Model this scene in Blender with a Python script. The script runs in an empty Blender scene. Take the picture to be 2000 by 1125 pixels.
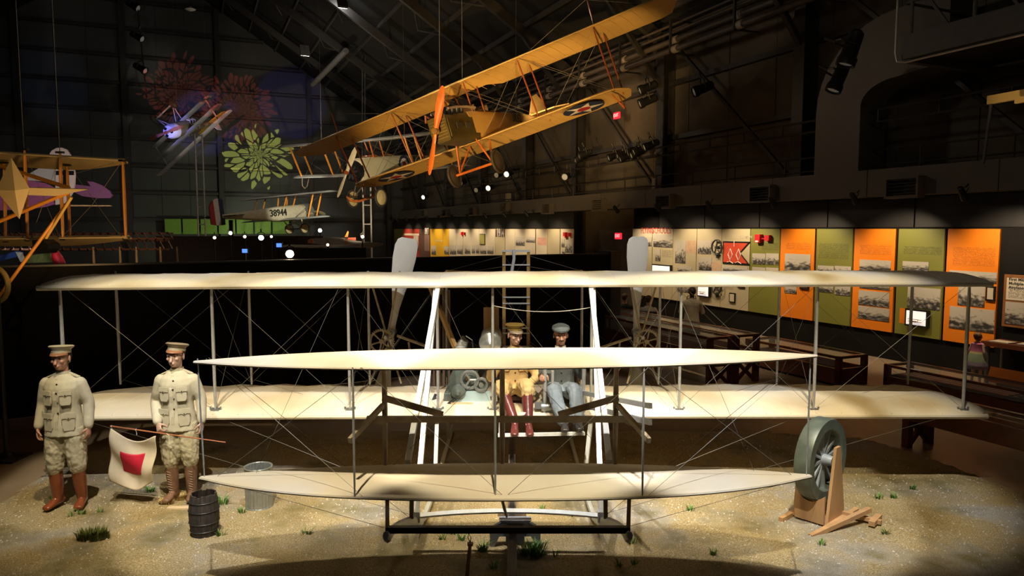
import bpy, bmesh, math, random
from mathutils import Vector as V, Matrix, Euler, noise
random.seed(7)
scene = bpy.context.scene
COL = scene.collection
rad = math.radians
# ------------------------------------------------------------------ camera
FPX, CAMH = 1390.0, 3.05
PITCH = math.atan(115.5 / FPX)
cd = bpy.data.cameras.new('camera'); cam = bpy.data.objects.new('camera', cd); COL.objects.link(cam)
cd.sensor_width = 36.0; cd.lens = 36.0 * FPX / 2000.0; cd.clip_end = 300; cd.clip_start = 0.05
cam.location = (0, 0, CAMH); cam.rotation_euler = (math.pi / 2 - PITCH, 0, 0)
scene.camera = cam
# ------------------------------------------------------------------ world: the dim spill of the whole dark hall
w = bpy.data.worlds.new('hall_gloom'); scene.world = w; w.use_nodes = True
w.node_tree.nodes['Background'].inputs[0].default_value = (1.0, .93, .84, 1)
w.node_tree.nodes['Background'].inputs[1].default_value = 0.011
scene.view_settings.view_transform = 'Standard'; scene.view_settings.look = 'None'
scene.view_settings.gamma = 1.0; scene.view_settings.use_curve_mapping = False
scene.view_settings.exposure = 0.0
# ------------------------------------------------------------------ frames of reference
HA = rad(24.0)                                  # the hall runs off to the left of the view
HB = V((math.cos(HA), math.sin(HA), 0)); HV = V((-math.sin(HA), math.cos(HA), 0))
def hv(u, v, z=0.0): return HB * u + HV * v + V((0, 0, z))
_F = V((0, math.cos(PITCH), -math.sin(PITCH))); _U = V((0, math.sin(PITCH), math.cos(PITCH)))
def ray(x, y): return _F * FPX + V((x - 1000.0, 0, 0)) + _U * (562.5 - y)
def at(x, y, Y=None, z=None):                   # photo pixel -> world point on a depth plane or on a height
    r = ray(x, y); t = Y / r.y if Y is not None else (z - CAMH) / r.z
    return V((0, 0, CAMH)) + r * t
def onwall(x, y, u=15.0):                       # photo pixel -> (v, z) on the long side wall
    r = ray(x, y); p = V((0, 0, CAMH)) + r * (u / r.dot(HB)); return p.dot(HV), p.z
def onback(x, y, v=58.0):
    r = ray(x, y); p = V((0, 0, CAMH)) + r * (v / r.dot(HV)); return p.dot(HB), p.z
# ------------------------------------------------------------------ materials
_M = {}
def M(name, col, rough=.6, metal=0.0, var=.12, scale=6.0, bump=0.0, bscale=None, col2=None, spec=.5, emit=None, estr=0, trans=0, alpha=1, stretch=None, coat=0):
    if name in _M: return _M[name]
    m = bpy.data.materials.new(name); m.use_nodes = True; _M[name] = m
    nt = m.node_tree; b = nt.nodes['Principled BSDF']; L = nt.links
    b.inputs['Roughness'].default_value = rough; b.inputs['Metallic'].default_value = metal
    b.inputs['Specular IOR Level'].default_value = spec; b.inputs['Coat Weight'].default_value = coat
    c = (*col, 1); b.inputs['Base Color'].default_value = c
    tc = nt.nodes.new('ShaderNodeTexCoord'); src = tc.outputs['Object']
    if stretch:
        mp = nt.nodes.new('ShaderNodeMapping'); mp.inputs['Scale'].default_value = stretch; L.new(src, mp.inputs[0]); src = mp.outputs[0]
    if var or bump or col2:
        n = nt.nodes.new('ShaderNodeTexNoise'); n.inputs['Scale'].default_value = scale; n.inputs['Detail'].default_value = 6; L.new(src, n.inputs[0])
        r = nt.nodes.new('ShaderNodeValToRGB'); r.color_ramp.elements[0].position = .32; r.color_ramp.elements[1].position = .68
        lo = col2 if col2 else tuple(x * (1 - var) for x in col); hi = col if col2 else tuple(min(1, x * (1 + var)) for x in col)
        r.color_ramp.elements[0].color = (*lo, 1); r.color_ramp.elements[1].color = (*hi, 1)
        L.new(n.outputs[0], r.inputs[0]); L.new(r.outputs[0], b.inputs['Base Color'])
    if bump:
        n2 = nt.nodes.new('ShaderNodeTexNoise'); n2.inputs['Scale'].default_value = bscale or scale * 4; n2.inputs['Detail'].default_value = 4; L.new(src, n2.inputs[0])
        bp = nt.nodes.new('ShaderNodeBump'); bp.inputs['Strength'].default_value = bump; bp.inputs['Distance'].default_value = .02
        L.new(n2.outputs[0], bp.inputs['Height']); L.new(bp.outputs[0], b.inputs['Normal'])
    if emit: b.inputs['Emission Color'].default_value = (*emit, 1); b.inputs['Emission Strength'].default_value = estr
    if trans: b.inputs['Transmission Weight'].default_value = trans
    if alpha < 1: b.inputs['Alpha'].default_value = alpha
    return m
def s2l(*c):                                    # sRGB 0-255 -> linear
    return tuple(((x / 255) / 12.92 if x <= 10 else (((x / 255) + .055) / 1.055) ** 2.4) for x in c)
# ------------------------------------------------------------------ mesh builder
class MB:
    def __init__(s): s.v = []; s.f = []; s.mi = []; s.cur = 0
    def add(s, vs, fs):
        o = len(s.v); s.v += [V(p) for p in vs]
        for f in fs: s.f.append([i + o for i in f]); s.mi.append(s.cur)
        return s
    def box(s, c, d, rot=None):
        x, y, z = d[0] / 2, d[1] / 2, d[2] / 2; c = V(c)
        vs = [V((a, b, e)) for a in (-x, x) for b in (-y, y) for e in (-z, z)]
        if rot is not None:
            R = rot if isinstance(rot, Matrix) else Euler(rot).to_matrix(); vs = [R @ p for p in vs]
        return s.add([p + c for p in vs], [(0, 1, 3, 2), (4, 6, 7, 5), (0, 4, 5, 1), (2, 3, 7, 6), (0, 2, 6, 4), (1, 5, 7, 3)])
    def frame(s, p, q, up=None):
        d = (V(q) - V(p)); d = d.normalized() if d.length > 1e-9 else V((0, 0, 1))
        up = V(up) if up else (V((0, 0, 1)) if abs(d.z) < .95 else V((0, 1, 0)))
        a = d.cross(up).normalized(); return d, a, a.cross(d)
    def beam(s, p, q, wd, ht, up=None, w2=None, h2=None):
        p, q = V(p), V(q); d, a, b = s.frame(p, q, up); w2 = w2 or wd; h2 = h2 or ht
        vs = [p + a * i * wd / 2 + b * j * ht / 2 for i, j in ((-1, -1), (1, -1), (1, 1), (-1, 1))] + [q + a * i * w2 / 2 + b * j * h2 / 2 for i, j in ((-1, -1), (1, -1), (1, 1), (-1, 1))]
        return s.add(vs, [(3, 2, 1, 0), (4, 5, 6, 7), (0, 1, 5, 4), (1, 2, 6, 5), (2, 3, 7, 6), (3, 0, 4, 7)])
    def tube(s, p, q, r, r2=None, n=8, sx=1.0, up=None):
        p, q = V(p), V(q); d, a, b = s.frame(p, q, up); r2 = r if r2 is None else r2; vs = []
        for c, rr in ((p, r), (q, r2)):
            for k in range(n):
                t = 2 * math.pi * k / n; vs.append(c + a * math.cos(t) * rr * sx + b * math.sin(t) * rr)
        fs = [(k, (k + 1) % n, n + (k + 1) % n, n + k) for k in range(n)] + [tuple(range(n))[::-1], tuple(range(n, 2 * n))]
        return s.add(vs, fs)
    def strut(s, p, q, wd, ht, up=(0, 1, 0), n=8):  # streamlined spindle bar, thick in the middle
        p, q = V(p), V(q); rings = []; d, a, b = s.frame(p, q, up)
        for t, k in ((0, .62), (.12, .85), (.5, 1.0), (.88, .85), (1, .62)):
            c = p.lerp(q, t); rings.append([c + a * math.cos(2 * math.pi * i / n) * wd / 2 * k + b * math.sin(2 * math.pi * i / n) * ht / 2 * k for i in range(n)])
        return s.loft(rings)
    def loft(s, rings, caps=True, closed=True):
        n = len(rings[0]); vs = [p for r in rings for p in r]; fs = []
        for i in range(len(rings) - 1):
            for k in range(n if closed else n - 1):
                k2 = (k + 1) % n; fs.append((i * n + k, i * n + k2, (i + 1) * n + k2, (i + 1) * n + k))
        if caps and closed: fs += [tuple(range(n))[::-1], tuple(range((len(rings) - 1) * n, len(rings) * n))]
        return s.add(vs, fs)
    def path(s, pts, r, n=6, flat=None, closed=False):
        pts = [V(p) for p in pts]; rings = []; m = len(pts)
        rr = r if isinstance(r, (list, tuple)) else [r] * m
        ref = None
        for i, p in enumerate(pts):
            if closed: t = pts[(i + 1) % m] - pts[i - 1]
            else: t = pts[min(i + 1, m - 1)] - pts[max(i - 1, 0)]
            t = t.normalized() if t.length > 1e-9 else V((0, 0, 1))
            if ref is None: ref = V((0, 0, 1)) if abs(t.z) < .9 else V((0, 1, 0))
            a = t.cross(ref); a = a.normalized() if a.length > 1e-6 else t.orthogonal().normalized(); b = a.cross(t); ref = b
            rings.append([p + a * math.cos(2 * math.pi * k / n) * rr[i] * (flat or 1) + b * math.sin(2 * math.pi * k / n) * rr[i] for k in range(n)])
        if closed: return s.loft(rings + [rings[0]], caps=False)
        return s.loft(rings)
    def lathe(s, prof, n=16, mat=None, caps=True):             # profile of (radius, height) about z
        rings = [[V((math.cos(2 * math.pi * k / n) * r, math.sin(2 * math.pi * k / n) * r, h)) for k in range(n)] for r, h in prof]
        if mat is not None: rings = [[mat @ p for p in r] for r in rings]
        return s.loft(rings, caps=caps)
    def prism(s, poly, d, mat=None):                # polygon in local xy extruded from z=0 to z=d
        n = len(poly); vs = [V((x, y, 0)) for x, y in poly] + [V((x, y, d)) for x, y in poly]
        if mat is not None: vs = [mat @ p for p in vs]
        return s.add(vs, [tuple(range(n))[::-1], tuple(range(n, 2 * n))] + [(k, (k + 1) % n, n + (k + 1) % n, n + k) for k in range(n)])
    def ball(s, c, r, nu=12, nv=8, rot=None):
        c = V(c); r = V((r, r, r)) if isinstance(r, (int, float)) else V(r); rings = []
        for j in range(nv + 1):
            t = math.pi * (j + (.04 if j == 0 else -.04 if j == nv else 0)) / nv
            ring = [V((r.x * math.sin(t) * math.cos(2 * math.pi * k / nu), r.y * math.sin(t) * math.sin(2 * math.pi * k / nu), -r.z * math.cos(t))) for k in range(nu)]
            if rot is not None: ring = [rot @ p for p in ring]
            rings.append([p + c for p in ring])
        return s.loft(rings)
    def sheet(s, fn, nu, nv, thick=0.0):            # fn(a,b) a,b in 0..1 -> point
        vs = [V(fn(i / nu, j / nv)) for i in range(nu + 1) for j in range(nv + 1)]; w_ = nv + 1
        return s.add(vs, [(i * w_ + j, (i + 1) * w_ + j, (i + 1) * w_ + j + 1, i * w_ + j + 1) for i in range(nu) for j in range(nv)])
    def build(s, name, mat, parent=None, world=False, loc=None, rot=None, smooth=False, weld=False, sharp=40):
        me = bpy.data.meshes.new(name)
        vs = s.v
        if world and parent is not None: inv = WM[parent.name].inverted(); vs = [inv @ p for p in vs]
        me.from_pydata([tuple(p) for p in vs], [], s.f)
        bm = bmesh.new(); bm.from_mesh(me)
        if weld: bmesh.ops.remove_doubles(bm, verts=bm.verts, dist=1e-5)
        bmesh.ops.recalc_face_normals(bm, faces=bm.faces)
        bm.to_mesh(me); bm.free()
        for m in (mat if isinstance(mat, (list, tuple)) else [mat]): me.materials.append(m)
        if isinstance(mat, (list, tuple)):
            for p, i in zip(me.polygons, s.mi): p.material_index = i
        if smooth:
            me.polygons.foreach_set('use_smooth', [True] * len(me.polygons)); me.set_sharp_from_angle(angle=rad(sharp))
        o = bpy.data.objects.new(name, me); COL.objects.link(o); place(o, loc, rot, parent); return o
WM = {}
def place(o, loc=None, rot=None, parent=None):
    if loc is not None: o.location = loc
    if rot is not None: o.rotation_euler = rot if not isinstance(rot, (int, float)) else (0, 0, rot)
    m = Matrix.Translation(o.location) @ o.rotation_euler.to_matrix().to_4x4()
    if parent is not None: o.parent = parent; m = WM[parent.name] @ m
    WM[o.name] = m
def tag(o, label=None, cat=None, group=None, kind=None):
    for k, x in (('label', label), ('category', cat), ('group', group), ('kind', kind)):
        if x: o[k] = x
    return o
def thing(name, label, cat, loc=(0, 0, 0), rot=None, group=None):
    o = bpy.data.objects.new(name, None); o.empty_display_size = .1; COL.objects.link(o); place(o, loc, rot)
    return tag(o, label, cat, group)
def struct(o): o['kind'] = 'structure'; return o
def copy_tree(o, parent=None, loc=None, rot=None, label=None):
    c = o.copy(); COL.objects.link(c); c.parent = parent
    if loc is not None: c.location = loc
    if rot is not None: c.rotation_euler = rot if not isinstance(rot, (int, float)) else (0, 0, rot)
    if label: c['label'] = label
    for ch in list(o.children): copy_tree(ch, c)
    return c
def solid(o, t, off=0):
    m = o.modifiers.new('thickness', 'SOLIDIFY'); m.thickness = t; m.offset = off; return o
def bev(o, wd=.01, seg=2):
    m = o.modifiers.new('bevel', 'BEVEL'); m.width = wd; m.segments = seg; m.limit_method = 'ANGLE'; return o
def text_obj(name, body, size, mat, mtx, depth=.004, parent=None, align='CENTER', sx=1.0, bold=0.0):
    cu = bpy.data.curves.new(name, 'FONT'); cu.body = body; cu.size = size; cu.extrude = depth; cu.align_x = align; cu.align_y = 'CENTER'; cu.resolution_u = 2; cu.offset = bold
    t = bpy.data.objects.new(name + '_curve', cu); me = bpy.data.meshes.new_from_object(t)
    me.transform(mtx @ Matrix.Diagonal((sx, 1, 1, 1)))
    if parent is not None: me.transform(WM[parent.name].inverted())
    bpy.data.objects.remove(t); bpy.data.curves.remove(cu)
    me.materials.clear(); me.materials.append(mat); me.name = name
    o = bpy.data.objects.new(name, me); COL.objects.link(o); place(o, None, None, parent); return o
# ------------------------------------------------------------------ lights
def aim(o, p, q):
    o.location = p; o.rotation_euler = (V(q) - V(p)).to_track_quat('-Z', 'Y').to_euler()
def spot(name, p, q, power, size, col=(1, .93, .82), blend=.4, soft=.06, nodes=None):
    l = bpy.data.lights.new(name, 'SPOT'); l.energy = power; l.spot_size = rad(size); l.spot_blend = blend; l.shadow_soft_size = soft; l.color = col
    o = bpy.data.objects.new(name, l); COL.objects.link(o); aim(o, p, q)
    if nodes: l.use_nodes = True; nodes(l.node_tree)
    return o
def gobo_mottle(scale, seed, lo=(.62, .47, .22), hi=(1, 1, 1), mid=(1, .90, .66)):   # theatre colour wash: warm and cool breakup glass in the lamp
    def f(nt):
        e = nt.nodes['Emission']; tc = nt.nodes.new('ShaderNodeTexCoord'); n = nt.nodes.new('ShaderNodeTexNoise'); n.noise_dimensions = '4D'
        n.inputs['W'].default_value = seed; n.inputs['Scale'].default_value = scale; n.inputs['Detail'].default_value = 2
        r = nt.nodes.new('ShaderNodeValToRGB'); r.color_ramp.elements[0].position = .36; r.color_ramp.elements[0].color = (*lo, 1)
        r.color_ramp.elements[1].position = .6; r.color_ramp.elements[1].color = (*hi, 1)
        x = r.color_ramp.elements.new(.47); x.color = (*mid, 1); y = r.color_ramp.elements.new(.7); y.color = (.80, .86, 1, 1)
        nt.links.new(tc.outputs['Normal'], n.inputs[0]); nt.links.new(n.outputs[0], r.inputs[0]); nt.links.new(r.outputs[0], e.inputs[0])
    return f
def gobo_leaves(scale, col, rmax, seed):            # burst of leaf shapes cut in a projector plate
    def f(nt):
        N = nt.nodes.new; L = nt.links.new; e = nt.nodes['Emission']; tc = N('ShaderNodeTexCoord'); sp = N('ShaderNodeSeparateXYZ'); L(tc.outputs['Normal'], sp.inputs[0])
        def m(op, a, b=None):
            k = N('ShaderNodeMath'); k.operation = op
            for i, x in enumerate((a, b)):
                if x is None: continue
                if isinstance(x, (int, float)): k.inputs[i].default_value = x
                else: L(x, k.inputs[i])
            return k.outputs[0]
        x = m('DIVIDE', sp.outputs[0], sp.outputs[2]); y = m('DIVIDE', sp.outputs[1], sp.outputs[2])
        r = m('SQRT', m('ADD', m('MULTIPLY', x, x), m('MULTIPLY', y, y))); th = m('ARCTAN2', y, x)
        lr = m('LOGARITHM', m('ADD', m('DIVIDE', r, rmax), .04), 2.718)
        cb = N('ShaderNodeCombineXYZ'); L(m('MULTIPLY', lr, 1.15), cb.inputs[0]); L(m('ADD', m('MULTIPLY', th, 2.9), m('MULTIPLY', r, 4)), cb.inputs[1]); cb.inputs[2].default_value = seed
        vo = N('ShaderNodeTexVoronoi'); vo.feature = 'DISTANCE_TO_EDGE'; vo.inputs['Scale'].default_value = scale; L(cb.outputs[0], vo.inputs[0])
        leaf = m('GREATER_THAN', vo.outputs['Distance'], .085)
        v2 = N('ShaderNodeTexVoronoi'); v2.feature = 'F1'; v2.inputs['Scale'].default_value = scale * 1.0; L(cb.outputs[0], v2.inputs[0])
        wob = m('MULTIPLY', m('SUBTRACT', v2.outputs['Distance'], .25), .55)
        edge = m('LESS_THAN', m('ADD', m('DIVIDE', r, rmax), wob), .97)
        mk = m('MULTIPLY', leaf, edge); mx = N('ShaderNodeMix'); mx.data_type = 'RGBA'; L(mk, mx.inputs[0]); mx.inputs[6].default_value = (0, 0, 0, 1); mx.inputs[7].default_value = (*col, 1)
        L(mx.outputs[2], e.inputs[0])
    return f
# ceiling spotlights trained on the flyer and its patch of ground (out of frame, in front of the machine)
for k, (p, q, e, sz) in enumerate([((-3.0, 5.0, 7.8), (-3.7, 8.1, .6), 1700, 37), ((-1.0, 5.2, 7.9), (-.7, 7.9, .8), 1150, 42),
                                   ((1.0, 5.2, 7.9), (.8, 7.9, .8), 1150, 42), ((2.9, 5.0, 7.8), (3.3, 8.2, .6), 1800, 36),
                                   ((-1.7, 3.4, 7.2), (-1.95, 7.35, 1.0), 1850, 33.5), ((.1, 3.4, 7.2), (.1, 7.35, 1.0), 1850, 33.5), ((1.8, 3.4, 7.2), (2.0, 7.35, 1.0), 1850, 33.5), ((-3.2, 3.2, 6.6), (-4.3, 8.0, 1.0), 900, 24)]):
    spot('ceiling_spot', p, q, e, sz, (1, .975, .94), .5 if k < 4 else .2, .05, gobo_mottle(6.0, k * 3.1) if k < 4 else gobo_mottle(5.0, k * 2.3, (.85, .74, .52)))
for p, q, e, sz in (((-2.2, 4.6, 7.7), (-1.65, 10.3, 2.6), 1500, 13), ((2.4, 4.6, 7.7), (1.8, 10.3, 2.6), 1300, 13), ((.6, 5.4, 7.9), (.08, 12.0, 2.4), 1100, 11)):
    spot('ceiling_spot', p, q, e, sz, (1, .98, .95), .4, .05)  # added narrow beams that brighten the propellers and rudders
# added point lights without fixtures, lifting the hall's ambient level
for v_, e_ in ((6, 90), (20, 190), (34, 200), (48, 190)):
    l = bpy.data.lights.new('hall_fill', 'POINT'); l.energy = e_; l.shadow_soft_size = .4; l.color = (1, .82, .62)
    o = bpy.data.objects.new('hall_fill', l); COL.objects.link(o); o.location = hv(5.5, v_, 8.6)
# ================================================================== THE HALL
def hbox(m, u0, u1, v0, v1, z0, z1):            # box aligned with the hall
    return m.box(hv((u0 + u1) / 2, (v0 + v1) / 2, (z0 + z1) / 2), (abs(u1 - u0), abs(v1 - v0), abs(z1 - z0)), Matrix.Rotation(HA, 3, 'Z'))
m_floor = M('floor_concrete', (.30, .215, .135), .42, var=.16, scale=.7, bump=.05, bscale=30)
m_black = M('black_partition', (.010, .0085, .008), .75, var=.25, scale=1.5, spec=.12)
m_dark = M('dark_wall_panel', (.022, .019, .019), .38, var=.15, scale=1.2)
m_clad = M('wall_cladding', (.105, .085, .06), .7, var=.22, scale=.8, bump=.1, bscale=5)
m_backw = M('end_wall_cladding', (.075, .08, .08), .7, var=.2, scale=.3)
m_steel = M('painted_steel', (.035, .031, .028), .5, var=.15)
m_steel2 = M('grey_steel', (.09, .083, .076), .45, var=.12)
m_roof = M('roof_deck', (.016, .016, .016), .8, var=.2, scale=.5)
m_duct = M('duct_sheet', (.105, .09, .074), .5, var=.08, scale=1)
m_pipe = M('pipe_paint', (.10, .08, .068), .4, var=.1)
m_lens = M('lamp_lens', (1, .95, .85), .3, var=0, emit=(1, .78, .5), estr=5)
m_lens_w = M('lamp_lens_white', (1, 1, 1), .3, var=0, emit=(1, .97, .92), estr=30)
m_lens_dim = M('lamp_lens_dim', (.8, .85, .9), .25, var=0, emit=(.85, .93, 1), estr=.02)
m_lampbody = M('lamp_body', (.016, .016, .016), .45, var=.1)
fl = MB(); hbox(fl, -26, 16.2, -14, 58.4, -.25, -.05); struct(fl.build('floor', m_floor))
b = MB(); hbox(b, 15.9, 16.2, -14, 58.4, -.05, 10.4); wall_r = struct(b.build('wall_right', m_clad))
# sheet seams of the side wall: individual cladding sheets, slightly proud
vq = -10.0; k = 0; zs = (4.4, 6.3, 8.2, 10.1)
while vq < 44:
    for zi in range(3):
        s = MB(); hbox(s, 15.868 + .012 * (k % 2), 15.9, vq + .012, vq + 2.02, zs[zi] + .02, zs[zi + 1] - .02); s.build('cladding_sheet', m_clad, wall_r); k += 1
    vq += 2.035
# end wall with gable
EAVE, SL = 10.0, .655
ridge_u = -3.0; ridge_z = EAVE + SL * (16 - ridge_u)
b = MB(); pts = [(-26, -.05), (16.2, -.05), (16.2, EAVE), (ridge_u, ridge_z), (-26, ridge_z - (ridge_u + 26) * SL)]
b.add([hv(u, 58, z) for u, z in pts] + [hv(u, 58.3, z) for u, z in pts], [(0, 1, 2, 3, 4), (9, 8, 7, 6, 5)] + [(i, (i + 1) % 5, 5 + (i + 1) % 5, 5 + i) for i in range(5)])
wall_b = struct(b.build('wall_back', m_backw))
colu = [onback(px, 447)[0] for px in (50, 255, 435, 608)]; colu = [colu[0] - 6.3] + colu + [14.6]
for u in colu:
    s = MB(); zt = min(ridge_z, EAVE + SL * (16 - u)) - .1
    hbox(s, u - .17, u + .17, 57.55, 57.6, -.05, zt); hbox(s, u - .03, u + .03, 57.6, 57.95, -.05, zt); hbox(s, u - .17, u + .17, 57.95, 58, -.05, zt)
    s.build('column', m_steel, wall_b)
for i in range(9):
    z = 3.74 + 1.9 * i; u1 = min(16, 16 - (z - EAVE) / SL) if z > EAVE else 16
    s = MB(); hbox(s, -26, u1, 57.7, 58, z - .09, z + .09); s.build('girt', m_steel, wall_b)
    for j in range(len(colu) - 1):                    # cladding sheets between the girts
        for h in range(3):
            ua = colu[j] + .25 + h * (colu[j + 1] - colu[j] - .5) / 3; ub = ua + (colu[j + 1] - colu[j] - .5) / 3 - .03
            if z + 1.8 < EAVE + SL * (16 - ub): s = MB(); hbox(s, ua, ub, 57.94, 58, z + .12, z + 1.76); s.build('cladding_sheet', m_backw, wall_b)
# roof slopes, purlins, rafters with lattice bracing
b = MB()
for (ua, za), (ub, zb) in (((16.2, EAVE), (ridge_u, ridge_z)), ((ridge_u, ridge_z), (-26, ridge_z - (ridge_u + 26) * SL))):
    b.add([hv(ua, -14, za), hv(ub, -14, zb), hv(ub, 58.4, zb), hv(ua, 58.4, za), hv(ua, -14, za + .2), hv(ub, -14, zb + .2), hv(ub, 58.4, zb + .2), hv(ua, 58.4, za + .2)],
          [(0, 1, 2, 3), (7, 6, 5, 4), (0, 4, 5, 1), (2, 6, 7, 3), (0, 3, 7, 4), (1, 5, 6, 2)])
roof = struct(b.build('ceiling', m_roof))
for i in range(9):
    u = 15 - i * 1.8; z = EAVE + SL * (16 - u) - .12
    s = MB(); s.beam(hv(u, 2, z), hv(u, 57.5, z), .1, .2); s.build('purlin', m_steel2, roof)
for v in [onwall(px, 200, 15.6)[0] for px in (1130, 1300, 1570)] + [8.4, 33, 39.2, 45.4, 51.6]:
    s = MB(); hbox(s, 15.35, 15.4, v - .2, v + .2, -.05, EAVE - .1); hbox(s, 15.4, 15.85, v - .03, v + .03, -.05, EAVE - .1); hbox(s, 15.83, 15.9, v - .2, v + .2, -.05, EAVE - .1)
    s.build('column', m_steel, wall_r)
    s = MB(); s.beam(hv(15.4, v, EAVE - .35), hv(-2.5, v, EAVE - .35 + SL * 17.9), .22, .4)
    s.build('rafter', m_steel, roof)
    s = MB(); s.beam(hv(15.4, v, EAVE - 1.9), hv(12.4, v, EAVE - .2 + SL * 3.0), .15, .15); s.build('knee_brace', m_steel, roof)
    s = MB(); s.beam(hv(15.35, v + .3, 4.6), hv(15.35, v + 5.6, 9.4), .1, .1); s.build('diagonal_brace', m_steel, wall_r)
    for q in range(5):
        ua = 12 - q * 2.6; s = MB(); s.beam(hv(ua, v, EAVE - .5 + SL * (16 - ua)), hv(ua - 1.2, v + 3.1, EAVE - .25 + SL * (17.2 - ua)), .06, .06)
        s.beam(hv(ua - 1.2, v + 3.1, EAVE - .25 + SL * (17.2 - ua)), hv(ua - 2.4, v, EAVE - .5 + SL * (18.4 - ua)), .06, .06); s.build('lattice_brace', m_steel2, roof)
# girts on the side wall
for z in (6.3, 8.2):
    s = MB(); hbox(s, 15.7, 15.9, -10, 58, z - .08, z + .08); s.build('girt', m_steel, wall_r)
# bundle of pipes under the eave
PB = [(1272, 66, .045), (1272, 80, .045), (1272, 96, .095), (1272, 113, .095)]
for i, (px, py, r) in enumerate(PB):
    u = 14.7 - .1 * (i % 2); v, z = onwall(px, py, u)
    t = thing('service_pipe', ['thin uppermost pipe of the wall bundle', 'thin second pipe of the wall bundle', 'thick insulated upper pipe of the wall bundle', 'thick insulated lowest pipe of the wall bundle'][i], 'pipe', hv(u, v, z))
    s = MB(); s.tube(hv(u, -6, z), hv(u, 57, z), r, n=10); s.build('pipe_run', m_pipe, t, world=True, smooth=True)
    if r > .05:
        for q in range(9):
            vc = v - 10.5 + 3.05 * q; s = MB(); s.tube(hv(u, vc - .13, z), hv(u, vc + .13, z), r * 1.35, n=10); s.build('pipe_sleeve', M('sleeve', (.42, .36, .3), .6), t, world=True, smooth=True)
v0, z0 = onwall(1272, 66, 14.6); z1 = onwall(1272, 118, 14.6)[1]
for q in range(9):
    vc = v0 - 10.4 + 3.05 * q; s = MB(); hbox(s, 14.45, 14.52, vc - .03, vc + .03, z1, z0 + .1); hbox(s, 14.45, 15.4, vc - .03, vc + .03, z1 - .05, z1); hbox(s, 14.45, 15.4, vc - .03, vc + .03, z0 + .1, z0 + .15)
    tag(s.build('pipe_bracket', m_steel), 'dark steel bracket carrying the wall pipe bundle', 'bracket', 'brackets along the pipe bundle')
# lighting bars and handrails on top of the duct
def railrun(name, label, cat, u, rows, r, va, vb, post=1.22, posts=None, group=None):
    t = thing(name, label, cat, hv(u, va, rows[-1]), group=group)
    for z in rows:
        s = MB(); s.tube(hv(u, va, z), hv(u, vb, z), r, n=6); s.build('rail', m_steel, t, world=True)
    q = va
    while q <= vb + .01:
        s = MB(); s.tube(hv(u, q, min(rows) if posts is None else posts), hv(u, q, max(rows)), r, n=6); s.build('post', m_steel, t, world=True); q += post
    return t
zt = onwall(1262, 293, 14.75)[1]; zb2 = onwall(1262, 309, 14.75)[1]
railrun('lighting_bar', 'long double black lighting bar above the duct handrail', 'lighting bar', 14.75, (zt, zb2), .03, 3, 44, 1.5)
zh = [onwall(1240, y, 14.9)[1] for y in (348, 367, 380)]
railrun('duct_handrail', 'black three-bar handrail standing on the long duct', 'handrail', 14.9, zh, .022, 3, 46, 2.0, posts=4.42)
# long supply duct with louvre outlets
DB, DT = 3.80, 4.42
t = thing('supply_duct', 'long boxy brown air duct above the exhibit panels', 'duct', hv(14.7, 30, DB))
vq = -3.0
while vq < 52:
    s = MB(); hbox(s, 14.45 + .004 * (int(vq) % 2), 15.35, vq, vq + 2.98, DB, DT); s.build('duct_section', m_duct, t, world=True); vq += 3.0
for px, py in ((1770, 365), (1492, 378), (1302, 393), (1173, 400), (1072, 407), (988, 404), (925, 412), (872, 415), (830, 416)):
    v, z = onwall(px, py, 14.4); wv = .36
    o = MB(); hbox(o, 14.22, 14.46, v - wv - .05, v + wv + .05, z - .25, z - .2); hbox(o, 14.22, 14.46, v - wv - .05, v + wv + .05, z + .17, z + .22)
    hbox(o, 14.22, 14.46, v - wv - .05, v - wv, z - .2, z + .17); hbox(o, 14.22, 14.46, v + wv, v + wv + .05, z - .2, z + .17)
    vent = o.build('vent_hood', m_duct, t, world=True)
    for q in range(5):
        s = MB(); s.beam(hv(14.3, v - wv, z - .15 + q * .075), hv(14.3, v + wv, z - .15 + q * .075), .1, .012); s.build('louvre', m_lampbody, vent, world=True)
s = MB(); hbox(s, 14.44, 14.46, -3, 3, 1, 1.01)
# tall flat riser duct, curved at its top, that meets the long duct
va, vb = onwall(1680, 300, 14.5)[0], onwall(1594, 300, 14.5)[0]
zc = onwall(1640, 215, 14.5)[1]
prof = [(va, DT), (va, zc)]
for k in range(9): a_ = rad(90 * k / 8); prof.append((va - .9 * (1 - math.cos(a_)), zc + .5 * math.sin(a_)))
prof += [(va - 2.1, zc + .6), (va - 2.1, zc + 2.0)]
for k in range(9): a_ = rad(90 * k / 8); prof.append((vb - (vb - va + .9) * (1 - math.sin(a_)), zc + 2.0 * math.cos(a_)) if k else (va - .9, zc + 2.0))
prof += [(vb, DT)]
s = MB(); n = len(prof); s.add([hv(14.45, v, z) for v, z in prof] + [hv(15.3, v, z) for v, z in prof], [tuple(range(n))[::-1], tuple(range(n, 2 * n))] + [(k, (k + 1) % n, n + (k + 1) % n, n + k) for k in range(n)])
tag(s.build('riser_duct', m_duct), 'tall flat grey duct curving over beside the catwalk', 'duct')
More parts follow.
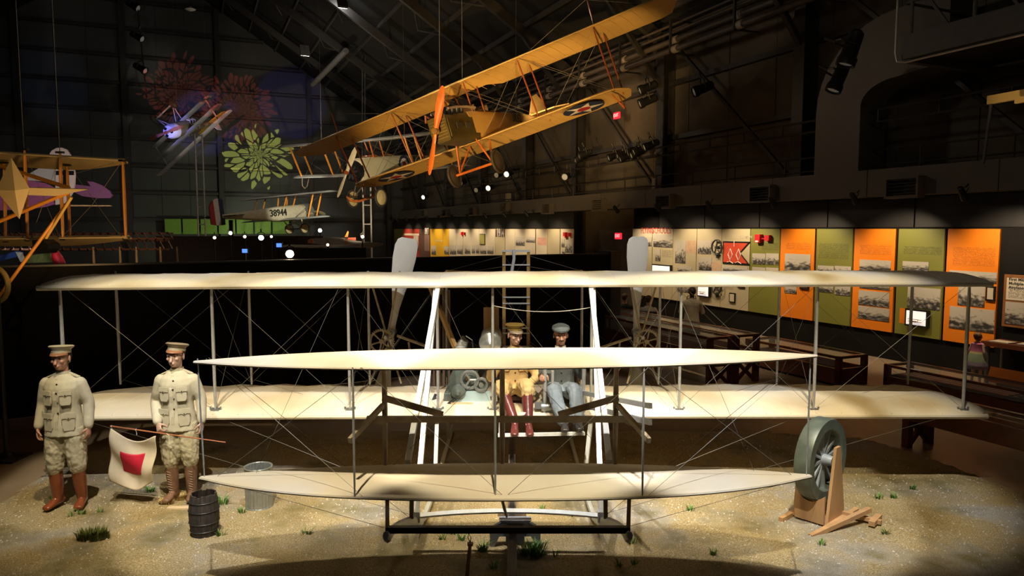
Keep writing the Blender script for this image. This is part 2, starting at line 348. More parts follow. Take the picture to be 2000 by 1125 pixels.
# catwalk on the near right
uc = 13.0; vc0, zc0 = onwall(1764, 112, uc)
t = thing('catwalk', 'grey steel catwalk with railings high on the side wall', 'catwalk', hv(uc, vc0, zc0))
s = MB(); hbox(s, uc - .05, uc + .05, 1.0, vc0, zc0 - .05, zc0 + .42); s.build('edge_channel', m_steel2, t, world=True)
s = MB(); hbox(s, uc, 15.6, 1.0, vc0, zc0 + .05, zc0 + .12); s.build('deck', m_steel, t, world=True)
s = MB(); hbox(s, uc + .1, 15.6, vc0 - .1, vc0 + .05, zc0 - .1, zc0 + .4); s.build('end_channel', m_steel2, t, world=True)
for q in range(7):
    v = vc0 - .15 - q * 1.25; s = MB(); s.tube(hv(uc, v, zc0 + .3), hv(uc, v, zc0 + 1.6), .035, n=8); s.build('railing_post', m_steel2, t, world=True)
    s = MB(); s.beam(hv(uc, v, zc0 + 1.5), hv(uc, v - .8, zc0 + .35), .05, .05); s.build('diagonal', m_steel2, t, world=True)
for z in (1.05, 1.6):
    s = MB(); s.tube(hv(uc, 1, zc0 + z), hv(uc, vc0, zc0 + z), .03); s.build('railing', m_steel2, t, world=True)
    s = MB(); s.tube(hv(uc, vc0, zc0 + z), hv(15.5, vc0, zc0 + z), .03); s.build('railing', m_steel2, t, world=True)
s = MB(); vv = vc0 + .1
s.path([hv(uc - .1, vv, zc0 + 3), hv(uc - .1, vv, zc0 + .1), hv(uc - .1, vv - .05, zc0 - .08), hv(uc - .1, vv - .25, zc0 - .13), hv(uc - .1, 1, zc0 - .13)], .022, 8)
tag(s.build('conduit', M('conduit_zinc', (.5, .47, .43), .35, .6)), 'bright bent conduit under the catwalk edge', 'conduit')
for z in (-.9, -.45, .05):
    pass
# wall boxes by the rails
for px, py, w_, h_, lab in ((1281, 362, .22, .5, 'pale electrical box beside the duct handrail'), (992, 385, .2, .42, 'small pale junction box above the far duct vents'), (1876, 27, .45, .25, 'grey electrical box on the wall behind the catwalk')):
    v, z = onwall(px, py, 15.2); s = MB(); hbox(s, 15.1, 15.35, v - w_ / 2, v + w_ / 2, z - h_ / 2, z + h_ / 2)
    t = tag(s.build('electrical_box', M('box_grey', (.34, .31, .27), .5)), lab, 'electrical box'); s = MB(); hbox(s, 15.09, 15.1, v - w_ * .4, v + w_ * .4, z - h_ * .42, z + h_ * .42); s.build('cover', M('box_grey', (0, 0, 0)), t)
    s = MB(); s.path([hv(15.2, v, z + h_ / 2), hv(15.2, v + .05, z + h_), hv(15.2, v, z + h_ + .6)], .018, 6); s.build('conduit', m_steel2, t)
# ------------------------------------------------------------------ black partition behind the flyer
PA, PBp = V((-11.4, 9.53, 0)), V((2.36, 17.22, 0)); pd = (PBp - PA).normalized(); pn = V((-pd.y, pd.x, 0)); plen = (PBp - PA).length; PTOP = 2.47
part = MB(); c = (PA + PBp) / 2 + pn * .06; ang = math.atan2(pd.y, pd.x)
part.box(c + V((0, 0, PTOP / 2 - .03)), (plen, .06, PTOP), (0, 0, ang)); wall_p = struct(part.build('wall_partition', m_black))
k = 0; L_ = 1.22
while k * L_ < plen - .1:
    a_, b_ = k * L_, min(plen, (k + 1) * L_); s = MB(); s.box(PA + pd * (a_ + b_) / 2 + V((0, 0, PTOP / 2 - .03)) + pn * .015, (b_ - a_ - .008, .03, PTOP - .01), (0, 0, ang)); s.build('panel', m_black, wall_p); k += 1
s = MB(); s.box(PA + pd * plen / 2 + pn * .05 + V((0, 0, PTOP - .02)), (plen, .14, .03), (0, 0, ang)); s.build('cap_rail', m_dark, wall_p)
# return of the partition at its open end
s = MB(); s.box(PBp + pd * .16 + pn * .3 + V((0, 0, 1.23)), (.3, .7, 2.56), (0, 0, ang)); struct(s.build('wall_partition_end', m_dark))
s = MB(); s.box(at(652, 493, Y=24) + V((0, 0, -1.0)), (2.2, .1, 2.3), (0, 0, ang)); struct(s.build('wall_low_screen', m_black))
s = MB(); p = at(470, 463, Y=33); s.box((p.x, p.y, p.z / 2), (7.4, .12, p.z + .1), (0, 0, .15)); struct(s.build('wall_far_screen', M('brown_screen', (.05, .03, .024), .6)))
# green painted dado of the end wall
for i in range(7):
    a_ = onback(322 + i * 35, 440, 57.4)[0]; b_ = onback(355 + i * 35, 440, 57.4)[0]; z1_ = onback(400, 428, 57.4)[1]
    s = MB(); hbox(s, a_, b_ - .04, 57.25, 57.4, onback(400, 457, 57.4)[1], z1_); tag(s.build('green_wall_panel', M('green_paint', (.19, .36, .045), .6, var=.08)), 'bright green painted panel standing along the end wall', 'wall panel', 'green panels along the end wall')
# ------------------------------------------------------------------ theatre lamps
def lamp(p, q, size=1.0, label='', group=None, lens=None, kind='theatre_lamp', power=0, ang_=40, col=(1, .93, .82)):
    p, q = V(p), V(q); d = (q - p).normalized(); R = d.to_track_quat('Z', 'Y').to_euler()
    t = thing(kind, label, 'lamp', p, R, group)
    s = MB(); s.lathe([(.045 * size, -.16 * size), (.075 * size, -.13 * size), (.08 * size, .1 * size), (.095 * size, .12 * size), (.095 * size, .2 * size), (.085 * size, .2 * size), (.08 * size, .17 * size), (.01, .165 * size)], 14); s.build('housing', m_lampbody, t, smooth=True)
    s = MB(); s.lathe([(.078 * size, .168 * size), (.07 * size, .178 * size), (.005, .185 * size)], 14); s.build('lens', lens or m_lens_dim, t, smooth=True)
    s = MB(); s.path([(-.1 * size, 0, 0), (-.1 * size, .14 * size, -.02), (0, .18 * size, -.02), (.1 * size, .14 * size, -.02), (.1 * size, 0, 0)], .012 * size, 6); s.build('yoke', m_lampbody, t)
    s = MB(); s.tube((0, .17 * size, -.02), (0, .28 * size, -.02), .02 * size); s.build('clamp', m_lampbody, t)
    if power: spot(kind + '_beam', p + d * .25 * size, q, power, ang_, col, .5, .05)
    return t
for px, py in ((1139, 308), (1147, 300), (1205, 303), (1223, 300), (1228, 305), (1250, 298), (1255, 292), (1276, 282)):
    v, z = onwall(px, py, 14.6); lamp(hv(14.55, v, z), hv(11, v + 1.2, z - 1.6), 1.6, 'black theatre spotlight clamped on the double lighting bar', 'lamps on the lighting bar')
for px, py in ((1112, 344), (978, 341), (998, 339), (962, 366), (938, 370), (908, 356), (834, 384)):
    v, z = onwall(px, py, 14.5); lamp(hv(14.4, v, z), hv(9, v - 4.5, z - 1.4), 1.7, 'small spotlight glinting above the far end of the duct', 'glinting lamps over the far duct', m_lens if px in (962, 998, 834) else m_lens_dim)
for px, py, lab in ((1270, 170, 'upper black spotlight on the dark wall column'), (1270, 196, 'lower black spotlight on the dark wall column'), (1378, 172, 'black spotlight on a bare arm beside the wall seam')):
    v, z = onwall(px, py, 15.0); lamp(hv(14.95, v, z), hv(10, v + 2, z - 2.2), 1.9, lab)
v, z = onwall(1664, 90, 12.8); lamp(hv(12.8, v, z), hv(12.0, v + .5, z - 3), 2.1, 'large hanging profile spotlight at the catwalk corner')
v, z = onwall(1640, 148, 13.4); lamp(hv(13.4, v, z), hv(12.4, v + .4, z - 2.5), 1.9, 'small spotlight under the catwalk corner')
# bare ceiling luminaires
for px, py, Y, lab in ((595, 100, 42, 'glaring white luminaire beside the pale roof pipe'), (668, 6, 38, 'glaring white luminaire high above the hanging yellow biplane')):
    p = at(px, py, Y=Y); t = thing('ceiling_luminaire', lab, 'luminaire', p, (rad(58), 0, .45))
    s = MB(); s.box((0, 0, .06), (.52, .72, .12)); s.build('tray', m_steel2, t)
    s = MB(); s.box((0, 0, -.02), (.46, .64, .05)); s.build('diffuser', m_lens_w, t)
    s = MB(); s.tube((0, 0, .1), (0, 5, 3), .012); s.build('hanger', m_steel, t)
s = MB(); s.tube(at(676, 99, Y=44), at(611, 165, Y=50), .18, n=12); tag(s.build('roof_pipe', M('pale_pipe', (.2, .19, .19), .4)), 'pale round pipe running along the far roof slope', 'pipe')
for px in (708, 713):
    s = MB(); s.tube(at(px, 380, Y=46), at(px, -60, Y=46), .045, n=6); tag(s.build('hanging_rod', m_steel2), 'thin vertical rod hanging before the far roof', 'rod', 'vertical rods before the roof')
# blacked-out track with hanging stage lights, upper left
for px, py, lab in ((258, 10, 'topmost dark stage light on the end-wall drop pipe'), (266, 70, 'middle dark stage light on the end-wall drop pipe'), (272, 132, 'lowest dark stage light on the end-wall drop pipe')):
    p = at(px, py, Y=47); lamp(p, p + V((4, -.6, -2.2)), 2.6, lab)
s = MB(); s.tube(at(262, -50, Y=47), at(287, 195, Y=47), .05); tag(s.build('drop_pipe', m_steel), 'black drop pipe carrying stage lights near the end wall', 'pipe')
p = at(372, 19, Y=46); t = thing('pendant_lamp', 'small white pendant lamp high before the roof', 'lamp', p); s = MB(); s.lathe([(.04, .2), (.1, .12), (.32, .03), (.3, 0), (.12, -.06), (.02, -.1)], 14); s.build('shade', M('white_enamel', (.8, .8, .78), .3), t); s = MB(); s.tube((0, 0, .15), (0, 0, 4), .03); s.build('stem', m_steel, t)
# lattice towers that carry the suspended machines
for px, w_, y0, y1, Y, lab in ((395, 14, 262, 470, 40, 'pale ladder-like tower below the zigzag-striped triplane'), (718, 15, 366, 470, 37, 'dim ladder-like tower behind the wheels of the cream biplane')):
    p0, p1 = at(px, y1, Y=Y), at(px, y0, Y=Y); hw = w_ / 2 / FPX * Y
    t = thing('lattice_tower', lab, 'tower', (p0.x, p0.y, -.05)); mt = M('tower_alu', (.8, .77, .72), .4, .3)
    for sx in (-1, 1):
        s = MB(); s.tube((sx * hw, 0, 0), (sx * hw, 0, p1.z + .05), .045); s.build('upright', mt, t)
    q = .4
    while q < p1.z: s = MB(); s.tube((-hw, 0, q), (hw, 0, q), .03); s.build('rung', mt, t); q += .98
# exit signs
for px, py, u, lab in ((1209, 226, 15.3, 'glowing red exit sign high on the clad wall'), (1212, 461, 15.0, 'glowing red exit sign over the dark doorway')):
    v, z = onwall(px, py, u); t = thing('exit_sign', lab, 'exit sign', hv(u - .1, v, z)); s = MB(); hbox(s, u - .14, u - .06, v - .19, v + .19, z - .12, z + .12); s.build('case', M('exit_red', (.9, .02, .03), .4, var=0, emit=(1, .02, .04), estr=1.3), t, world=True)
    text_obj('lettering', 'EXIT', .17, M('exit_letter', (1, .6, .6), .5, var=0, emit=(1, .45, .45), estr=1.5), Matrix.Translation(hv(u - .145, v, z)) @ Matrix.Rotation(HA - rad(90), 4, 'Z') @ Matrix.Rotation(rad(90), 4, 'X'), .003, t)
# ================================================================== THE EARLY MILITARY FLYER
m_mus = M('aged_muslin', (.80, .74, .62), .78, var=.1, scale=1.1, col2=(.72, .61, .44), bump=.04, bscale=60)
m_sil = M('silver_dope', (.46, .46, .45), .42, .25, var=.1, scale=20)
m_wht = M('white_dope', (.74, .76, .76), .4, .1, var=.06, scale=20)
m_wood = M('spruce', (.40, .25, .11), .5, var=.2, scale=8, stretch=(1, 1, .15))
m_dkwood = M('dark_oak', (.09, .045, .025), .45, var=.3, scale=7)
m_wire = M('bracing_wire', (.20, .19, .17), .5, .5, var=0)
m_grey = M('engine_grey', (.13, .155, .14), .5, .35, var=.15, scale=12)
m_alu = M('cast_aluminium', (.34, .36, .36), .4, .7, var=.1)
m_iron = M('blued_iron', (.06, .06, .062), .45, .6, var=.2)
CX = .03
fly = thing('early_biplane', 'early pusher biplane with cream muslin wings, front elevators and two seated crew', 'airplane', (CX, 9.0, 0))
def fp(mb, name, mat, parent=None, **k): return mb.build(name, mat, parent or fly, world=True, **k)
def airfoil_ring(x, yf, yr, zf, camber, th=.03, n=9, twist=0.0, wob=0.0):
    up = []; lo = []
    for i in range(n):
        s_ = (i / (n - 1)) ** 1.35; y = yf + (yr - yf) * s_; zc = zf + camber * math.sin(math.pi * s_ ** .72) - twist * s_ + wob * s_ * s_
        t = th * (math.sqrt(max(0, s_ * (1 - s_))) * 1.0 + .28 * (1 - s_) + .08)
        up.append(V((x, y, zc + t))); lo.append(V((x, y, zc - t * .55)))
    return up + lo[::-1]
def make_wing(name, hs, Yf, Yr, z, camber, tip=.4, seed=0, roll=0.0):
    rings = []; N = 74
    for i in range(N + 1):
        x = -hs + 2 * hs * i / N; e = max(0, (abs(x) - (hs - tip)) / tip); k = 1 - math.sqrt(max(0, 1 - min(1, e) ** 2)) if e else 0
        wob = .014 * math.cos(2 * math.pi * x / .62 + seed) + .01 * math.sin(x * 1.9 + seed)
        rings.append(airfoil_ring(CX + x, Yf + k * .22, Yr - k * .75, z + roll * x - .015 * (x / hs) ** 2, camber * (1 - .6 * k), .034 * (1 - .55 * k), wob=wob))
    s = MB(); s.loft(rings); o = fp(s, name, m_mus, smooth=True, sharp=50)
    for i in range(37):                                # rib pockets sewn over the cloth
        x = -hs + .35 + (2 * hs - .7) * i / 36; pts = [((CX + x), Yf + .02 + (Yr - Yf - .06) * t, z + roll * x - .015 * (x / hs) ** 2 + camber * math.sin(math.pi * ((Yf + .02 + (Yr - Yf - .06) * t - Yf) / (Yr - Yf)) ** .72) + .034 * (math.sqrt(max(0, t * (1 - t))) + .28 * (1 - t) + .08) - .001 + (.014 * math.cos(2 * math.pi * x / .62 + seed) + .01 * math.sin(x * 1.9 + seed)) * t * t) for t in (0, .06, .15, .28, .45, .7, 1)]
        s = MB(); s.path(pts, .005, 4, flat=2.2); fp(s, 'rib_pocket', m_mus, o)
    s = MB(); s.path([(CX - hs + .12 + (2 * hs - .24) * i / 40, Yf + .005, z + roll * (-hs + .12 + (2 * hs - .24) * i / 40) - .015 * ((-hs + .12 + (2 * hs - .24) * i / 40) / hs) ** 2 - .005) for i in range(41)], .030, 8); fp(s, 'leading_spar', m_mus, o, smooth=True)
    return o
ZU, ZL = 2.40, .835
YF, YR, SF, SR = 8.30, 10.0, 8.42, 9.62
up_w = make_wing('upper_wing', 5.71, YF, YR, ZU, .085, seed=0.3, roll=.004)
lo_w = make_wing('lower_wing', 5.74, YF, YR, ZL, .085, seed=1.7, roll=.002)
# struts between the wings
FX = [-5.4, -3.6, -1.98, -.92, -.26, .92, 1.98, 3.6, 5.4]
for x in FX:
    s = MB(); s.strut((CX + x, SF, ZL + .03), (CX + x, SF, ZU + .01), .038, .055); o = fp(s, 'front_strut', m_sil, smooth=True)
    for z in (ZL + .05, ZU - .01):
        f_ = MB(); f_.box((CX + x, SF, z), (.1, .07, .022)); f_.tube((CX + x - .06, SF, z), (CX + x - .06, SF, z + .03), .012); f_.tube((CX + x + .06, SF, z), (CX + x + .06, SF, z + .03), .012); fp(f_, 'strut_fitting', m_alu, o)
for x in [q for q in FX if q != -.26]:
    s = MB(); s.strut((CX + x, SR, ZL + .09), (CX + x, SR, ZU + .08), .038, .055); fp(s, 'rear_strut', m_sil, smooth=True)
def wire(p, q, r=.0019, parent=None, mat=None):
    s = MB(); s.tube(p, q, r, n=4); return fp(s, 'bracing_wire', mat or m_wire, parent)
BX = [-5.4, -3.6, -1.98, -.92, .92, 1.98, 3.6, 5.4]
for a_, b_ in zip(BX, BX[1:]):
    if (a_, b_) == (-.92, .92): continue
    for Ys, dz in ((SF, 0), (SR, .06)):
        wire((CX + a_, Ys, ZL + .05 + dz), (CX + b_, Ys, ZU + dz)); wire((CX + b_, Ys, ZL + .05 + dz), (CX + a_, Ys, ZU + dz))
wire((CX - .26, SF, ZL + .05), (CX - .92, SF, ZU)); wire((CX - .26, SF, ZU), (CX + .92, SF, ZL + .05)); wire((CX - .92, SR, ZU + .05), (CX + .92, SR, ZL + .1)); wire((CX + .92, SR, ZU + .05), (CX - .92, SR, ZL + .1))
for x in (-3.6, -1.98, 1.98, 3.6):
    wire((CX + x, SF, ZL + .05), (CX + x, SR, ZU + .06)); wire((CX + x, SF, ZU), (CX + x, SR, ZL + .1))
s = MB(); s.path([(CX - .26 + 1.18 * t, SF, 2.14 - .02 * t - .085 * 4 * t * (1 - t) * .75) for t in [i / 12 for i in range(13)]], .006, 6); fp(s, 'slack_cable', m_wire)
# drain the ends: warping wires to outer lower wing
for sx in (-1, 1):
    wire((CX + sx * 3.6, SF, ZL + .06), (CX + sx * 5.35, SR, ZL + .15)); wire((CX + sx * 1.98, SF, ZL + .06), (CX + sx * 3.55, SR, ZL + .15))
# ---- front elevators
EM = 5.76; ECX = CX - .085
def lens_ring_y(x, hs, hc): k = max(0.0, 1 - (abs(x) / hs) ** 2.5) ** .85; return hc * k
def make_elev(name, z, hs, hc, roll, droop=0.0, pitch=0.0):
    rings = []; N = 60
    for i in range(N + 1):
        x = -hs + 2 * hs * i / N; h = max(.02, lens_ring_y(x, hs, hc)); up = []; lo = []
        for j in range(7):
            t = -1 + j / 3; y = EM + h * t; zc = z + roll * x + .05 * (h / hc) * (1 - t * t) - pitch * h * t - droop * (x / hs) ** 4; th = .012 * (h / hc) * (1.3 - t * t) + .006
            up.append(V((ECX + x, y, zc + th))); lo.append(V((ECX + x, y, zc - th)))
        rings.append(up + lo[::-1])
    s = MB(); s.loft(rings); o = fp(s, name, m_mus, smooth=True)
    s = MB(); ex = [(-hs + 2 * hs * i / 48) for i in range(49)]
    s.path([(ECX + x, EM - max(.02, lens_ring_y(x, hs, hc)), z + roll * x + pitch * lens_ring_y(x, hs, hc) - droop * (x / hs) ** 4) for x in ex], .013, 6); fp(s, 'front_edge', m_mus, o, smooth=True)
    return o
ZEU, ZEL = 1.99, .965
eu = make_elev('upper_elevator', ZEU, 2.54, .40, .010, .0)
el = make_elev('lower_elevator', ZEL, 2.53, .42, .003, -.035)
m_br = M('weathered_strut', (.30, .235, .15), .55, var=.2, scale=15)
for x in (-1.17, -.075, 1.07):
    s = MB(); s.strut((ECX + x, EM - .37, ZEL), (ECX + x, EM - .36, ZEU), .02, .02); fp(s, 'elevator_strut', m_sil, smooth=True)
for x in (-1.055, -.03, .96):
    s = MB(); s.strut((ECX + x, EM + .34, ZEL + .02), (ECX + x, EM + .34, ZEU), .05, .07); fp(s, 'elevator_post', m_br, smooth=True)
s = MB(); s.strut((ECX - 2.5, EM, ZEL + .02), (ECX - 2.52, EM, ZEU), .016, .016); fp(s, 'elevator_tip_strut', m_sil); s = MB(); s.strut((ECX + 2.5, EM, ZEL + .03), (ECX + 2.5, EM, ZEU), .016, .016); fp(s, 'elevator_tip_strut', m_sil)
zb_ = 1.41; yb_ = EM + .28
s = MB(); s.beam((ECX - 1.2, yb_, zb_), (ECX + 1.06, yb_, zb_), .045, .05); fp(s, 'elevator_cross_beam', m_br)
for sx, xo in ((-1, -1.06), (1, .97)):
    s = MB(); s.beam((ECX + xo, yb_, zb_ + .19), (ECX + xo - sx * .5, yb_ + .15, zb_ + .0), .03, .055); fp(s, 'lever_arm', m_br)
    s = MB(); s.beam((ECX + xo, yb_, zb_ + .12), (ECX + xo + sx * .17, EM - .25, zb_ - .03), .03, .045); fp(s, 'lever_arm', m_br)
for sx in (-1, 1):
    wire((ECX + sx * 1.1, EM - .37, ZEL), (ECX + sx * 2.45, EM, ZEU)); wire((ECX + sx * 1.1, EM - .37, ZEU), (ECX + sx * 2.4, EM, ZEL + .03)); wire((ECX, EM - .37, ZEL), (ECX + sx * 1.1, EM - .37, ZEU)); wire((ECX, EM + .34, ZEU), (ECX + sx * 1.0, EM + .34, ZEL))
    wire((ECX + sx * .87, 4.98, .9), (ECX + sx * 2.4, EM, ZEL)); wire((ECX + sx * .87, 6.4, .36), (ECX + sx * 2.45, EM + .05, ZEU)); wire((ECX + sx * .87, 7.5, .1), (ECX + sx * 3.6, SF, ZL)); wire((ECX + sx * .87, 6.5, .36), (ECX + sx * 5.4, SF, ZL))
    wire((ECX + sx * 2.1, EM, ZEL), (ECX + sx * 1.98, SF, ZU)); wire((ECX + sx * 1.0, EM + .3, ZEU), (ECX + sx * .92, SF, ZL)); wire((ECX + sx * 1.0, EM + .34, ZEU), (ECX + sx * 1.98, SF, ZL + .03))
# ---- landing skids
for sx in (-1, 1):
    X = CX + sx * .87 - .06
    s = MB(); s.path([(X, 10.6, .06), (X, 9.0, .045), (X, 7.6, .05), (X, 7.1, .1), (X, 6.7, .22), (X, 6.35, .37), (X, 5.9, .55), (X, 5.45, .71), (X, 5.15, .80), (X, 4.98, .83), (X, 4.90, .875)], [.04] * 9 + [.045, .03], 8, flat=.7)
    run = fp(s, 'skid_runner', m_wht, smooth=True)
    s = MB(); s.beam((CX + sx * .90, SF - .05, ZU - .03), (X - sx * .0, EM + .24, ZEL + .08), .05, .05); fp(s, 'skid_brace', m_wht)
    s = MB(); s.beam((CX + sx * .93, SF - .02, ZU - .03), (X, 6.5, .40), .05, .05); fp(s, 'skid_brace', m_wht)
    s = MB(); s.beam((CX + sx * .93, SF, ZL), (X, 8.1, .06), .045, .045); fp(s, 'skid_post', m_wht)
    s = MB(); s.beam((CX + sx * .93, SR, ZL + .08), (X, 9.9, .06), .045, .045); fp(s, 'skid_post', m_sil)
    s = MB(); s.beam((X - sx * .02, 6.05, .52), (X - sx * .02, EM + .34, ZEL), .035, .035); fp(s, 'elevator_stay', m_br)
    s = MB(); s.beam((X, 4.98, .88), (X + sx * .12, EM - .1, ZEL + .0), .03, .04); fp(s, 'elevator_stay', m_dkwood)
    s = MB(); s.box((CX + sx * .91, SF - .04, ZU - .06), (.06, .08, .12)); fp(s, 'brace_fitting', m_alu)
s = MB(); s.path([(CX - .93 + 1.74 * t, 6.45, .375 + .05 * 4 * t * (1 - t)) for t in [i / 10 for i in range(11)]], .026, 4); fp(s, 'skid_crossbar', m_wht)
for sx in (-1, 1): s = MB(); s.box((CX - .06 + sx * .87, 6.45, .375), (.085, .07, .1)); fp(s, 'crossbar_socket', m_wht)
s = MB(); s.beam((CX - .92, 4.98, .885), (CX + .80, 4.98, .885), .04, .045); fp(s, 'toe_crossbar', m_dkwood)
s = MB(); s.strut((CX - .12, EM - .3, ZEL), (CX - .08, 6.42, .38), .03, .03); fp(s, 'centre_post', m_sil)
# ---- foot bar, seats, levers
s = MB(); s.beam((CX - .19, 7.95, .705), (CX + .80, 7.95, .725), .035, .035); fp(s, 'foot_bar', m_wht)
for x in (-.17, .15, .78): s = MB(); s.beam((CX + x, 7.95, .71), (CX + x, 8.4, ZL), .025, .025); fp(s, 'foot_bar_arm', m_sil)
s = MB(); s.beam((CX + .145, 7.96, .72), (CX + .145, 8.1, 1.02), .03, .03); s.beam((CX + .05, 8.05, .93), (CX + .17, 8.05, .93), .02, .03); fp(s, 'foot_pedal', m_wht)
for x in (.0, .62):
    s = MB(); s.box((CX + x, 8.72, .99), (.42, .36, .05)); seat = fp(s, 'seat', m_dkwood); s = MB(); s.box((CX + x, 8.93, 1.2), (.40, .04, .30), (.12, 0, 0)); fp(s, 'seat_back', m_dkwood, seat)
for x, zt_, r in ((.36, 1.43, .022), (.45, 1.38, .018), (.82, 1.44, .022), (-.14, 1.42, .016)):
    s = MB(); s.tube((CX + x, 8.36, ZL), (CX + x, 8.3, zt_), r); fp(s, 'control_lever', m_sil)
s = MB(); s.tube((CX + .32, 8.35, .93), (CX + .47, 8.35, .93), .05, n=14); s.box((CX + .36, 8.35, 1.02), (.03, .05, .2)); s.box((CX + .29, 8.35, .95), (.1, .06, .07)); fp(s, 'lever_quadrant', m_alu)
s = MB(); s.box((CX + .40, 8.33, 1.36), (.14, .04, .03)); fp(s, 'lever_clamp', m_alu)
# curved side arms by the passenger seat
for z in (1.13, .98):
    s = MB(); s.beam((CX + .80, 8.33, z - .02), (CX + 1.22, 6.3, z + .33), .03, .05); fp(s, 'elevator_rod', m_sil)
# ---- engine
eng = MB(); ex, ey, ez = CX - .62, 9.0, .93
eng.box((ex, ey, ez + .05), (.50, .72, .10)); o_eng = fp(eng, 'engine', m_grey); bev(o_eng, .01)
def ep(mb, n, m, **k): return fp(mb, n, m, o_eng, **k)
s = MB(); s.prism([(-.16, 0), (.2, 0), (.17, .2), (.06, .34), (-.08, .34), (-.17, .18)], .62, Matrix.Translation((ex - .02, ey + .33, ez + .1)) @ Matrix.Rotation(rad(90), 4, 'X')); ep(s, 'crankcase', m_grey)
s = MB(); s.box((ex + .1, ey - .36, ez + .05), (.44, .03, .16)); ep(s, 'drip_tray', M('pale_blue_tray', (.45, .6, .66), .35, .3))
for i in range(4):
    s = MB(); s.lathe([(.055, 0), (.06, .02), (.06, .2), (.07, .21), (.07, .24), (.04, .26), (.015, .3)], 12, Matrix.Translation((ex - .05, ey - .24 + i * .16, ez + .42))); ep(s, 'cylinder', M('cyl_pale', (.26, .27, .26), .5, .3), smooth=True)
Rf = Matrix.Rotation(rad(90), 4, 'X')
def ring(mb, c, R, r, n=20, m=6): mb.path([V(c) + V((R * math.cos(2 * math.pi * k / n), 0, R * math.sin(2 * math.pi * k / n))) for k in range(n)], r, m, closed=True); return mb
s = MB(); ring(s, (ex + .07, ey - .37, ez + .27), .105, .02); [s.tube((ex + .07, ey - .37, ez + .27), (ex + .07 + .1 * math.cos(k * 2.094), ey - .37, ez + .27 + .1 * math.sin(k * 2.094)), .014) for k in range(3)]; ep(s, 'timing_wheel', m_alu)
s = MB(); ring(s, (ex + .21, ey - .38, ez + .21), .075, .02); s.tube((ex + .21, ey - .4, ez + .21), (ex + .21, ey - .36, ez + .21), .03); ep(s, 'magneto_wheel', m_alu)
s = MB(); s.lathe([(.09, 0), (.095, .02), (.09, .05), (.03, .06), (.02, .14)], 14, Matrix.Translation((ex - .07, ey - .34, ez + .12)) @ Rf); ep(s, 'gear_cover', m_grey, smooth=True)
s = MB(); s.path([(ex - .1, ey - .45, ez + .05), (ex - .2, ey - .42, ez - .03), (ex - .34, ey - .35, ez - .06), (ex - .4, ey - .3, ez - .02), (ex - .36, ey - .25, ez + .06)], .02, 8); ep(s, 'exhaust_elbow', m_iron, smooth=True)
s = MB(); s.path([(ex + .12, ey - .3, ez + .5), (ex + .1, ey - .3, ez + .75), (ex + .02, ey - .28, ez + .8)], .008, 5); s.path([(ex + .06, ey - .3, ez + .45), (ex + .08, ey - .3, ez + .6), (ex + .16, ey - .3, ez + .42)], .006, 5); ep(s, 'fuel_line', m_iron)
s = MB(); s.lathe([(.28, 0), (.30, .01), (.30, .04), (.28, .05), (.06, .05), (.06, -.01)], 28, Matrix.Translation((ex - .05, ey + .42, ez + .33)) @ Rf); ep(s, 'flywheel', m_iron, smooth=True)
s = MB(); s.box((ex - .02, ey - .45, ez - .03), (.27, .02, .075)); ep(s, 'placard', M('placard_wood', (.62, .44, .26), .5))
s = MB(); s.beam((CX - 1.13, 9.5, 2.3), (ex + .05, ey - .3, ez + .25), .05, .06); fp(s, 'engine_stay', m_wood)
s = MB(); s.box((CX - 1.03, 9.5, 2.26), (.16, .12, .16)); fp(s, 'stay_block', m_wood)
# fuel tank, radiator
tk = Matrix.Translation((CX - .30, 8.70, 1.64)) @ Matrix.Rotation(rad(-90), 4, 'X')
s = MB(); s.lathe([(.006, -.09), (.11, -.01), (.132, 0), (.135, .02), (.135, .7), (.13, .72), (.01, .74)], 24, tk); o = fp(s, 'fuel_tank', M('tank_tin', (.62, .66, .67), .3, .75, var=.05), smooth=True)
for t in (.03, .55): s = MB(); s.lathe([(.137, t), (.141, t), (.141, t + .025), (.137, t + .025)], 24, tk); fp(s, 'tank_strap', m_alu, o)
s = MB(); s.box((CX - .30, 9.2, 1.78), (.2, .05, .5)); fp(s, 'tank_board', m_wood, o)
for x in (-1.06, -.99, -.93, -.86): s = MB(); s.box((CX + x, 9.3, 1.62), (.03, .1, 1.25)); fp(s, 'radiator_tube', M('radiator_brown', (.11, .07, .05), .5, .3))
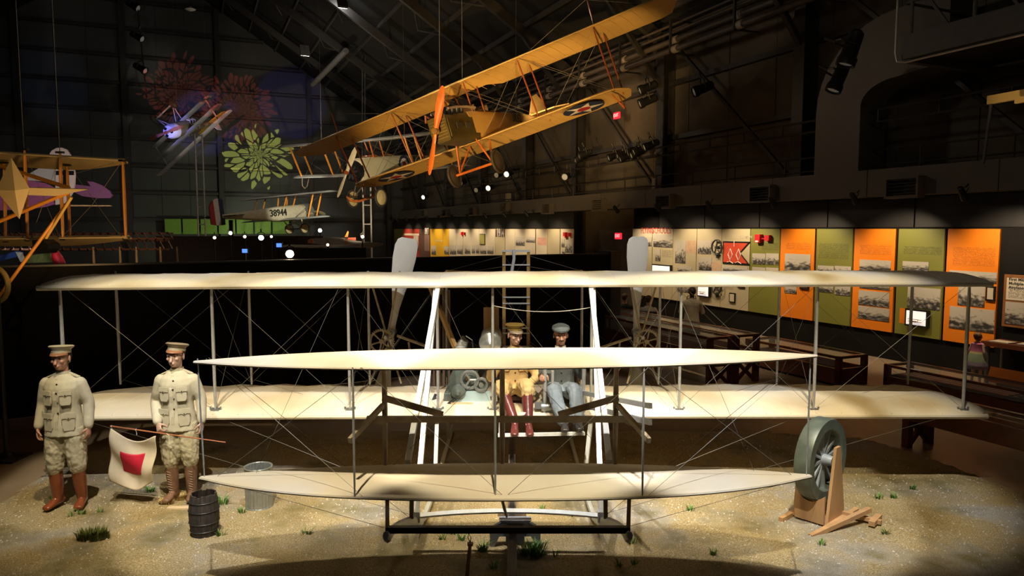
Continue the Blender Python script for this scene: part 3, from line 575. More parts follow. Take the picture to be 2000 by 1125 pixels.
# ---- propellers, sprockets and chain drive
def blade_mesh(s, c, ang_):
    R = Matrix.Translation(c) @ Matrix.Rotation(ang_, 4, 'Y')
    for sg in (1, -1):
        rings = []
        for r, wd, th, tw in ((.0, .085, .05, 60), (.12, .085, .045, 55), (.35, .12, .035, 42), (.6, .2, .03, 32), (.85, .29, .022, 24), (1.1, .335, .018, 19), (1.28, .325, .014, 16), (1.36, .27, .01, 15), (1.39, .17, .006, 15)):
            q = rad(tw) * .8; rr = []
            for k in range(10):
                t = 2 * math.pi * k / 10; a_ = math.cos(t) * wd / 2 + (.03 * r if r > .3 else 0); b_ = math.sin(t) * th
                rr.append(R @ V((sg * (a_ * math.cos(q) - b_ * math.sin(q)), a_ * math.sin(q) + b_ * math.cos(q), sg * r)))
            rings.append(rr)
        s.loft(rings)
for sx, ang_ in ((-1, rad(8.5)), (1, rad(-1.5))):
    hub = V((CX + sx * 1.78, 10.28, 1.55)); s = MB(); blade_mesh(s, hub, ang_); pr = fp(s, 'propeller', M('propeller_grey', (.62, .60, .55), .45, var=.08, scale=3), smooth=True, sharp=60)
    s = MB(); s.tube(hub + V((0, -.08, 0)), hub + V((0, .08, 0)), .06, n=14); fp(s, 'hub', m_alu, pr)
    s = MB(); s.tube(hub + V((0, -.55, 0)), hub, .025); fp(s, 'propeller_shaft', m_sil)
    c = V((CX + sx * 1.83, 9.74, 1.50)); s = MB(); ring(s, c, .155, .014, 28, 5)
    for k in range(6): s.tube(c, c + V((.15 * math.cos(k * math.pi / 3 + .3), 0, .15 * math.sin(k * math.pi / 3 + .3))), .012, n=5)
    for k in range(34): s.box(c + V((.172 * math.cos(k * .1848), 0, .172 * math.sin(k * .1848))), (.016, .012, .016), (0, -k * .1848, 0))
    s.tube(c + V((0, -.04, 0)), c + V((0, .04, 0)), .032, n=12); fp(s, 'chain_sprocket', m_br)
    for dz, e0, e1 in ((.13, .22, 1.1), (-.09, .05, 1.1)):
        p0 = V((CX + sx * (1.83 - e0), 9.72, 1.50 + dz * (1 if sx < 0 else .8) - e0 * .22)); p1 = V((CX + sx * .72, 9.4, 1.22 + dz * .8)); s = MB(); s.tube(p0, p1, .02, n=8); fp(s, 'chain_tube', m_br)
    s = MB(); s.tube((CX + sx * 1.45, 9.68, 1.50), (CX + sx * 1.42, 9.66, 1.30), .014); fp(s, 'tube_link', m_br)
    for z_, x_ in ((ZU + .08, 1.98), (ZL + .1, 1.98), (ZU + .08, 1.55), (ZL + .1, 1.55)): s = MB(); s.tube((CX + sx * x_, SR, z_), hub + V((0, -.4, 0)), .014); fp(s, 'propeller_bearer', m_br)
# ---- twin rudders and outriggers
m_gold = M('varnished_spruce', (.52, .31, .09), .4, var=.15, scale=6)
for x in (-.165, .245):
    s = MB(); rr = [(11.95, .95), (12.55, .95), (12.62, 1.1), (12.62, 2.5), (12.55, 2.66), (11.95, 2.66)]
    n = len(rr); s.add([(CX + x - .012, y, z) for y, z in rr] + [(CX + x + .012, y, z) for y, z in rr], [tuple(range(n)), tuple(range(2 * n - 1, n - 1, -1))] + [(k, (k + 1) % n, n + (k + 1) % n, n + k) for k in range(n)])
    rd = fp(s, 'rudder', m_mus); s = MB(); s.beam((CX + x, 11.93, .9), (CX + x, 11.93, 2.68), .055, .045); fp(s, 'rudder_post', m_gold, rd)
for y_ in (490, 517, 549, 580, 592, 640, 650, 676):
    z = at(1000, y_, Y=11.95).z; s = MB(); s.beam((CX - .19, 11.9, z), (CX + .27, 11.9, z), .025, .02 if y_ != 490 else .035); fp(s, 'rudder_crossbar', m_wht)
s = MB(); s.path([at(1003, 487, Y=11.8), at(1004, 505, Y=11.8), at(1001, 522, Y=11.8), at(999, 536, Y=11.8)], .026, 8); fp(s, 'rudder_horn', m_wht, smooth=True)
for a_, b_ in (((-.165, 1.3), (.245, 2.0)), ((.245, 1.3), (-.165, 2.0)), ((-.165, 2.05), (.245, 2.6)), ((.245, 2.05), (-.165, 2.6))): wire((CX + a_[0], 11.92, a_[1]), (CX + b_[0], 11.92, b_[1]))
for x in (-.92, .92):
    for z, zr in ((ZU + .08, 2.3), (ZL + .1, 1.1)):
        s = MB(); s.tube((CX + x, SR, z), (CX + (.245 if x > 0 else -.165), 11.95, zr), .016); fp(s, 'outrigger', m_wood)
for sx in (-1, 1):
    xr = .26 if sx > 0 else -.18
    wire((CX + xr, 11.9, 2.6), (CX + sx * .95, YR - .1, ZU + .06), .004); wire((CX + xr, 11.9, 2.42), (CX + sx * .6, YR - .1, ZU + .06), .004); wire((CX + xr, 11.9, 2.2), (CX + sx * 1.98, SR, ZL + .1))
# ================================================================== THE PATCH OF GROUND AND WHAT STANDS ON IT
edge_px = [(-60, 1020), (30, 955), (110, 905), (200, 868), (400, 850), (700, 838), (1000, 832), (1300, 836), (1500, 838), (1690, 850), (1830, 893), (2030, 968)]
edge = [at(x, y, z=0) for x, y in edge_px]; edge = [V((p.x, p.y, 0)) for p in edge]
edge = edge + [V((6.6, 6.5, 0)), V((6.2, 4.6, 0)), V((0, 4.0, 0)), V((-5.6, 4.4, 0)), V((-6.4, 6.0, 0))]
def inside(x, y):
    c = False; j = len(edge) - 1
    for i in range(len(edge)):
        a_, b_ = edge[i], edge[j]
        if (a_.y > y) != (b_.y > y) and x < (b_.x - a_.x) * (y - a_.y) / (b_.y - a_.y) + a_.x: c = not c
        j = i
    return c
def edist(x, y):
    best = 9
    for i in range(len(edge)):
        a_, b_ = edge[i - 1], edge[i]; ab = b_ - a_; t = max(0, min(1, ((x - a_.x) * ab.x + (y - a_.y) * ab.y) / ab.length_squared)); best = min(best, math.hypot(x - a_.x - ab.x * t, y - a_.y - ab.y * t))
    return best
def gz(x, y):                                      # height of the modelled turf
    if not inside(x, y): return -.05
    d = edist(x, y); e = min(1, d / .35)
    return -.05 + .05 * e + e * (.016 * noise.noise((x * 1.3, y * 1.3, 0)) + .008 * noise.noise((x * 5, y * 5, 2)))
gm = bpy.data.materials.new('dry_turf'); gm.use_nodes = True; nt = gm.node_tree; N = nt.nodes.new; L = nt.links.new; bs = nt.nodes['Principled BSDF']; bs.inputs['Roughness'].default_value = .95
tc = N('ShaderNodeTexCoord')
def nz(sc, det=5):
    n_ = N('ShaderNodeTexNoise'); n_.inputs['Scale'].default_value = sc; n_.inputs['Detail'].default_value = det; n_.inputs['Roughness'].default_value = .62; L(tc.outputs['Object'], n_.inputs[0]); return n_.outputs[0]
def rp(src, stops):
    r_ = N('ShaderNodeValToRGB'); els = r_.color_ramp.elements; els[0].position, els[1].position = stops[0][0], stops[-1][0]; els[0].color = (*stops[0][1], 1); els[1].color = (*stops[-1][1], 1)
    for p_, c_ in stops[1:-1]: e_ = els.new(p_); e_.color = (*c_, 1)
    L(src, r_.inputs[0]); return r_.outputs[0]
def mixc(f_, a_, b_):
    x = N('ShaderNodeMix'); x.data_type = 'RGBA'; L(f_, x.inputs[0]); L(a_, x.inputs[6]); L(b_, x.inputs[7]); return x.outputs[2]
straw = rp(nz(80, 10), [(.3, (.20, .14, .065)), (.46, (.50, .37, .18)), (.55, (.66, .52, .28)), (.70, (.95, .84, .60))])
grav = rp(nz(110, 8), [(.3, (.22, .21, .205)), (.5, (.56, .54, .53)), (.7, (.95, .94, .93))])
green = rp(nz(85, 8), [(.3, (.10, .08, .02)), (.6, (.36, .29, .08)), (.75, (.5, .45, .2))])
fg = rp(nz(.75, 3), [(.5, (0, 0, 0)), (.63, (.9, .9, .9))]); ff = rp(nz(1.5, 3), [(.5, (0, 0, 0)), (.68, (.85, .85, .85))])
L(mixc(ff, mixc(fg, straw, grav), green), bs.inputs['Base Color'])
bp = N('ShaderNodeBump'); bp.inputs['Strength'].default_value = .9; bp.inputs['Distance'].default_value = .03; L(nz(150, 8), bp.inputs['Height']); L(bp.outputs[0], bs.inputs['Normal'])
s = MB(); x0, x1, y0, y1 = -6.9, 7.2, 3.9, 11.5; nx, ny = 180, 96; ids = {}
for i in range(nx):
    for j in range(ny):
        cx_, cy_ = x0 + (x1 - x0) * (i + .5) / nx, y0 + (y1 - y0) * (j + .5) / ny
        if not inside(cx_, cy_): continue
        q = []
        for a_, b_ in ((0, 0), (1, 0), (1, 1), (0, 1)):
            key = (i + a_, j + b_)
            if key not in ids: x, y = x0 + (x1 - x0) * key[0] / nx, y0 + (y1 - y0) * key[1] / ny; ids[key] = len(s.v); s.v.append(V((x, y, gz(x, y))))
            q.append(ids[key])
        s.f.append(q); s.mi.append(0)
struct(s.build('floor_display_turf', gm, smooth=True))
# loose straw and grit
s = MB(); rnd = random.Random(3); n_ = 0
while n_ < 24000:
    x, y = rnd.uniform(-6.3, 6.6), rnd.uniform(4.6, 11.2)
    if not inside(x, y): continue
    z = gz(x, y); n_ += 1
    if n_ % 3 == 0:
        r = rnd.uniform(.004, .013); a_ = rnd.random() * 6.28; vs = [V((r * math.cos(a_ + k * 2.09), r * math.sin(a_ + k * 2.09), 0)) for k in range(3)] + [V((0, 0, r * .9))]
        s.cur = 0; s.add([V((x, y, z)) + p for p in vs], [(0, 1, 3), (1, 2, 3), (2, 0, 3)])
    else:
        l = rnd.uniform(.02, .06); a_ = rnd.random() * 6.28; d = V((math.cos(a_), math.sin(a_), rnd.uniform(0, .5))) * l; wv = V((-math.sin(a_), math.cos(a_), 0)) * .0018
        s.cur = 1; p = V((x, y, z)); s.add([p - wv, p + wv, p + d], [(0, 1, 2)])
tag(s.build('loose_grit', [M('grit', (.62, .58, .52), .9), M('straw_bits', (.55, .40, .18), .9)]), 'loose straw bits and grit scattered over the dry turf', 'grit', kind='stuff')
# grass tufts
m_grass = M('plastic_grass', (.10, .22, .035), .6, var=.35, scale=30); m_moss = M('dark_moss', (.09, .11, .015), .8, var=.4, scale=25); m_straw = M('straw_tuft', (.52, .37, .16), .9, var=.25, scale=30)
def tuft(px, py, size, n, label, mat, grp, seed, hgt=.09, droop=1.0):
    p = at(px, py, z=0); p.z = gz(p.x, p.y) - .003; t = random.Random(seed); s = MB()
    for i in range(n):
        a_ = t.random() * 6.28; r0 = size * math.sqrt(t.random()) * .8; b_ = V((r0 * math.cos(a_), r0 * math.sin(a_) * .6, 0)); a_ += t.uniform(-.7, .7); h = hgt * t.uniform(.5, 1.1); ln = h * t.uniform(.4, 1.1) * droop; wv = V((-math.sin(a_), math.cos(a_), 0)) * t.uniform(.003, .006); d = V((math.cos(a_), math.sin(a_), 0))
        q1 = b_ + d * ln * .4 + V((0, 0, h * .7)); q2 = b_ + d * ln + V((0, 0, h))
        s.add([b_ - wv, b_ + wv, q1 + wv * .8, q1 - wv * .8, q2], [(0, 1, 2, 3), (3, 2, 4)])
    return tag(s.build('grass_tuft', mat, loc=p), label, 'grass', grp)
tuft(183, 1052, .19, 420, 'large dark mossy clump in front of the man in tall boots', m_moss, None, 1, .10, .6)
tuft(1042, 1082, .15, 190, 'thick green grass clump against the rail dolly', m_grass, None, 2, .12)
tuft(943, 1078, .05, 60, 'upright green tuft at the other side of the rail dolly', m_grass, None, 3, .10)
tuft(293, 961, .07, 50, 'green sprig between the two standing soldiers', m_grass, None, 4, .07)
tuft(435, 985, .06, 45, 'green sprig behind the old wooden keg', m_grass, None, 5, .10)
tuft(325, 984, .09, 150, 'pile of dry straw beside the brown laced boots', m_straw, None, 6, .06); tuft(352, 975, .10, 150, 'pile of dry straw between the brown laced boots', m_straw, None, 7, .08)
for i, (px, py, sz, n) in enumerate(((160, 1005, .05, 22), (103, 975, .04, 18), (138, 1010, .03, 12), (196, 1002, .03, 12), (430, 1046, .05, 20), (472, 1002, .05, 24), (600, 1042, .06, 26), (885, 1042, .05, 24), (902, 1055, .04, 20), (895, 1032, .04, 18), (865, 1055, .03, 14), (965, 1112, .04, 28), (1083, 1086, .03, 12), (1235, 1062, .05, 26), (1210, 1106, .05, 18), (1240, 1102, .03, 12), (1350, 998, .05, 20), (1392, 1085, .04, 22), (1565, 975, .05, 30), (1605, 1065, .04, 18), (1715, 973, .06, 30), (1745, 972, .04, 22), (1780, 955, .05, 24), (1730, 1043, .04, 18), (1115, 1008, .04, 16), (1060, 995, .03, 14))):
    tuft(px, py, sz, n, 'small sparse green grass sprig in the dry turf', m_grass, 'small grass sprigs in the turf', 20 + i, .07)
# old wooden keg: staves and hoops
p = at(400, 1042, z=0); t = thing('wooden_keg', 'old dark wooden keg open at the top, bound with thin hoops', 'barrel', (p.x, p.y, gz(p.x, p.y) - .004))
m_stave = M('old_stave', (.045, .036, .03), .75, var=.45, scale=10, stretch=(4, 4, .5)); H_ = .42; nst = 18
def brad(z): return .122 + .022 * math.sin(math.pi * z / H_)
for k in range(nst):
    a0, a1 = 2 * math.pi * k / nst + .012, 2 * math.pi * (k + 1) / nst - .012; rg = []
    top = H_ - (.012 if k % 4 == 1 else 0)
    for z in [top * i / 6 for i in range(7)]:
        R, r = brad(z), brad(z) - .014; rg.append([(R * math.cos(a0), R * math.sin(a0), z), (R * math.cos(a1), R * math.sin(a1), z), (r * math.cos(a1), r * math.sin(a1), z), (r * math.cos(a0), r * math.sin(a0), z)])
    s = MB(); s.loft([[V(q) for q in r_] for r_ in rg]); s.build('stave', m_stave, t)
for z in (.06, .14, .26, .35): s = MB(); s.path([((brad(z) + .002) * math.cos(2 * math.pi * k / 24), (brad(z) + .002) * math.sin(2 * math.pi * k / 24), z) for k in range(24)], .005, 5, closed=True); s.build('hoop', m_iron, t)
s = MB(); s.lathe([(.005, .02), (.115, .02), (.115, .03), (.005, .03)], 16); s.build('keg_bottom', m_stave, t)
# galvanised tub
p = at(499, 996, z=0); t = thing('corrugated_tub', 'grey corrugated metal tub half hidden under the lower elevator', 'tub', (p.x, p.y + .12, gz(p.x, p.y) - .003)); m_galv = M('galvanised', (.42, .45, .46), .4, .7, var=.12, scale=20)
n = 96; rings = [[V(((r + .004 * math.cos(k * 24 * 2 * math.pi / n)) * math.cos(2 * math.pi * k / n), (r + .004 * math.cos(k * 24 * 2 * math.pi / n)) * math.sin(2 * math.pi * k / n), z)) for k in range(n)] for r, z in ((.14, 0), (.145, .45), (.135, .45), (.132, .02))]
s = MB(); s.loft(rings); s.build('corrugated_wall', m_galv, t, smooth=True); s = MB(); s.path([(.147 * math.cos(k * .262), .147 * math.sin(k * .262), .45) for k in range(24)], .008, 6, closed=True); s.build('rim', m_galv, t); s = MB(); s.path([(.142 * math.cos(k * .262), .142 * math.sin(k * .262), .008) for k in range(24)], .007, 6, closed=True); s.build('foot_ring', m_galv, t)
# loose board and stake
p = at(352, 990, z=.02); s = MB(); s.box((0, 0, 0), (.27, .07, .022), (0, 0, .06)); bev(tag(s.build('short_board', M('raw_pine', (.66, .52, .37), .7), loc=(p.x, p.y, gz(p.x, p.y) + .012)), 'short pale board lying before the laced boots', 'board'), .003)
p = at(914, 1128, z=0); t = thing('wooden_stake', 'weathered stake with a twisted wire loop before the flyer', 'stake', (p.x + .02, p.y - .02, -.01)); s = MB(); s.beam((-.03, 0, 0), (0, .02, .31), .035, .04, w2=.03); s.box((.002, .02, .315), (.05, .05, .02)); s.build('post', m_wood, t)
s = MB(); s.path([(0, .02, .32), (.01, .0, .38), (-.01, .02, .41), (-.02, .03, .37), (0, .02, .33)], .004, 4); s.build('wire_loop', m_iron, t)
# launching rail with its dolly
t = thing('launching_rail', 'long wooden launching rail running out under the flyer', 'rail', (0, 6.0, 0)); m_rail = M('rail_timber', (.13, .095, .075), .5, var=.2, scale=9)
for a_, b_ in ((4.3, 6.55), (6.8, 9.4)): s = MB(); s.box((.0, (a_ + b_) / 2, .13), (.085, b_ - a_, .2)); s.build('rail_timber', m_rail, t, world=True)
s = MB(); s.box((0, 6.9, .238), (.05, 5.0, .012)); s.build('rail_strip', m_iron, t, world=True)
for y in (4.6, 5.8, 7.4, 8.8): s = MB(); s.box((0, y, .015), (.3, .1, .04)); s.build('sleeper', m_rail, t, world=True)
t = thing('rail_dolly', 'dark arched dolly carrying the skid crossbar on the rail', 'dolly', (CX, 6.68, 0))
arch = [(-.245, .0), (-.245, .14), (-.2, .19), (-.12, .235), (.12, .235), (.2, .19), (.245, .14), (.245, 0), (.19, 0), (.16, .09), (.09, .09), (.09, .02), (-.09, .02), (-.09, .09), (-.16, .09), (-.19, 0)]
s = MB(); s.prism(arch, .05, Matrix.Translation((CX, 6.70, 0)) @ Matrix.Rotation(rad(90), 4, 'X')); s.build('arched_plate', M('slate_paint', (.045, .048, .052), .4), t, world=True)
s = MB(); s.prism([(-.24, .0), (-.2, .0), (-.15, .1), (-.11, .1), (-.11, .13), (-.24, .13)], .02, Matrix.Translation((CX, 6.648, 0)) @ Matrix.Rotation(rad(90), 4, 'X')); s.build('foot_bracket', M('slate_light', (.16, .17, .17), .4), t, world=True)
s = MB(); s.prism([(.24, .0), (.24, .13), (.11, .13), (.11, .1), (.15, .1), (.2, .0)], .02, Matrix.Translation((CX, 6.648, 0)) @ Matrix.Rotation(rad(90), 4, 'X')); s.build('foot_bracket', M('slate_light', (0, 0, 0)), t, world=True)
s = MB(); s.prism([(-.15, .375), (.15, .375), (.12, .345), (-.12, .345)], .1, Matrix.Translation((CX, 6.52, -.03)) @ Matrix.Rotation(rad(90), 4, 'X')); s.build('saddle', M('saddle_blue', (.40, .46, .58), .4), t, world=True)
s = MB(); s.tube((CX - .075, 6.47, .285), (CX + .075, 6.47, .285), .03, n=12); s.box((CX, 6.5, .26), (.04, .1, .07)); s.build('roller', m_alu, t, world=True)
# wheel in a timber stand
p = at(1600, 1012, z=0); wb = V((p.x + .02, p.y + .06, gz(p.x, p.y)))
WZ = rad(-48); t = thing('wheel_stand', 'tall grey-green spoked wheel held in a rough timber stand', 'wheel', wb, WZ)
m_gw = M('wheel_green', (.115, .14, .115), .45, .2, var=.25, scale=6); m_gs = M('spoke_grey', (.36, .40, .44), .4, .2); m_pine = M('stand_pine', (.48, .28, .13), .6, var=.2, scale=7, stretch=(1, 1, .2))
R_, wc = .43, V((0, 0, .635)); Wx = Matrix.Translation(wc) @ Matrix.Rotation(rad(90), 4, 'Y')
s = MB(); s.lathe([(R_, -.085), (R_ + .008, -.07), (R_ + .008, .07), (R_, .085), (R_ - .10, .085), (R_ - .11, .075), (R_ - .11, -.075), (R_ - .10, -.085), (R_, -.085)], 48, Wx, caps=False); wh = s.build('wheel_rim', m_gw, t, smooth=True, sharp=35)
for k in range(12):
    a_ = k * math.pi / 6 + .1; e = wc + V((0, (R_ - .1) * math.cos(a_), (R_ - .1) * math.sin(a_))); s = MB(); s.beam(wc, e, .03, .055, up=(1, 0, 0), h2=.08); s.build('spoke', m_gs, wh)
s = MB(); s.lathe([(.01, -.1), (.05, -.1), (.06, -.06), (.06, .06), (.05, .13), (.01, .13)], 16, Wx); s.build('hub', m_gs, wh, smooth=True)
for sx in (-.17, .17):
    s = MB(); poly = [(-.20, .02), (.20, .02), (.05, .80), (-.05, .80)]; s.prism(poly, .03, Matrix.Translation((sx - .015, 0, 0)) @ Matrix.Rotation(rad(90), 4, 'Z') @ Matrix.Rotation(rad(90), 4, 'X')) if sx > 0 else s.prism([(-.2, .02), (.2, .02), (.17, .36), (-.17, .36)], .03, Matrix.Translation((sx - .015, 0, 0)) @ Matrix.Rotation(rad(90), 4, 'Z') @ Matrix.Rotation(rad(90), 4, 'X')); s.build('cheek_board', m_pine, t)
cut = [(-.155, .02), (.155, .02), (.155, .32)] + [(.155 - .31 * i / 8, .32 - .09 * math.sin(math.pi * i / 8)) for i in range(1, 9)]
s = MB(); s.prism(cut, .03, Matrix.Translation((0, -.2, 0)) @ Matrix.Rotation(rad(90), 4, 'X')); s.build('front_board', m_pine, t)
for sx in (-.21, .21): s = MB(); s.beam((sx, -.42, .02), (sx, .45, .02), .05, .045); s.build('base_runner', m_pine, t)
s = MB(); s.beam((-.23, .1, .06), (.55, .22, .05), .05, .04); s.build('base_cross', m_pine, t)
s = MB(); s.beam((.17, -.55, .0), (.42, .25, .14), .05, .045); s.build('prop_board', m_pine, t)
s = MB(); s.beam((.5, .1, .05), (.48, .34, .06), .06, .05); s.build('base_block', m_pine, t)
# dark floor post at the far left
p = at(14, 896, z=-.05); t = thing('floor_stand', 'black upright stand on a flat square base by the partition', 'stand', p); s = MB(); s.tube((0, 0, .02), (0, 0, 2.6), .03, n=10); s.build('upright', m_iron, t); s = MB(); s.box((0, 0, .012), (.42, .42, .02)); s.build('base', m_iron, t); s = MB(); s.lathe([(.08, .02), (.06, .06), (.03, .08)], 12); s.build('collar', m_iron, t)
# ================================================================== FIGURES
m_skin = M('mannequin_skin', (.46, .24, .17), .5, var=.1, scale=12); m_skin2 = M('mannequin_skin_pale', (.52, .33, .27), .45, var=.08, scale=12)
m_hair = M('dark_hair', (.025, .016, .012), .6, var=.3, scale=60); m_eye = M('eye_dark', (.02, .015, .012), .2, var=0)
def remesh(o, vox, smooth_it=3, disp=0.0, dsc=.12):
    r = o.modifiers.new('skin', 'REMESH'); r.mode = 'VOXEL'; r.voxel_size = vox; r.use_smooth_shade = True
    if smooth_it: k = o.modifiers.new('relax', 'SMOOTH'); k.iterations = smooth_it; k.factor = .5
    if disp:
        tx = bpy.data.textures.new('folds', 'CLOUDS'); tx.noise_scale = dsc; tx.noise_depth = 2; tx.noise_basis = 'VORONOI_F2_F1' if disp > .012 else 'ORIGINAL_PERLIN'
        d = o.modifiers.new('folds', 'DISPLACE'); d.texture = tx; d.strength = disp; d.mid_level = .5; d.texture_coords = 'LOCAL'
        k = o.modifiers.new('relax_folds', 'SMOOTH'); k.iterations = 2; k.factor = .5
    return o
def interp(pts, rs, sub=4):
    P = []; R = []; n = len(pts); pts = [V(p) for p in pts]
    for i in range(n - 1):
        p0, p1, p2, p3 = pts[max(0, i - 1)], pts[i], pts[i + 1], pts[min(n - 1, i + 2)]
        for k in range(sub):
            t = k / sub; P.append(.5 * ((2 * p1) + (p2 - p0) * t + (2 * p0 - 5 * p1 + 4 * p2 - p3) * t * t + (3 * p1 - p0 - 3 * p2 + p3) * t ** 3)); R.append(rs[i] + (rs[i + 1] - rs[i]) * t)
    return P + [pts[-1]], R + [rs[-1]]
def limb(mb, pts, rs, n=12, ends=True, sub=4):
    P, R = interp(pts, rs, sub); mb.path(P, R, n)
    if ends: mb.ball(P[0], R[0] * .98, 10, 6); mb.ball(P[-1], R[-1] * .98, 10, 6)
def torso(mb, rings, n=20):
    rg = []
    for (x, y, z), rx, ry in rings: rg.append([V((x + rx * math.copysign(abs(math.cos(2 * math.pi * k / n)) ** .85, math.cos(2 * math.pi * k / n)), y + ry * math.sin(2 * math.pi * k / n), z)) for k in range(n)])
    mb.loft(rg)
def foot(mb, ank, d, ln=.26, w=.048, h=.075, inf=0.0):
    d = V(d).normalized(); a = V((0, 0, 1)); side = d.cross(a).normalized(); up = side.cross(d); ank = V(ank); rg = []
    for t, wk, hk, lift in ((-.28, .55, .55, .15), (-.2, .8, .95, 0), (0, .85, 1.15, 0), (.25, .85, .95, 0), (.45, 1.0, .7, 0), (.62, .98, .55, 0), (.7, .7, .4, .05)):
        c = ank + d * ln * t + up * (-.055 + hk * h * .5 + lift * h); rg.append([c + side * math.cos(2 * math.pi * k / 12) * (w * wk + inf) + up * math.sin(2 * math.pi * k / 12) * (hk * h * .52 + inf) for k in range(12)])
    mb.loft(rg)
def hand(mb, wr, d, nrm, thumb, curl=.5, sc=1.0):
    wr = V(wr); d = V(d).normalized(); nrm = V(nrm); nrm = (nrm - d * nrm.dot(d)).normalized(); sd = d.cross(nrm).normalized()
    if sd.dot(V(thumb)) < 0: sd = -sd                    # sd points to the thumb side
    rg = []
    for t, wk, hk in ((-.01, .024, .018), (.03, .034, .017), (.065, .041, .015), (.092, .039, .012)):
        c = wr + d * t * sc; rg.append([c + sd * math.cos(2 * math.pi * k / 12) * wk * sc + nrm * math.sin(2 * math.pi * k / 12) * hk * sc for k in range(12)])
    mb.loft(rg)
    for i, (off, ln) in enumerate(((.029, .068), (.010, .076), (-.010, .071), (-.028, .056))):
        p = wr + d * .082 * sc + sd * off * sc; a = curl * .6; pts = [p - d * .02 * sc, p]
        for seg, add in ((.45, curl * .8), (.32, curl), (.25, curl * .7)):
            p = p + (d * math.cos(a) + nrm * math.sin(a)) * ln * seg * sc; a += add; pts.append(p)
        limb(mb, pts, [.0095 * sc, .0095 * sc, .009 * sc, .0085 * sc, .0072 * sc], 8, True, 2)
    p = wr + d * .025 * sc + sd * .026 * sc; pts = [p]; q = (sd * .75 + d * .6 + nrm * .35 * (1 + curl)).normalized(); p = p + q * .038 * sc; pts.append(p); q = (sd * .2 + d * .9 + nrm * .5 * (1 + curl)).normalized(); p = p + q * .03 * sc; pts.append(p); p = p + q * .022 * sc; pts.append(p)
    limb(mb, pts, [.014 * sc, .0115 * sc, .010 * sc, .008 * sc], 8, True, 2)
def head(mb, c, Rm, sc=1.0):
    c = V(c)
    def B(p, r, e=None): mb.ball(c + Rm @ (V(p) * sc), V(r) * sc, 18, 12, (Rm @ Euler(e).to_matrix()) if e else Rm)
    B((0, .012, .035), (.076, .094, .082)); B((0, -.022, -.035), (.060, .066, .078)); B((0, -.045, -.082), (.034, .036, .026)); B((0, -.02, .0), (.068, .07, .07))
    for q in range(6):                                     # nose
        t = q / 5; B((0, -.088 - .022 * t, .012 - .048 * t), (.009 + .007 * t, .011, .012))
    B((0, -.081, .026), (.055, .013, .011)); B((0, -.088, -.060), (.024, .010, .0055)); B((0, -.085, -.070), (.022, .010, .006)); B((-.040, -.068, -.018), (.022, .018, .018)); B((.040, -.068, -.018), (.022, .018, .018))
    for sx in (-1, 1): B((sx * .077, .012, -.005), (.010, .024, .036), (0, 0, sx * .3))
def cap_service(hd, c, Rm, mat, visor, band, tilt=0.0):
    Mx = Matrix.Translation(c) @ Rm.to_4x4(); k = MB()
    k.lathe([(.090, .062), (.093, .098), (.118, .120), (.124, .130), (.110, .140), (.02, .145)], 24, Mx @ Matrix.Translation((0, .006, 0)) @ Matrix.Rotation(rad(-6), 4, 'X') @ Matrix.Diagonal((.93, 1.1, 1, 1))); cp = k.build('cap', mat, hd, world=True, smooth=True, sharp=60)
    k = MB(); k.lathe([(.0915, .061), (.0945, .061), (.0955, .088), (.0925, .088)], 24, Mx @ Matrix.Translation((0, .004, 0)) @ Matrix.Rotation(rad(-6), 4, 'X') @ Matrix.Diagonal((.93, 1.1, 1, 1)), caps=False); k.build('cap_band', band, cp, world=True, smooth=True)
    k = MB(); k.sheet(lambda a, b_: Mx @ V(((.09 + .006 * b_) * math.sin((a - .5) * 2.5), .008 - (.099 + .045 * b_ * math.cos((a - .5) * 2.4)) * math.cos((a - .5) * 2.5), .070 - .024 * b_)), 14, 4); solid(k.build('visor', visor, cp, world=True, smooth=True), .004)
    return cp
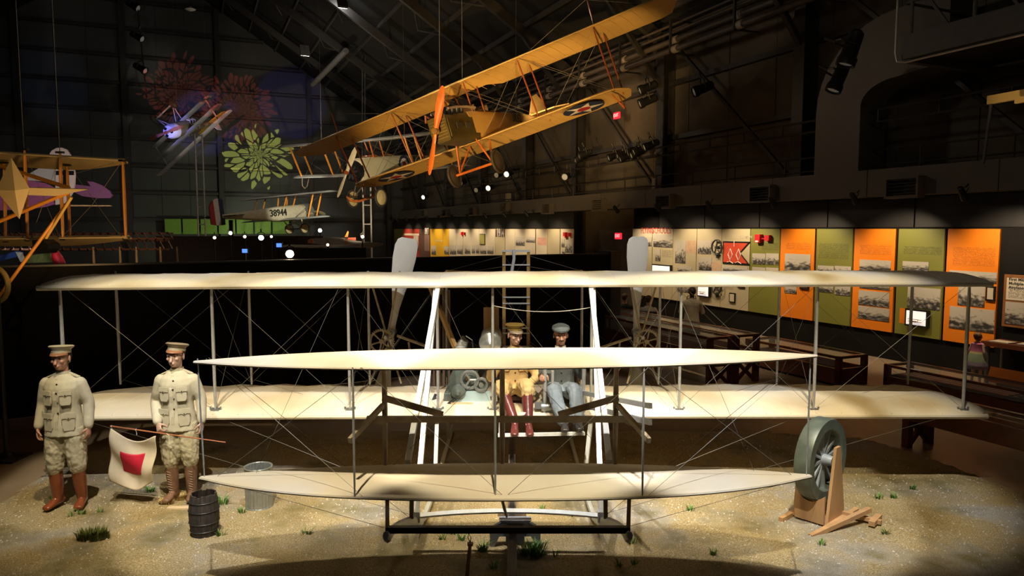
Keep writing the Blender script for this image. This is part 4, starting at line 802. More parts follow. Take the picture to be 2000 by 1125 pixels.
def person(label, cat, loc, rot, J, D, vox=.006, group=None):
    """J: joints in local space; D: dress. Body is one skin mesh; clothes are children."""
    t = thing('person', label, cat, loc, rot, group); Wm = WM[t.name]
    skin = D.get('skin', m_skin); hs = D.get('hs', 1.06); Rh = Euler(D.get('head_rot', (0, 0, 0))).to_matrix(); sc = D.get('sc', 1.0)
    b = MB(); T = J['torso']; torso(b, [(c, rx * .86, ry * .86) for c, rx, ry in T]); hc = V(J['head'])
    nk = V(J['neck']); limb(b, [nk + V((0, .012, -.08)) * sc, nk, hc + Rh @ V((0, .02, -.05)) * hs], [.062 * sc, .054 * sc, .05 * hs]); head(b, hc, Rh, hs)
    for s_ in ('l', 'r'):
        sh, elb, wr = V(J['sh_' + s_]), V(J['el_' + s_]), V(J['wr_' + s_]); limb(b, [sh, sh.lerp(elb, .5), elb, elb.lerp(wr, .5), wr], [.05 * sc, .045 * sc, .04 * sc, .033 * sc, .026 * sc])
        d, n_, th, cu = J['hand_' + s_]; hand(b, wr, d, n_, th, cu, sc if sc < 1 else 1.0)
        hp, kn, an = V(J['hip_' + s_]), V(J['kn_' + s_]), V(J['an_' + s_]); limb(b, [hp, hp.lerp(kn, .5), kn, kn.lerp(an, .5), an], [.08 * sc, .066 * sc, .05 * sc, .044 * sc, .036 * sc]); foot(b, an, J['foot_' + s_], .24 * sc, .038 * sc, .06 * sc)
    body = b.build('body', skin, t); remesh(body, vox, 2)
    hm = Matrix.Translation(hc) @ Rh.to_4x4()
    for sx in (-1, 1): k = MB(); k.ball(hm @ (V((sx * .031, -.079, .012)) * hs), .0095 * hs, 8, 6); k.build('eye', m_eye, body)
    # hair round the back and sides
    if D.get('hair'):
        k = MB(); k.ball(hm @ (V((0, .028, .032)) * hs), V((.083, .088, .078)) * hs * D.get('hair_k', 1), 18, 12, Rh); k.ball(hm @ (V((0, .06, -.02)) * hs), V((.062, .045, .05)) * hs * D.get('hair_k', 1), 14, 10, Rh); remesh(k.build('hair', D['hair'], body), .008, 2, .006, .02)
    if D.get('moustache'):
        k = MB(); limb(k, [hm @ V((-.03, -.090, -.056)), hm @ V((0, -.100, -.048)), hm @ V((.03, -.090, -.056))], [.005, .010, .005]); k.build('moustache', D['moustache'], body, smooth=True)
    # trousers
    if D.get('legs'):
        k = MB(); w_ = D.get('leg_w', (.105, .085, .06)); e = D.get('leg_end', 1.0)
        torso(k, [(c, rx * 1.0 + .012, ry + .012) for c, rx, ry in T[:3]])
        for s_ in ('l', 'r'):
            hp, kn, an = V(J['hip_' + s_]), V(J['kn_' + s_]), V(J['an_' + s_]); limb(k, [hp, hp.lerp(kn, .55), kn, kn.lerp(an, e)], [w_[0] * sc, (w_[0] * .58 + w_[1] * .5) * sc, w_[1] * sc, w_[2] * sc])
        o = k.build('trousers', D['legs'], t); remesh(o, .009, 2, D.get('leg_fold', .022), .10)
    # footwear
    if D.get('boots'):
        for s_ in ('l', 'r'):
            k = MB(); kn, an = V(J['kn_' + s_]), V(J['an_' + s_]); up = D.get('boot_up', .15)
            if up < 1: limb(k, [kn.lerp(an, up), kn.lerp(an, .5), an + V((0, 0, .02))], [D.get('boot_r', .068), .066, .052])
            foot(k, an, J['foot_' + s_], .265 * sc, .045 * sc, .078 * sc, .004)
            o = k.build('boot', D['boots'], t); remesh(o, .008, 4)
            if D.get('laces'):
                dd = V(J['foot_' + s_]).normalized()
                for q in range(9):
                    c = kn.lerp(an, .35 + .075 * q) + dd * (.066 - .0016 * q); l = MB(); l.tube(c + V((-.022, 0, .008)), c + V((.022, 0, -.008)), .0035, n=5); l.build('lace', D['laces'], o)
    # jacket
    if D.get('coat'):
        k = MB(); g = D.get('coat_g', .018); torso(k, [(c, rx + g, ry + g) for c, rx, ry in T if c[2] > T[0][0][2] - .01] if not D.get('skirt') else [(D['skirt'][0], D['skirt'][1], D['skirt'][2])] + [(c, rx + g, ry + g) for c, rx, ry in T[1:]])
        for s_ in ('l', 'r'):
            sh, elb, wr = V(J['sh_' + s_]), V(J['el_' + s_]), V(J['wr_' + s_]); ce = D.get('cuff', .93); limb(k, [sh, sh.lerp(elb, .5), elb, elb.lerp(wr, ce)], [.072 * sc, .067 * sc, .058 * sc, .048 * sc])
        ct = k.build('jacket', D['coat'], t); remesh(ct, .009, 3, D.get('coat_fold', .010), .11)
        cm = D['coat']; yf = lambda z: min([(abs(c[2] - z), c[1] - ry) for c, rx, ry in T])[1] - g - .006
        if D.get('collar'):
            k = MB(); k.lathe([(.063, 0), (.068, 0), (.066, .045), (.061, .045)], 20, Matrix.Translation(nk + V((0, .005, -.035))) @ Matrix.Diagonal((1, 1.05, 1, 1)), caps=False); k.build('collar', D['collar'], ct, smooth=True)
        for z in D.get('buttons', ()): k = MB(); k.ball((T[3][0][0] + .004, yf(z), z), (.010, .006, .010), 8, 6); k.build('button', M('dark_button', (.03, .02, .012), .3, .3), ct)
        k_ = D.get('placket')
        if k_: k = MB(); k.sheet(lambda a, b_: (T[3][0][0] - .03 + .034 * a, yf(k_[0] + (k_[1] - k_[0]) * b_) + .004, k_[0] + (k_[1] - k_[0]) * b_), 1, 8); solid(k.build('placket', cm, ct), .004)
        for x, z, w_, h_ in D.get('pockets', ()):
            y = yf(z) + (abs(x) ** 2) * 1.35; tl = -math.copysign(.42, x)
            po = [(-w_ / 2, 0), (-w_ / 2, -h_ * .8), (-w_ * .38, -h_), (w_ * .38, -h_), (w_ / 2, -h_ * .8), (w_ / 2, 0)]; mt = Matrix.Translation((x, y, z)) @ Matrix.Rotation(-tl, 4, 'Z') @ Matrix.Rotation(rad(90), 4, 'X')
            k = MB(); k.prism(po, .016, mt @ Matrix.Translation((0, 0, -.006))); pk = k.build('pocket', cm, ct); bev(pk, .004)
            fl_ = [(-w_ * .54, .012), (-w_ * .54, -h_ * .26), (-w_ * .2, -h_ * .24), (0, -h_ * .34), (w_ * .2, -h_ * .24), (w_ * .54, -h_ * .26), (w_ * .54, .012)]
            k = MB(); k.prism(fl_, .010, mt @ Matrix.Translation((0, 0, .008))); k.build('pocket_flap', cm, pk)
            k = MB(); k.ball(mt @ V((0, -h_ * .24, .02)), .007, 8, 5); k.build('pocket_button', M('dark_button', (0, 0, 0)), pk)
        if D.get('straps'):
            for s_ in ('l', 'r'):
                sh = V(J['sh_' + s_]); k = MB(); k.beam(nk.lerp(sh, .38) + V((0, 0, .035)), sh + V((0, 0, .066)), .045, .012); k.build('shoulder_strap', cm, ct)
        if D.get('belt'):
            z = D['belt']
    return t, body
def stand_J(h=1.0, arm=.0):
    T = [((0, 0, .82), .150, .105), ((0, 0, .92), .158, .112), ((0, 0, 1.02), .142, .102), ((0, -.004, 1.12), .138, .100), ((0, -.008, 1.22), .152, .110), ((0, -.006, 1.31), .160, .112), ((0, .0, 1.375), .140, .098), ((0, .008, 1.42), .095, .075), ((0, .01, 1.45), .06, .055)]
    J = dict(torso=T, neck=(0, .01, 1.47), head=(0, -.015, 1.612), sh_l=(.165, .005, 1.345), sh_r=(-.165, .005, 1.345), el_l=(.235, .03, 1.11), el_r=(-.235, .03, 1.11), wr_l=(.255, -.035, .885), wr_r=(-.255, -.035, .885),
             hip_l=(.088, 0, .87), hip_r=(-.088, 0, .87), kn_l=(.115, -.02, .48), kn_r=(-.115, -.02, .48), an_l=(.125, .02, .085), an_r=(-.125, .02, .085), foot_l=(.22, -1, -.05), foot_r=(-.22, -1, -.05),
             hand_l=((0, -.15, -1), (-1, .2, 0), (0, -1, 0), .55), hand_r=((0, -.15, -1), (1, .2, 0), (0, -1, 0), .55))
    return J
m_khaki = M('khaki_drill', (.52, .475, .36), .85, var=.07, scale=14, bump=.06, bscale=180); m_breech = M('khaki_breeches', (.47, .42, .29), .85, var=.08, scale=14, bump=.06, bscale=150)
m_capk = M('cap_khaki', (.42, .37, .26), .8, var=.08); m_lea = M('brown_leather', (.22, .055, .018), .28, var=.15, scale=10, coat=.3); m_lea2 = M('laced_leather', (.20, .105, .065), .5, var=.2, scale=20); m_vis = M('visor_leather', (.30, .13, .07), .35, var=.1); m_lace = M('lace_cord', (.36, .27, .2), .8)
uni = dict(skin=m_skin, hair=m_hair, legs=m_breech, leg_end=.18, leg_w=(.12, .098, .082), boots=m_lea, boot_up=.1, coat=m_khaki, coat_g=.024, collar=m_khaki, skirt=((0, 0, .80), .205, .145), buttons=(1.36, 1.27, 1.165, 1.055), placket=(.82, 1.42),
           pockets=((-.088, 1.285, .105, .145), (.088, 1.285, .105, .145), (-.10, 1.045, .115, .18), (.10, 1.045, .115, .18)), straps=True, leg_fold=.03)
# ---- first soldier, tall boots
J = stand_J(); p = at(136, 990, z=0); p.z = gz(p.x, p.y)
t1, b1 = person('standing mannequin soldier in khaki with tall glossy red-brown riding boots', 'person', (p.x, p.y, p.z + .005), rad(4), J, dict(uni))
cap_service(b1, WM[t1.name] @ V(J['head']), WM[t1.name].to_3x3(), m_capk, m_vis, m_capk)
# ---- second soldier, flag in his hand
J = stand_J(); J.update(el_r=(-.245, .04, 1.09), wr_r=(-.155, -.17, .915), hand_r=((.35, -.5, -.8), (.6, .7, -.3), (.5, -.8, .2), 1.15), an_l=(.105, .02, .085), an_r=(-.085, .02, .085), kn_r=(-.09, -.02, .48))
p = at(355, 976, z=0); p.z = gz(p.x, p.y); d2 = dict(uni); d2.update(skin=m_skin2, boots=m_lea2, boot_up=.22, laces=m_lace, head_rot=(.03, 0, -.12))
t2, b2 = person('standing mannequin soldier in khaki holding a signal flag, brown laced boots', 'person', (p.x, p.y, p.z + .005), rad(6), J, d2)
cap_service(b2, WM[t2.name] @ V(J['head']), WM[t2.name].to_3x3() @ Euler((-.05, .1, -.12)).to_matrix(), M('cap_olive', (.24, .19, .12), .8), m_vis, m_capk)
t1.scale = (1.025,) * 3; t2.scale = (1.02,) * 3
hand2 = WM[t2.name] @ (V(J['wr_r']) + V((.03, -.05, -.08)))
# ---- signal flag
fl0 = hand2.copy(); dirp = (V((.95, -.2, -.065))).normalized()
t = thing('signal_flag', 'white signal flag with a red square on a thin wooden staff', 'flag', fl0); a0 = fl0 - dirp * .62; a1 = fl0 + dirp * .80
s = MB(); s.tube(a0, a1, .009, .006, n=8); s.build('staff', M('flag_staff', (.40, .15, .075), .4), t, world=True)
side = V((dirp.x, dirp.y, 0)).normalized(); nrm_ = V((side.y, -side.x, 0))
def flagpt(a, b_, off=0.0):                            # a along the staff, b down
    top = a0.lerp(fl0, .02 + .95 * a) ; top = top + V((0, 0, -.02 - .11 * math.sin(math.pi * a) ** 1.2 * 1.0))
    bl = V((0, 0, -.56 + .05 * (a - .5))) + side * (-.02 + .03 * b_ - .16 * a * b_ * .5 - .02)
    fold = .035 * math.sin(a * 7 + b_ * 2.2) * (.3 + b_ * .7) + .02 * math.sin(b_ * 9 - a * 5)
    return top + bl * b_ + nrm_ * (fold + .012 + off)
s = MB(); s.sheet(lambda a, b_: flagpt(a, b_), 30, 30); solid(s.build('flag_cloth', M('flag_cotton', (.66, .56, .40), .85, var=.06, scale=9), t, world=True, smooth=True), .002)
s = MB(); s.sheet(lambda a, b_: flagpt(.25 + .46 * a, .27 + .42 * b_, .0035), 12, 12); solid(s.build('red_square', M('flag_red', (.50, .008, .03), .7), t, world=True, smooth=True), .001)
for q in (.0, .5): pq = a0.lerp(fl0, q + .03); s = MB(); s.path([pq + V((0, 0, .012)), pq + nrm_ * .013, pq + V((0, 0, -.02)), pq + V((.004, 0, -.06))], .003, 5); s.build('tie', M('tie_white', (.7, .65, .55), .8), t, world=True)
s = MB(); pq = fl0 + dirp * .09; s.path([pq + V((0, -.01, .01)), pq + V((.03, -.015, -.01)), pq + V((.025, -.012, -.06)), pq + V((.035, -.015, -.11)), pq + V((.02, -.01, -.08))], .004, 5); s.build('cord', M('tie_white', (0, 0, 0)), t, world=True)
# ---- seated crew
def sit_J(x, y, z, lean=.0):
    T = [((x, y, z + .03), .175, .13), ((x, y, z + .10), .172, .125), ((x, y - .01, z + .18), .148, .11), ((x, y - .015, z + .27), .145, .106), ((x, y - .018, z + .36), .160, .112), ((x, y - .012, z + .45), .162, .112), ((x, y, z + .51), .140, .098), ((x, y + .008, z + .55), .095, .075), ((x, y + .01, z + .58), .06, .055)]
    return dict(torso=T, neck=(x, y + .005, z + .60), head=(x, y - .03, z + .745), sh_l=(x + .165, y, z + .475), sh_r=(x - .165, y, z + .475))
Zs = 1.00; m_off = M('officer_tan', (.56, .39, .17), .85, var=.08, scale=12, bump=.06, bscale=150); m_ob = M('maroon_boot', (.115, .025, .02), .25, var=.15, scale=10, coat=.4)
J = sit_J(.035, 8.72, Zs)
J.update(hip_l=(.12, 8.68, 1.07), hip_r=(-.06, 8.68, 1.07), kn_l=(.175, 8.26, 1.20), kn_r=(-.12, 8.26, 1.19), an_l=(.19, 8.03, .815), an_r=(.035, 8.04, .815), foot_l=(.1, -1, -.35), foot_r=(-.05, -1, -.35),
         el_l=(.30, 8.62, 1.25), wr_l=(.235, 8.36, 1.235), hand_l=((-.1, -.75, -.6), (-.3, .4, -1), (-1, -.3, .3), .7), el_r=(-.26, 8.62, 1.23), wr_r=(-.245, 8.42, 1.40), hand_r=((-.05, -.25, .9), (0, 1, .2), (1, -.2, 0), 1.1))
J = {k: v for k, v in J.items()}
dO = dict(skin=m_skin2, hair=m_hair, hair_k=.97, legs=m_off, leg_w=(.125, .10, .078), leg_end=.28, leg_fold=.035, boots=m_ob, boot_up=.12, boot_r=.075, coat=m_off, coat_g=.022, collar=m_off, coat_fold=.011, buttons=(1.49, 1.40, 1.30, 1.2), pockets=((-.075, 1.45, .11, .13), (.125, 1.45, .11, .13)), straps=True, head_rot=(.12, 0, .42))
for q in ('torso',): pass
def shift(J, o):
    o = V(o); R = {}
    for k, v in J.items():
        if k == 'torso': R[k] = [((c[0] - o.x, c[1] - o.y, c[2] - o.z), rx, ry) for c, rx, ry in v]
        elif k.startswith('hand') or k.startswith('foot'): R[k] = v
        else: R[k] = V(v) - o
    return R
def shD(D, o): D = dict(D); D['buttons'] = tuple(z - o[2] for z in D['buttons']); D['pockets'] = tuple((x - o[0], z - o[2], w_, h_) for x, z, w_, h_ in D.get('pockets', ())); return D
O = (.035, 8.72, Zs); JO = shift(J, O)
t3, b3 = person('seated mannequin officer in tan uniform and maroon boots beside the engine', 'person', O, None, JO, shD(dO, O))
m_oc = M('cap_mustard', (.30, .21, .055), .8, var=.1)
cap_service(b3, V(J['head']), Euler((.12, 0, .42)).to_matrix(), m_oc, M('visor_grey', (.28, .22, .18), .35), m_oc)
m_suit = M('charcoal_suit', (.075, .083, .085), .8, var=.15, scale=10, bump=.05, bscale=120); m_trous = M('slate_trousers', (.19, .225, .26), .85, var=.12, scale=10)
J = sit_J(.60, 8.72, 1.0)
J.update(hip_l=(.68, 8.68, 1.07), hip_r=(.52, 8.68, 1.07), kn_l=(.745, 8.24, 1.13), kn_r=(.50, 8.24, 1.12), an_l=(.755, 7.98, .82), an_r=(.60, 7.98, .815), foot_l=(.05, -1, .15), foot_r=(-.02, -1, .12),
         el_l=(.86, 8.66, 1.25), wr_l=(.84, 8.40, 1.41), hand_l=((.0, -.6, .6), (-.2, .3, -1), (-1, 0, .2), 1.1), el_r=(.355, 8.6, 1.24), wr_r=(.39, 8.38, 1.335), hand_r=((-.3, -.6, -.3), (.5, .5, -.8), (1, -.2, .4), 1.0))
dW = dict(skin=m_skin, hair=m_hair, hair_k=.96, legs=m_trous, leg_w=(.115, .092, .085), leg_end=.85, boots=M('black_shoe', (.03, .027, .028), .4), boot_up=1.0, coat=m_suit, coat_g=.024, collar=M('white_collar', (.75, .74, .7), .7), coat_fold=.011, buttons=(1.5, 1.4, 1.3, 1.2), moustache=m_hair, head_rot=(.02, 0, .04))
O = (.60, 8.72, 1.0)
t4, b4 = person('seated mannequin in charcoal suit and flat cap with a moustache', 'person', O, None, shift(J, O), shD(dW, O))
k = MB(); hc = V(J['head']); k.lathe([(.085, .062), (.105, .068), (.122, .088), (.115, .112), (.08, .132), (.01, .142)], 24, Matrix.Translation(hc + V((0, -.006, -.002))) @ Matrix.Rotation(rad(10), 4, 'X') @ Matrix.Diagonal((.92, 1.15, 1, 1))); m_fc = M('flat_cap_wool', (.12, .145, .17), .9, var=.12, scale=25, bump=.1, bscale=150); cp = k.build('flat_cap', m_fc, b4, world=True, smooth=True, sharp=70)
k = MB(); k.sheet(lambda a, b_: hc + V((.082 * math.sin((a - .5) * 2.3), -.012 - (.095 + .05 * b_) * math.cos((a - .5) * 2.3), .070 - .016 * b_)), 12, 3); solid(k.build('peak', m_fc, cp, world=True, smooth=True), .007)
# ================================================================== OTHER AIRCRAFT
m_dope = M('clear_doped_linen', (.72, .46, .14), .55, var=.10, scale=.9, bump=.03, bscale=25); m_rib = M('rib_tape', (.69, .435, .13), .6, var=.05); m_olive = M('olive_cowl', (.11, .085, .028), .45, .2, var=.15); m_var = M('varnished_strut', (.30, .075, .02), .35, var=.15, coat=.3)
m_orange = M('orange_strut', (.75, .30, .04), .4, var=.1, coat=.2); m_prop = M('mahogany_prop', (.62, .17, .035), .28, var=.15, scale=4, coat=.5); m_tyre = M('tyre_rubber', (.05, .04, .032), .7, var=.2); m_wheelc = M('wheel_cover', (.62, .50, .24), .6); m_cream = M('cream_linen', (.66, .60, .40), .6, var=.1, scale=1)
m_blk = M('gloss_black', (.012, .012, .014), .3, .2, var=.2); m_blue = M('insignia_blue', (.02, .03, .09), .6); m_white = M('insignia_white', (.75, .72, .66), .6); m_red = M('insignia_red', (.42, .02, .03), .6); m_ink = M('number_black', (.02, .018, .015), .6)
m_dkfab = M('brown_camouflage', (.13, .10, .06), .7, var=.3, scale=1.5); m_greyw = M('grey_fabric', (.40, .40, .38), .65, var=.1, scale=1.5)
def lwing(t, name, hs, y, chord, z, mat, dih=0.0, rake=.35, th=.05, cut=0.0, nrib=24, ribm=None, inc=0.0):
    s = MB(); rings = []; N = 40
    for i in range(N + 1):
        x = -hs + 2 * hs * i / N; e = max(0, (abs(x) - (hs - rake)) / rake) if rake else 0; k = 1 - math.sqrt(max(0, 1 - min(1, e) ** 2)); r = []
        c0 = y + chord * .30 * k; c1 = y + chord * (1 - .55 * k) - (cut if abs(x) < .75 else 0)
        up = []; lo = []
        for j in range(7):
            u = (j / 6) ** 1.4; zz = z + dih * abs(x) + .06 * chord * math.sin(math.pi * u ** .75) * (1 - k) - inc * (c0 + (c1 - c0) * u - y); tt = th * (math.sqrt(max(0, u * (1 - u))) + .22 * (1 - u) + .06) * (1 - .7 * k)
            up.append(V((x, c0 + (c1 - c0) * u, zz + tt))); lo.append(V((x, c0 + (c1 - c0) * u, zz - tt * .4)))
        rings.append(up + lo[::-1])
    s.loft(rings); o = s.build(name, mat, t, smooth=True, sharp=50)
    if ribm:
        for i in range(nrib):
            x = -hs + rake + .1 + (2 * hs - 2 * rake - .2) * i / (nrib - 1); pts = []
            for u in (.02, .2, .5, .8, .97):
                zz = z + dih * abs(x) + .06 * chord * math.sin(math.pi * u ** .75) - inc * chord * u; tt = th * (math.sqrt(u * (1 - u)) + .22 * (1 - u) + .06); pts.append((x, y + chord * u, zz - tt * .4 - .001))
            k = MB(); k.path(pts, .006, 4, flat=2); k.build('rib_tape', ribm, o)
    return o
def fusel(t, name, secs, mat, n=16, sq=.5, cap=True):
    s = MB(); rg = []
    for y, hw, zt, zb in secs:
        c, h = (zt + zb) / 2, (zt - zb) / 2; r = []
        for k in range(n):
            a = 2 * math.pi * (k + .5) / n; ca, sa = math.cos(a), math.sin(a); r.append(V((hw * math.copysign(abs(ca) ** sq, ca), y, c + h * math.copysign(abs(sa) ** sq, sa))))
        rg.append(r)
    s.loft(rg); return s.build(name, mat, t, smooth=True, sharp=35)
def bar(t, name, p, q, wd, ht, mat): s = MB(); s.strut(p, q, wd, ht, up=(0, 1, 0)); return s.build(name, mat, t, smooth=True)
def wheel(t, c, R, tm=None, cm=None, ax=(1, 0, 0)):
    c = V(c); Mx = Matrix.Translation(c) @ V(ax).to_track_quat('Z', 'Y').to_matrix().to_4x4(); s = MB(); n = 24
    s.path([Mx @ V((R * math.cos(2 * math.pi * k / n), R * math.sin(2 * math.pi * k / n), 0)) for k in range(n)], R * .13, 8, closed=True); w_ = s.build('wheel', tm or m_tyre, t, smooth=True)
    s = MB(); s.lathe([(.02, -.09), (.05, -.09), (R * .92, -.02), (R * .92, .02), (.05, .09), (.02, .09)], 20, Mx); s.build('wheel_cover', cm or m_wheelc, w_, smooth=True); return w_
def prop(t, c, R, ang_, mat, tipmat=None, wd=.11, hubmat=None):
    c = V(c); s = MB(); Rm = Matrix.Translation(c) @ Matrix.Rotation(ang_, 4, 'Y')
    for sg in (1, -1):
        rg = []
        for f, wk, tk, tw in ((0, .65, .06, 60), (.12, .6, .05, 55), (.3, .85, .035, 42), (.55, 1.0, .024, 30), (.8, .85, .016, 22), (.95, .55, .01, 18), (1, .2, .006, 18)):
            q = rad(tw) * .7; r = []
            for k in range(10):
                a_ = 2 * math.pi * k / 10; x_, y_ = math.cos(a_) * wd * wk, math.sin(a_) * tk; r.append(Rm @ V((sg * (x_ * math.cos(q) - y_ * math.sin(q)), x_ * math.sin(q) + y_ * math.cos(q), sg * R * f)))
            rg.append(r)
        s.loft(rg)
    o = s.build('propeller', mat, t, smooth=True, sharp=60); s = MB(); s.lathe([(.02, -.09), (.09, -.09), (.10, -.05), (.10, .05), (.02, .06)], 14, Matrix.Translation(c) @ Matrix.Rotation(rad(90), 4, 'X') @ Matrix.Rotation(rad(180), 4, 'X')); s.build('propeller_hub', hubmat or m_var, o, smooth=True); return o
def lw(t, p, q, r=.006, mat=None): s = MB(); s.tube(p, q, r, n=4); return s.build('bracing_wire', mat or m_wire, t)
def hang(pts, label, grp):
    for p in pts: s = MB(); p = V(p); s.tube(p, p + V((0, 0, 14)), .006, n=5); tag(s.build('suspension_cable', m_wire), label, 'cable', grp)
def disc(t, name, c, R, mat, nrm, d=.004, n=28):
    s = MB(); s.lathe([(R, 0), (R, d), (.001, d)], n, Matrix.Translation(c) @ V(nrm).to_track_quat('Z', 'Y').to_matrix().to_4x4()); return s.build(name, mat, t)
# ---- orange-lit trainer biplane hanging in the middle of the hall
jn = thing('trainer_biplane', 'yellow doped trainer biplane hanging banked, with orange propeller and wing stars', 'airplane', (-1.677, 21.673, 6.226), (rad(7.95), rad(-14.03), rad(-28.85)))
zu, zl = 1.094, -.667
INC = .11
lwing(jn, 'upper_wing', 6.94, .1, 1.6, zu, m_dope, 0, .7, .06, .45, 40, m_rib, INC); lwl = lwing(jn, 'lower_wing', 5.06, .474, 1.6, zl, m_dope, .012, .6, .06, 0, 30, m_rib, INC)
for x in (-4.75, -2.35, 2.35, 4.75):
    for dy in (.18, .95): bar(jn, 'interplane_strut', (x, .474 + dy, zl + .05 - INC * dy), (x, .1 + dy, zu - .01 - INC * dy), .05, .08, m_var)
    lw(jn, (x, .65, zl), (math.copysign(abs(x) - 2.35, x), .3, zu)); lw(jn, (x, .3, zu), (math.copysign(abs(x) - 2.0, x), .65, zl)); lw(jn, (x, 1.4, zl), (math.copysign(abs(x) - 2.35, x), 1.05, zu)); lw(jn, (x, 1.05, zu), (math.copysign(abs(x) - 2.0, x), 1.4, zl))
for sx in (-1, 1):
    for dy in (.25, 1.0): bar(jn, 'cabane_strut', (sx * .38, .25 + dy, .22), (sx * .42, .1 + dy, zu), .045, .07, m_var)
    lw(jn, (sx * 6.3, .4, zu + .02), (sx * 4.75, .3, zu + .75)); lw(jn, (sx * 4.75, .3, zu + .75), (sx * 2.5, .3, zu))
    bar(jn, 'king_post', (sx * 4.75, .4, zu), (sx * 4.75, .4, zu + .75), .04, .05, m_var)
    s = MB(); s.path([(sx * 4.62, .75, zl - .02), (sx * 4.75, .8, zl - .3), (sx * 4.8, .95, zl - .48), (sx * 4.75, 1.2, zl - .48), (sx * 4.62, 1.38, zl - .02)], .02, 6); s.build('wing_skid', m_prop, jn, smooth=True)
    cx_ = sx * 3.55; zc = zl + .012 * 3.55 - .035 - INC * .75; tilt = Matrix.Translation((cx_, 1.22, zc)) @ Matrix.Rotation(-INC, 4, 'X')
    disc(jn, 'insignia_blue', (cx_, 1.22, zc), .62, m_blue, (0, -math.sin(INC), -math.cos(INC))); st = [(.6 * math.cos(math.pi * k / 5 + math.pi / 2) * (1 if k % 2 == 0 else .382), .6 * math.sin(math.pi * k / 5 + math.pi / 2) * (1 if k % 2 == 0 else .382)) for k in range(10)]
    s = MB(); s.prism(st, .004, tilt @ Matrix.Translation((0, 0, -.010))); s.build('insignia_star', m_white, jn); disc(jn, 'insignia_red', (cx_, 1.22 - .01 * INC, zc - .010), .2, m_red, (0, -math.sin(INC), -math.cos(INC)), .006)
fusel(jn, 'fuselage', [(.15, .40, .26, -.62), (.5, .41, .27, -.64), (2.0, .42, .26, -.58), (4.0, .28, .24, -.3), (6.0, .06, .22, -.02)], m_dope, 16, .35)
fusel(jn, 'engine_cowl', [(-1.0, .30, .12, -.52), (-.98, .33, .16, -.58), (.1, .40, .24, -.66), (.55, .41, .22, -.66)], m_olive, 16, .35)
s = MB(); s.box((0, -1.03, -.2), (.62, .06, .72)); s.build('radiator', m_olive, jn)
for k in range(7): s = MB(); s.box((0, -1.065, -.47 + k * .085), (.52, .02, .012)); s.build('radiator_fin', M('brass_fin', (.5, .38, .15), .4, .6), jn)
for sx in (-1, 1):
    for k in range(4): s = MB(); s.tube((sx * .16, -.7 + k * .26, .15), (sx * .26, -.7 + k * .26, .36), .075, n=10); s.build('cylinder', m_iron, jn, smooth=True)
    s = MB(); s.path([(sx * .3, -.75, .33), (sx * .36, -.3, .36), (sx * .40, .2, .36), (sx * .5, .5, .3)], .035, 8); s.build('exhaust_pipe', M('exhaust_pale', (.45, .35, .28), .5, .5), jn, smooth=True)
    for k in range(2): s = MB(); s.box((sx * .405, -.55 + k * .5, -.2), (.012, .28, .16)); s.build('cowl_louvre', m_steel2, jn)
s = MB(); s.path([(-.33, -.8, .2), (-.36, -1.0, .3), (-.34, -1.1, .1)], .03, 8); s.build('water_pipe', M('copper_pipe', (.6, .2, .1), .3, .6), jn, smooth=True)
for yy, lab in ((1.35, 'cockpit_rim'), (2.2, 'cockpit_rim')):
    s = MB(); s.path([(.30 * math.cos(k * .4488), yy + .32 * math.sin(k * .4488), .28) for k in range(14)], .04, 6, closed=True); s.build(lab, m_dkfab, jn, smooth=True); s = MB(); s.sheet(lambda a, b_: (.26 * math.sin((a - .5) * 2.4), yy - .38 + .1 * math.cos((a - .5) * 2.4) * -1 + .02 * b_, .28 + .22 * b_), 8, 2); solid(s.build('windscreen', M('amber_screen', (.5, .4, .25), .2, var=0, alpha=.6), jn, smooth=True), .006)
prop(jn, (0, -1.25, -.245), 1.27, rad(30), m_prop, wd=.12, hubmat=M('brass_hub', (.5, .28, .10), .35, .6))
for sx in (-1, 1):
    s = MB(); s.prism([(sx * 0, 5.2), (sx * 1.0, 5.3), (sx * 1.4, 5.8), (sx * 1.2, 6.4), (sx * 0, 6.3)], .04, Matrix.Translation((0, 0, .2))); s.build('tailplane', m_dope, jn)
s = MB(); s.prism([(5.2, .2), (5.9, .95), (6.3, 1.05), (6.75, .75), (6.7, .1), (6.0, .02)], .04, Matrix.Translation((.02, 0, 0)) @ Matrix(((0, 0, 1, 0), (1, 0, 0, 0), (0, 1, 0, 0), (0, 0, 0, 1)))); s.build('rudder', m_dope, jn)
for sx in (-1, 1):
    for yy in (.25, 1.1): bar(jn, 'undercarriage_leg', (sx * .36, yy, -.62), (sx * .6, .4, -1.42), .06, .08, m_prop)
    wheel(jn, (sx * .80, .36, -1.46), .33, None, M('dark_wheel_cover', (.07, .055, .04), .6))
s = MB(); s.tube((-.85, .36, -1.46), (.85, .36, -1.46), .04); s.build('axle', m_prop, jn, smooth=True)
lw(jn, (-.5, .3, -.65), (.55, .4, -1.4)); lw(jn, (.5, .3, -.65), (-.55, .4, -1.4))
text_obj('fuselage_number', '38262', .42, m_ink, WM[jn.name] @ Matrix.Translation((.40, 3.35, 0)) @ Matrix.Rotation(rad(90), 4, 'Z') @ Matrix.Rotation(rad(90), 4, 'X') @ Matrix.Rotation(rad(5), 4, 'Y'), .006, jn, sx=.8)
hang([WM[jn.name] @ V(p) for p in ((-.42, .3, zu), (.42, .3, zu), (0, 4.2, .25))], 'thin steel cable holding up the yellow trainer biplane', 'cables of the trainer biplane')
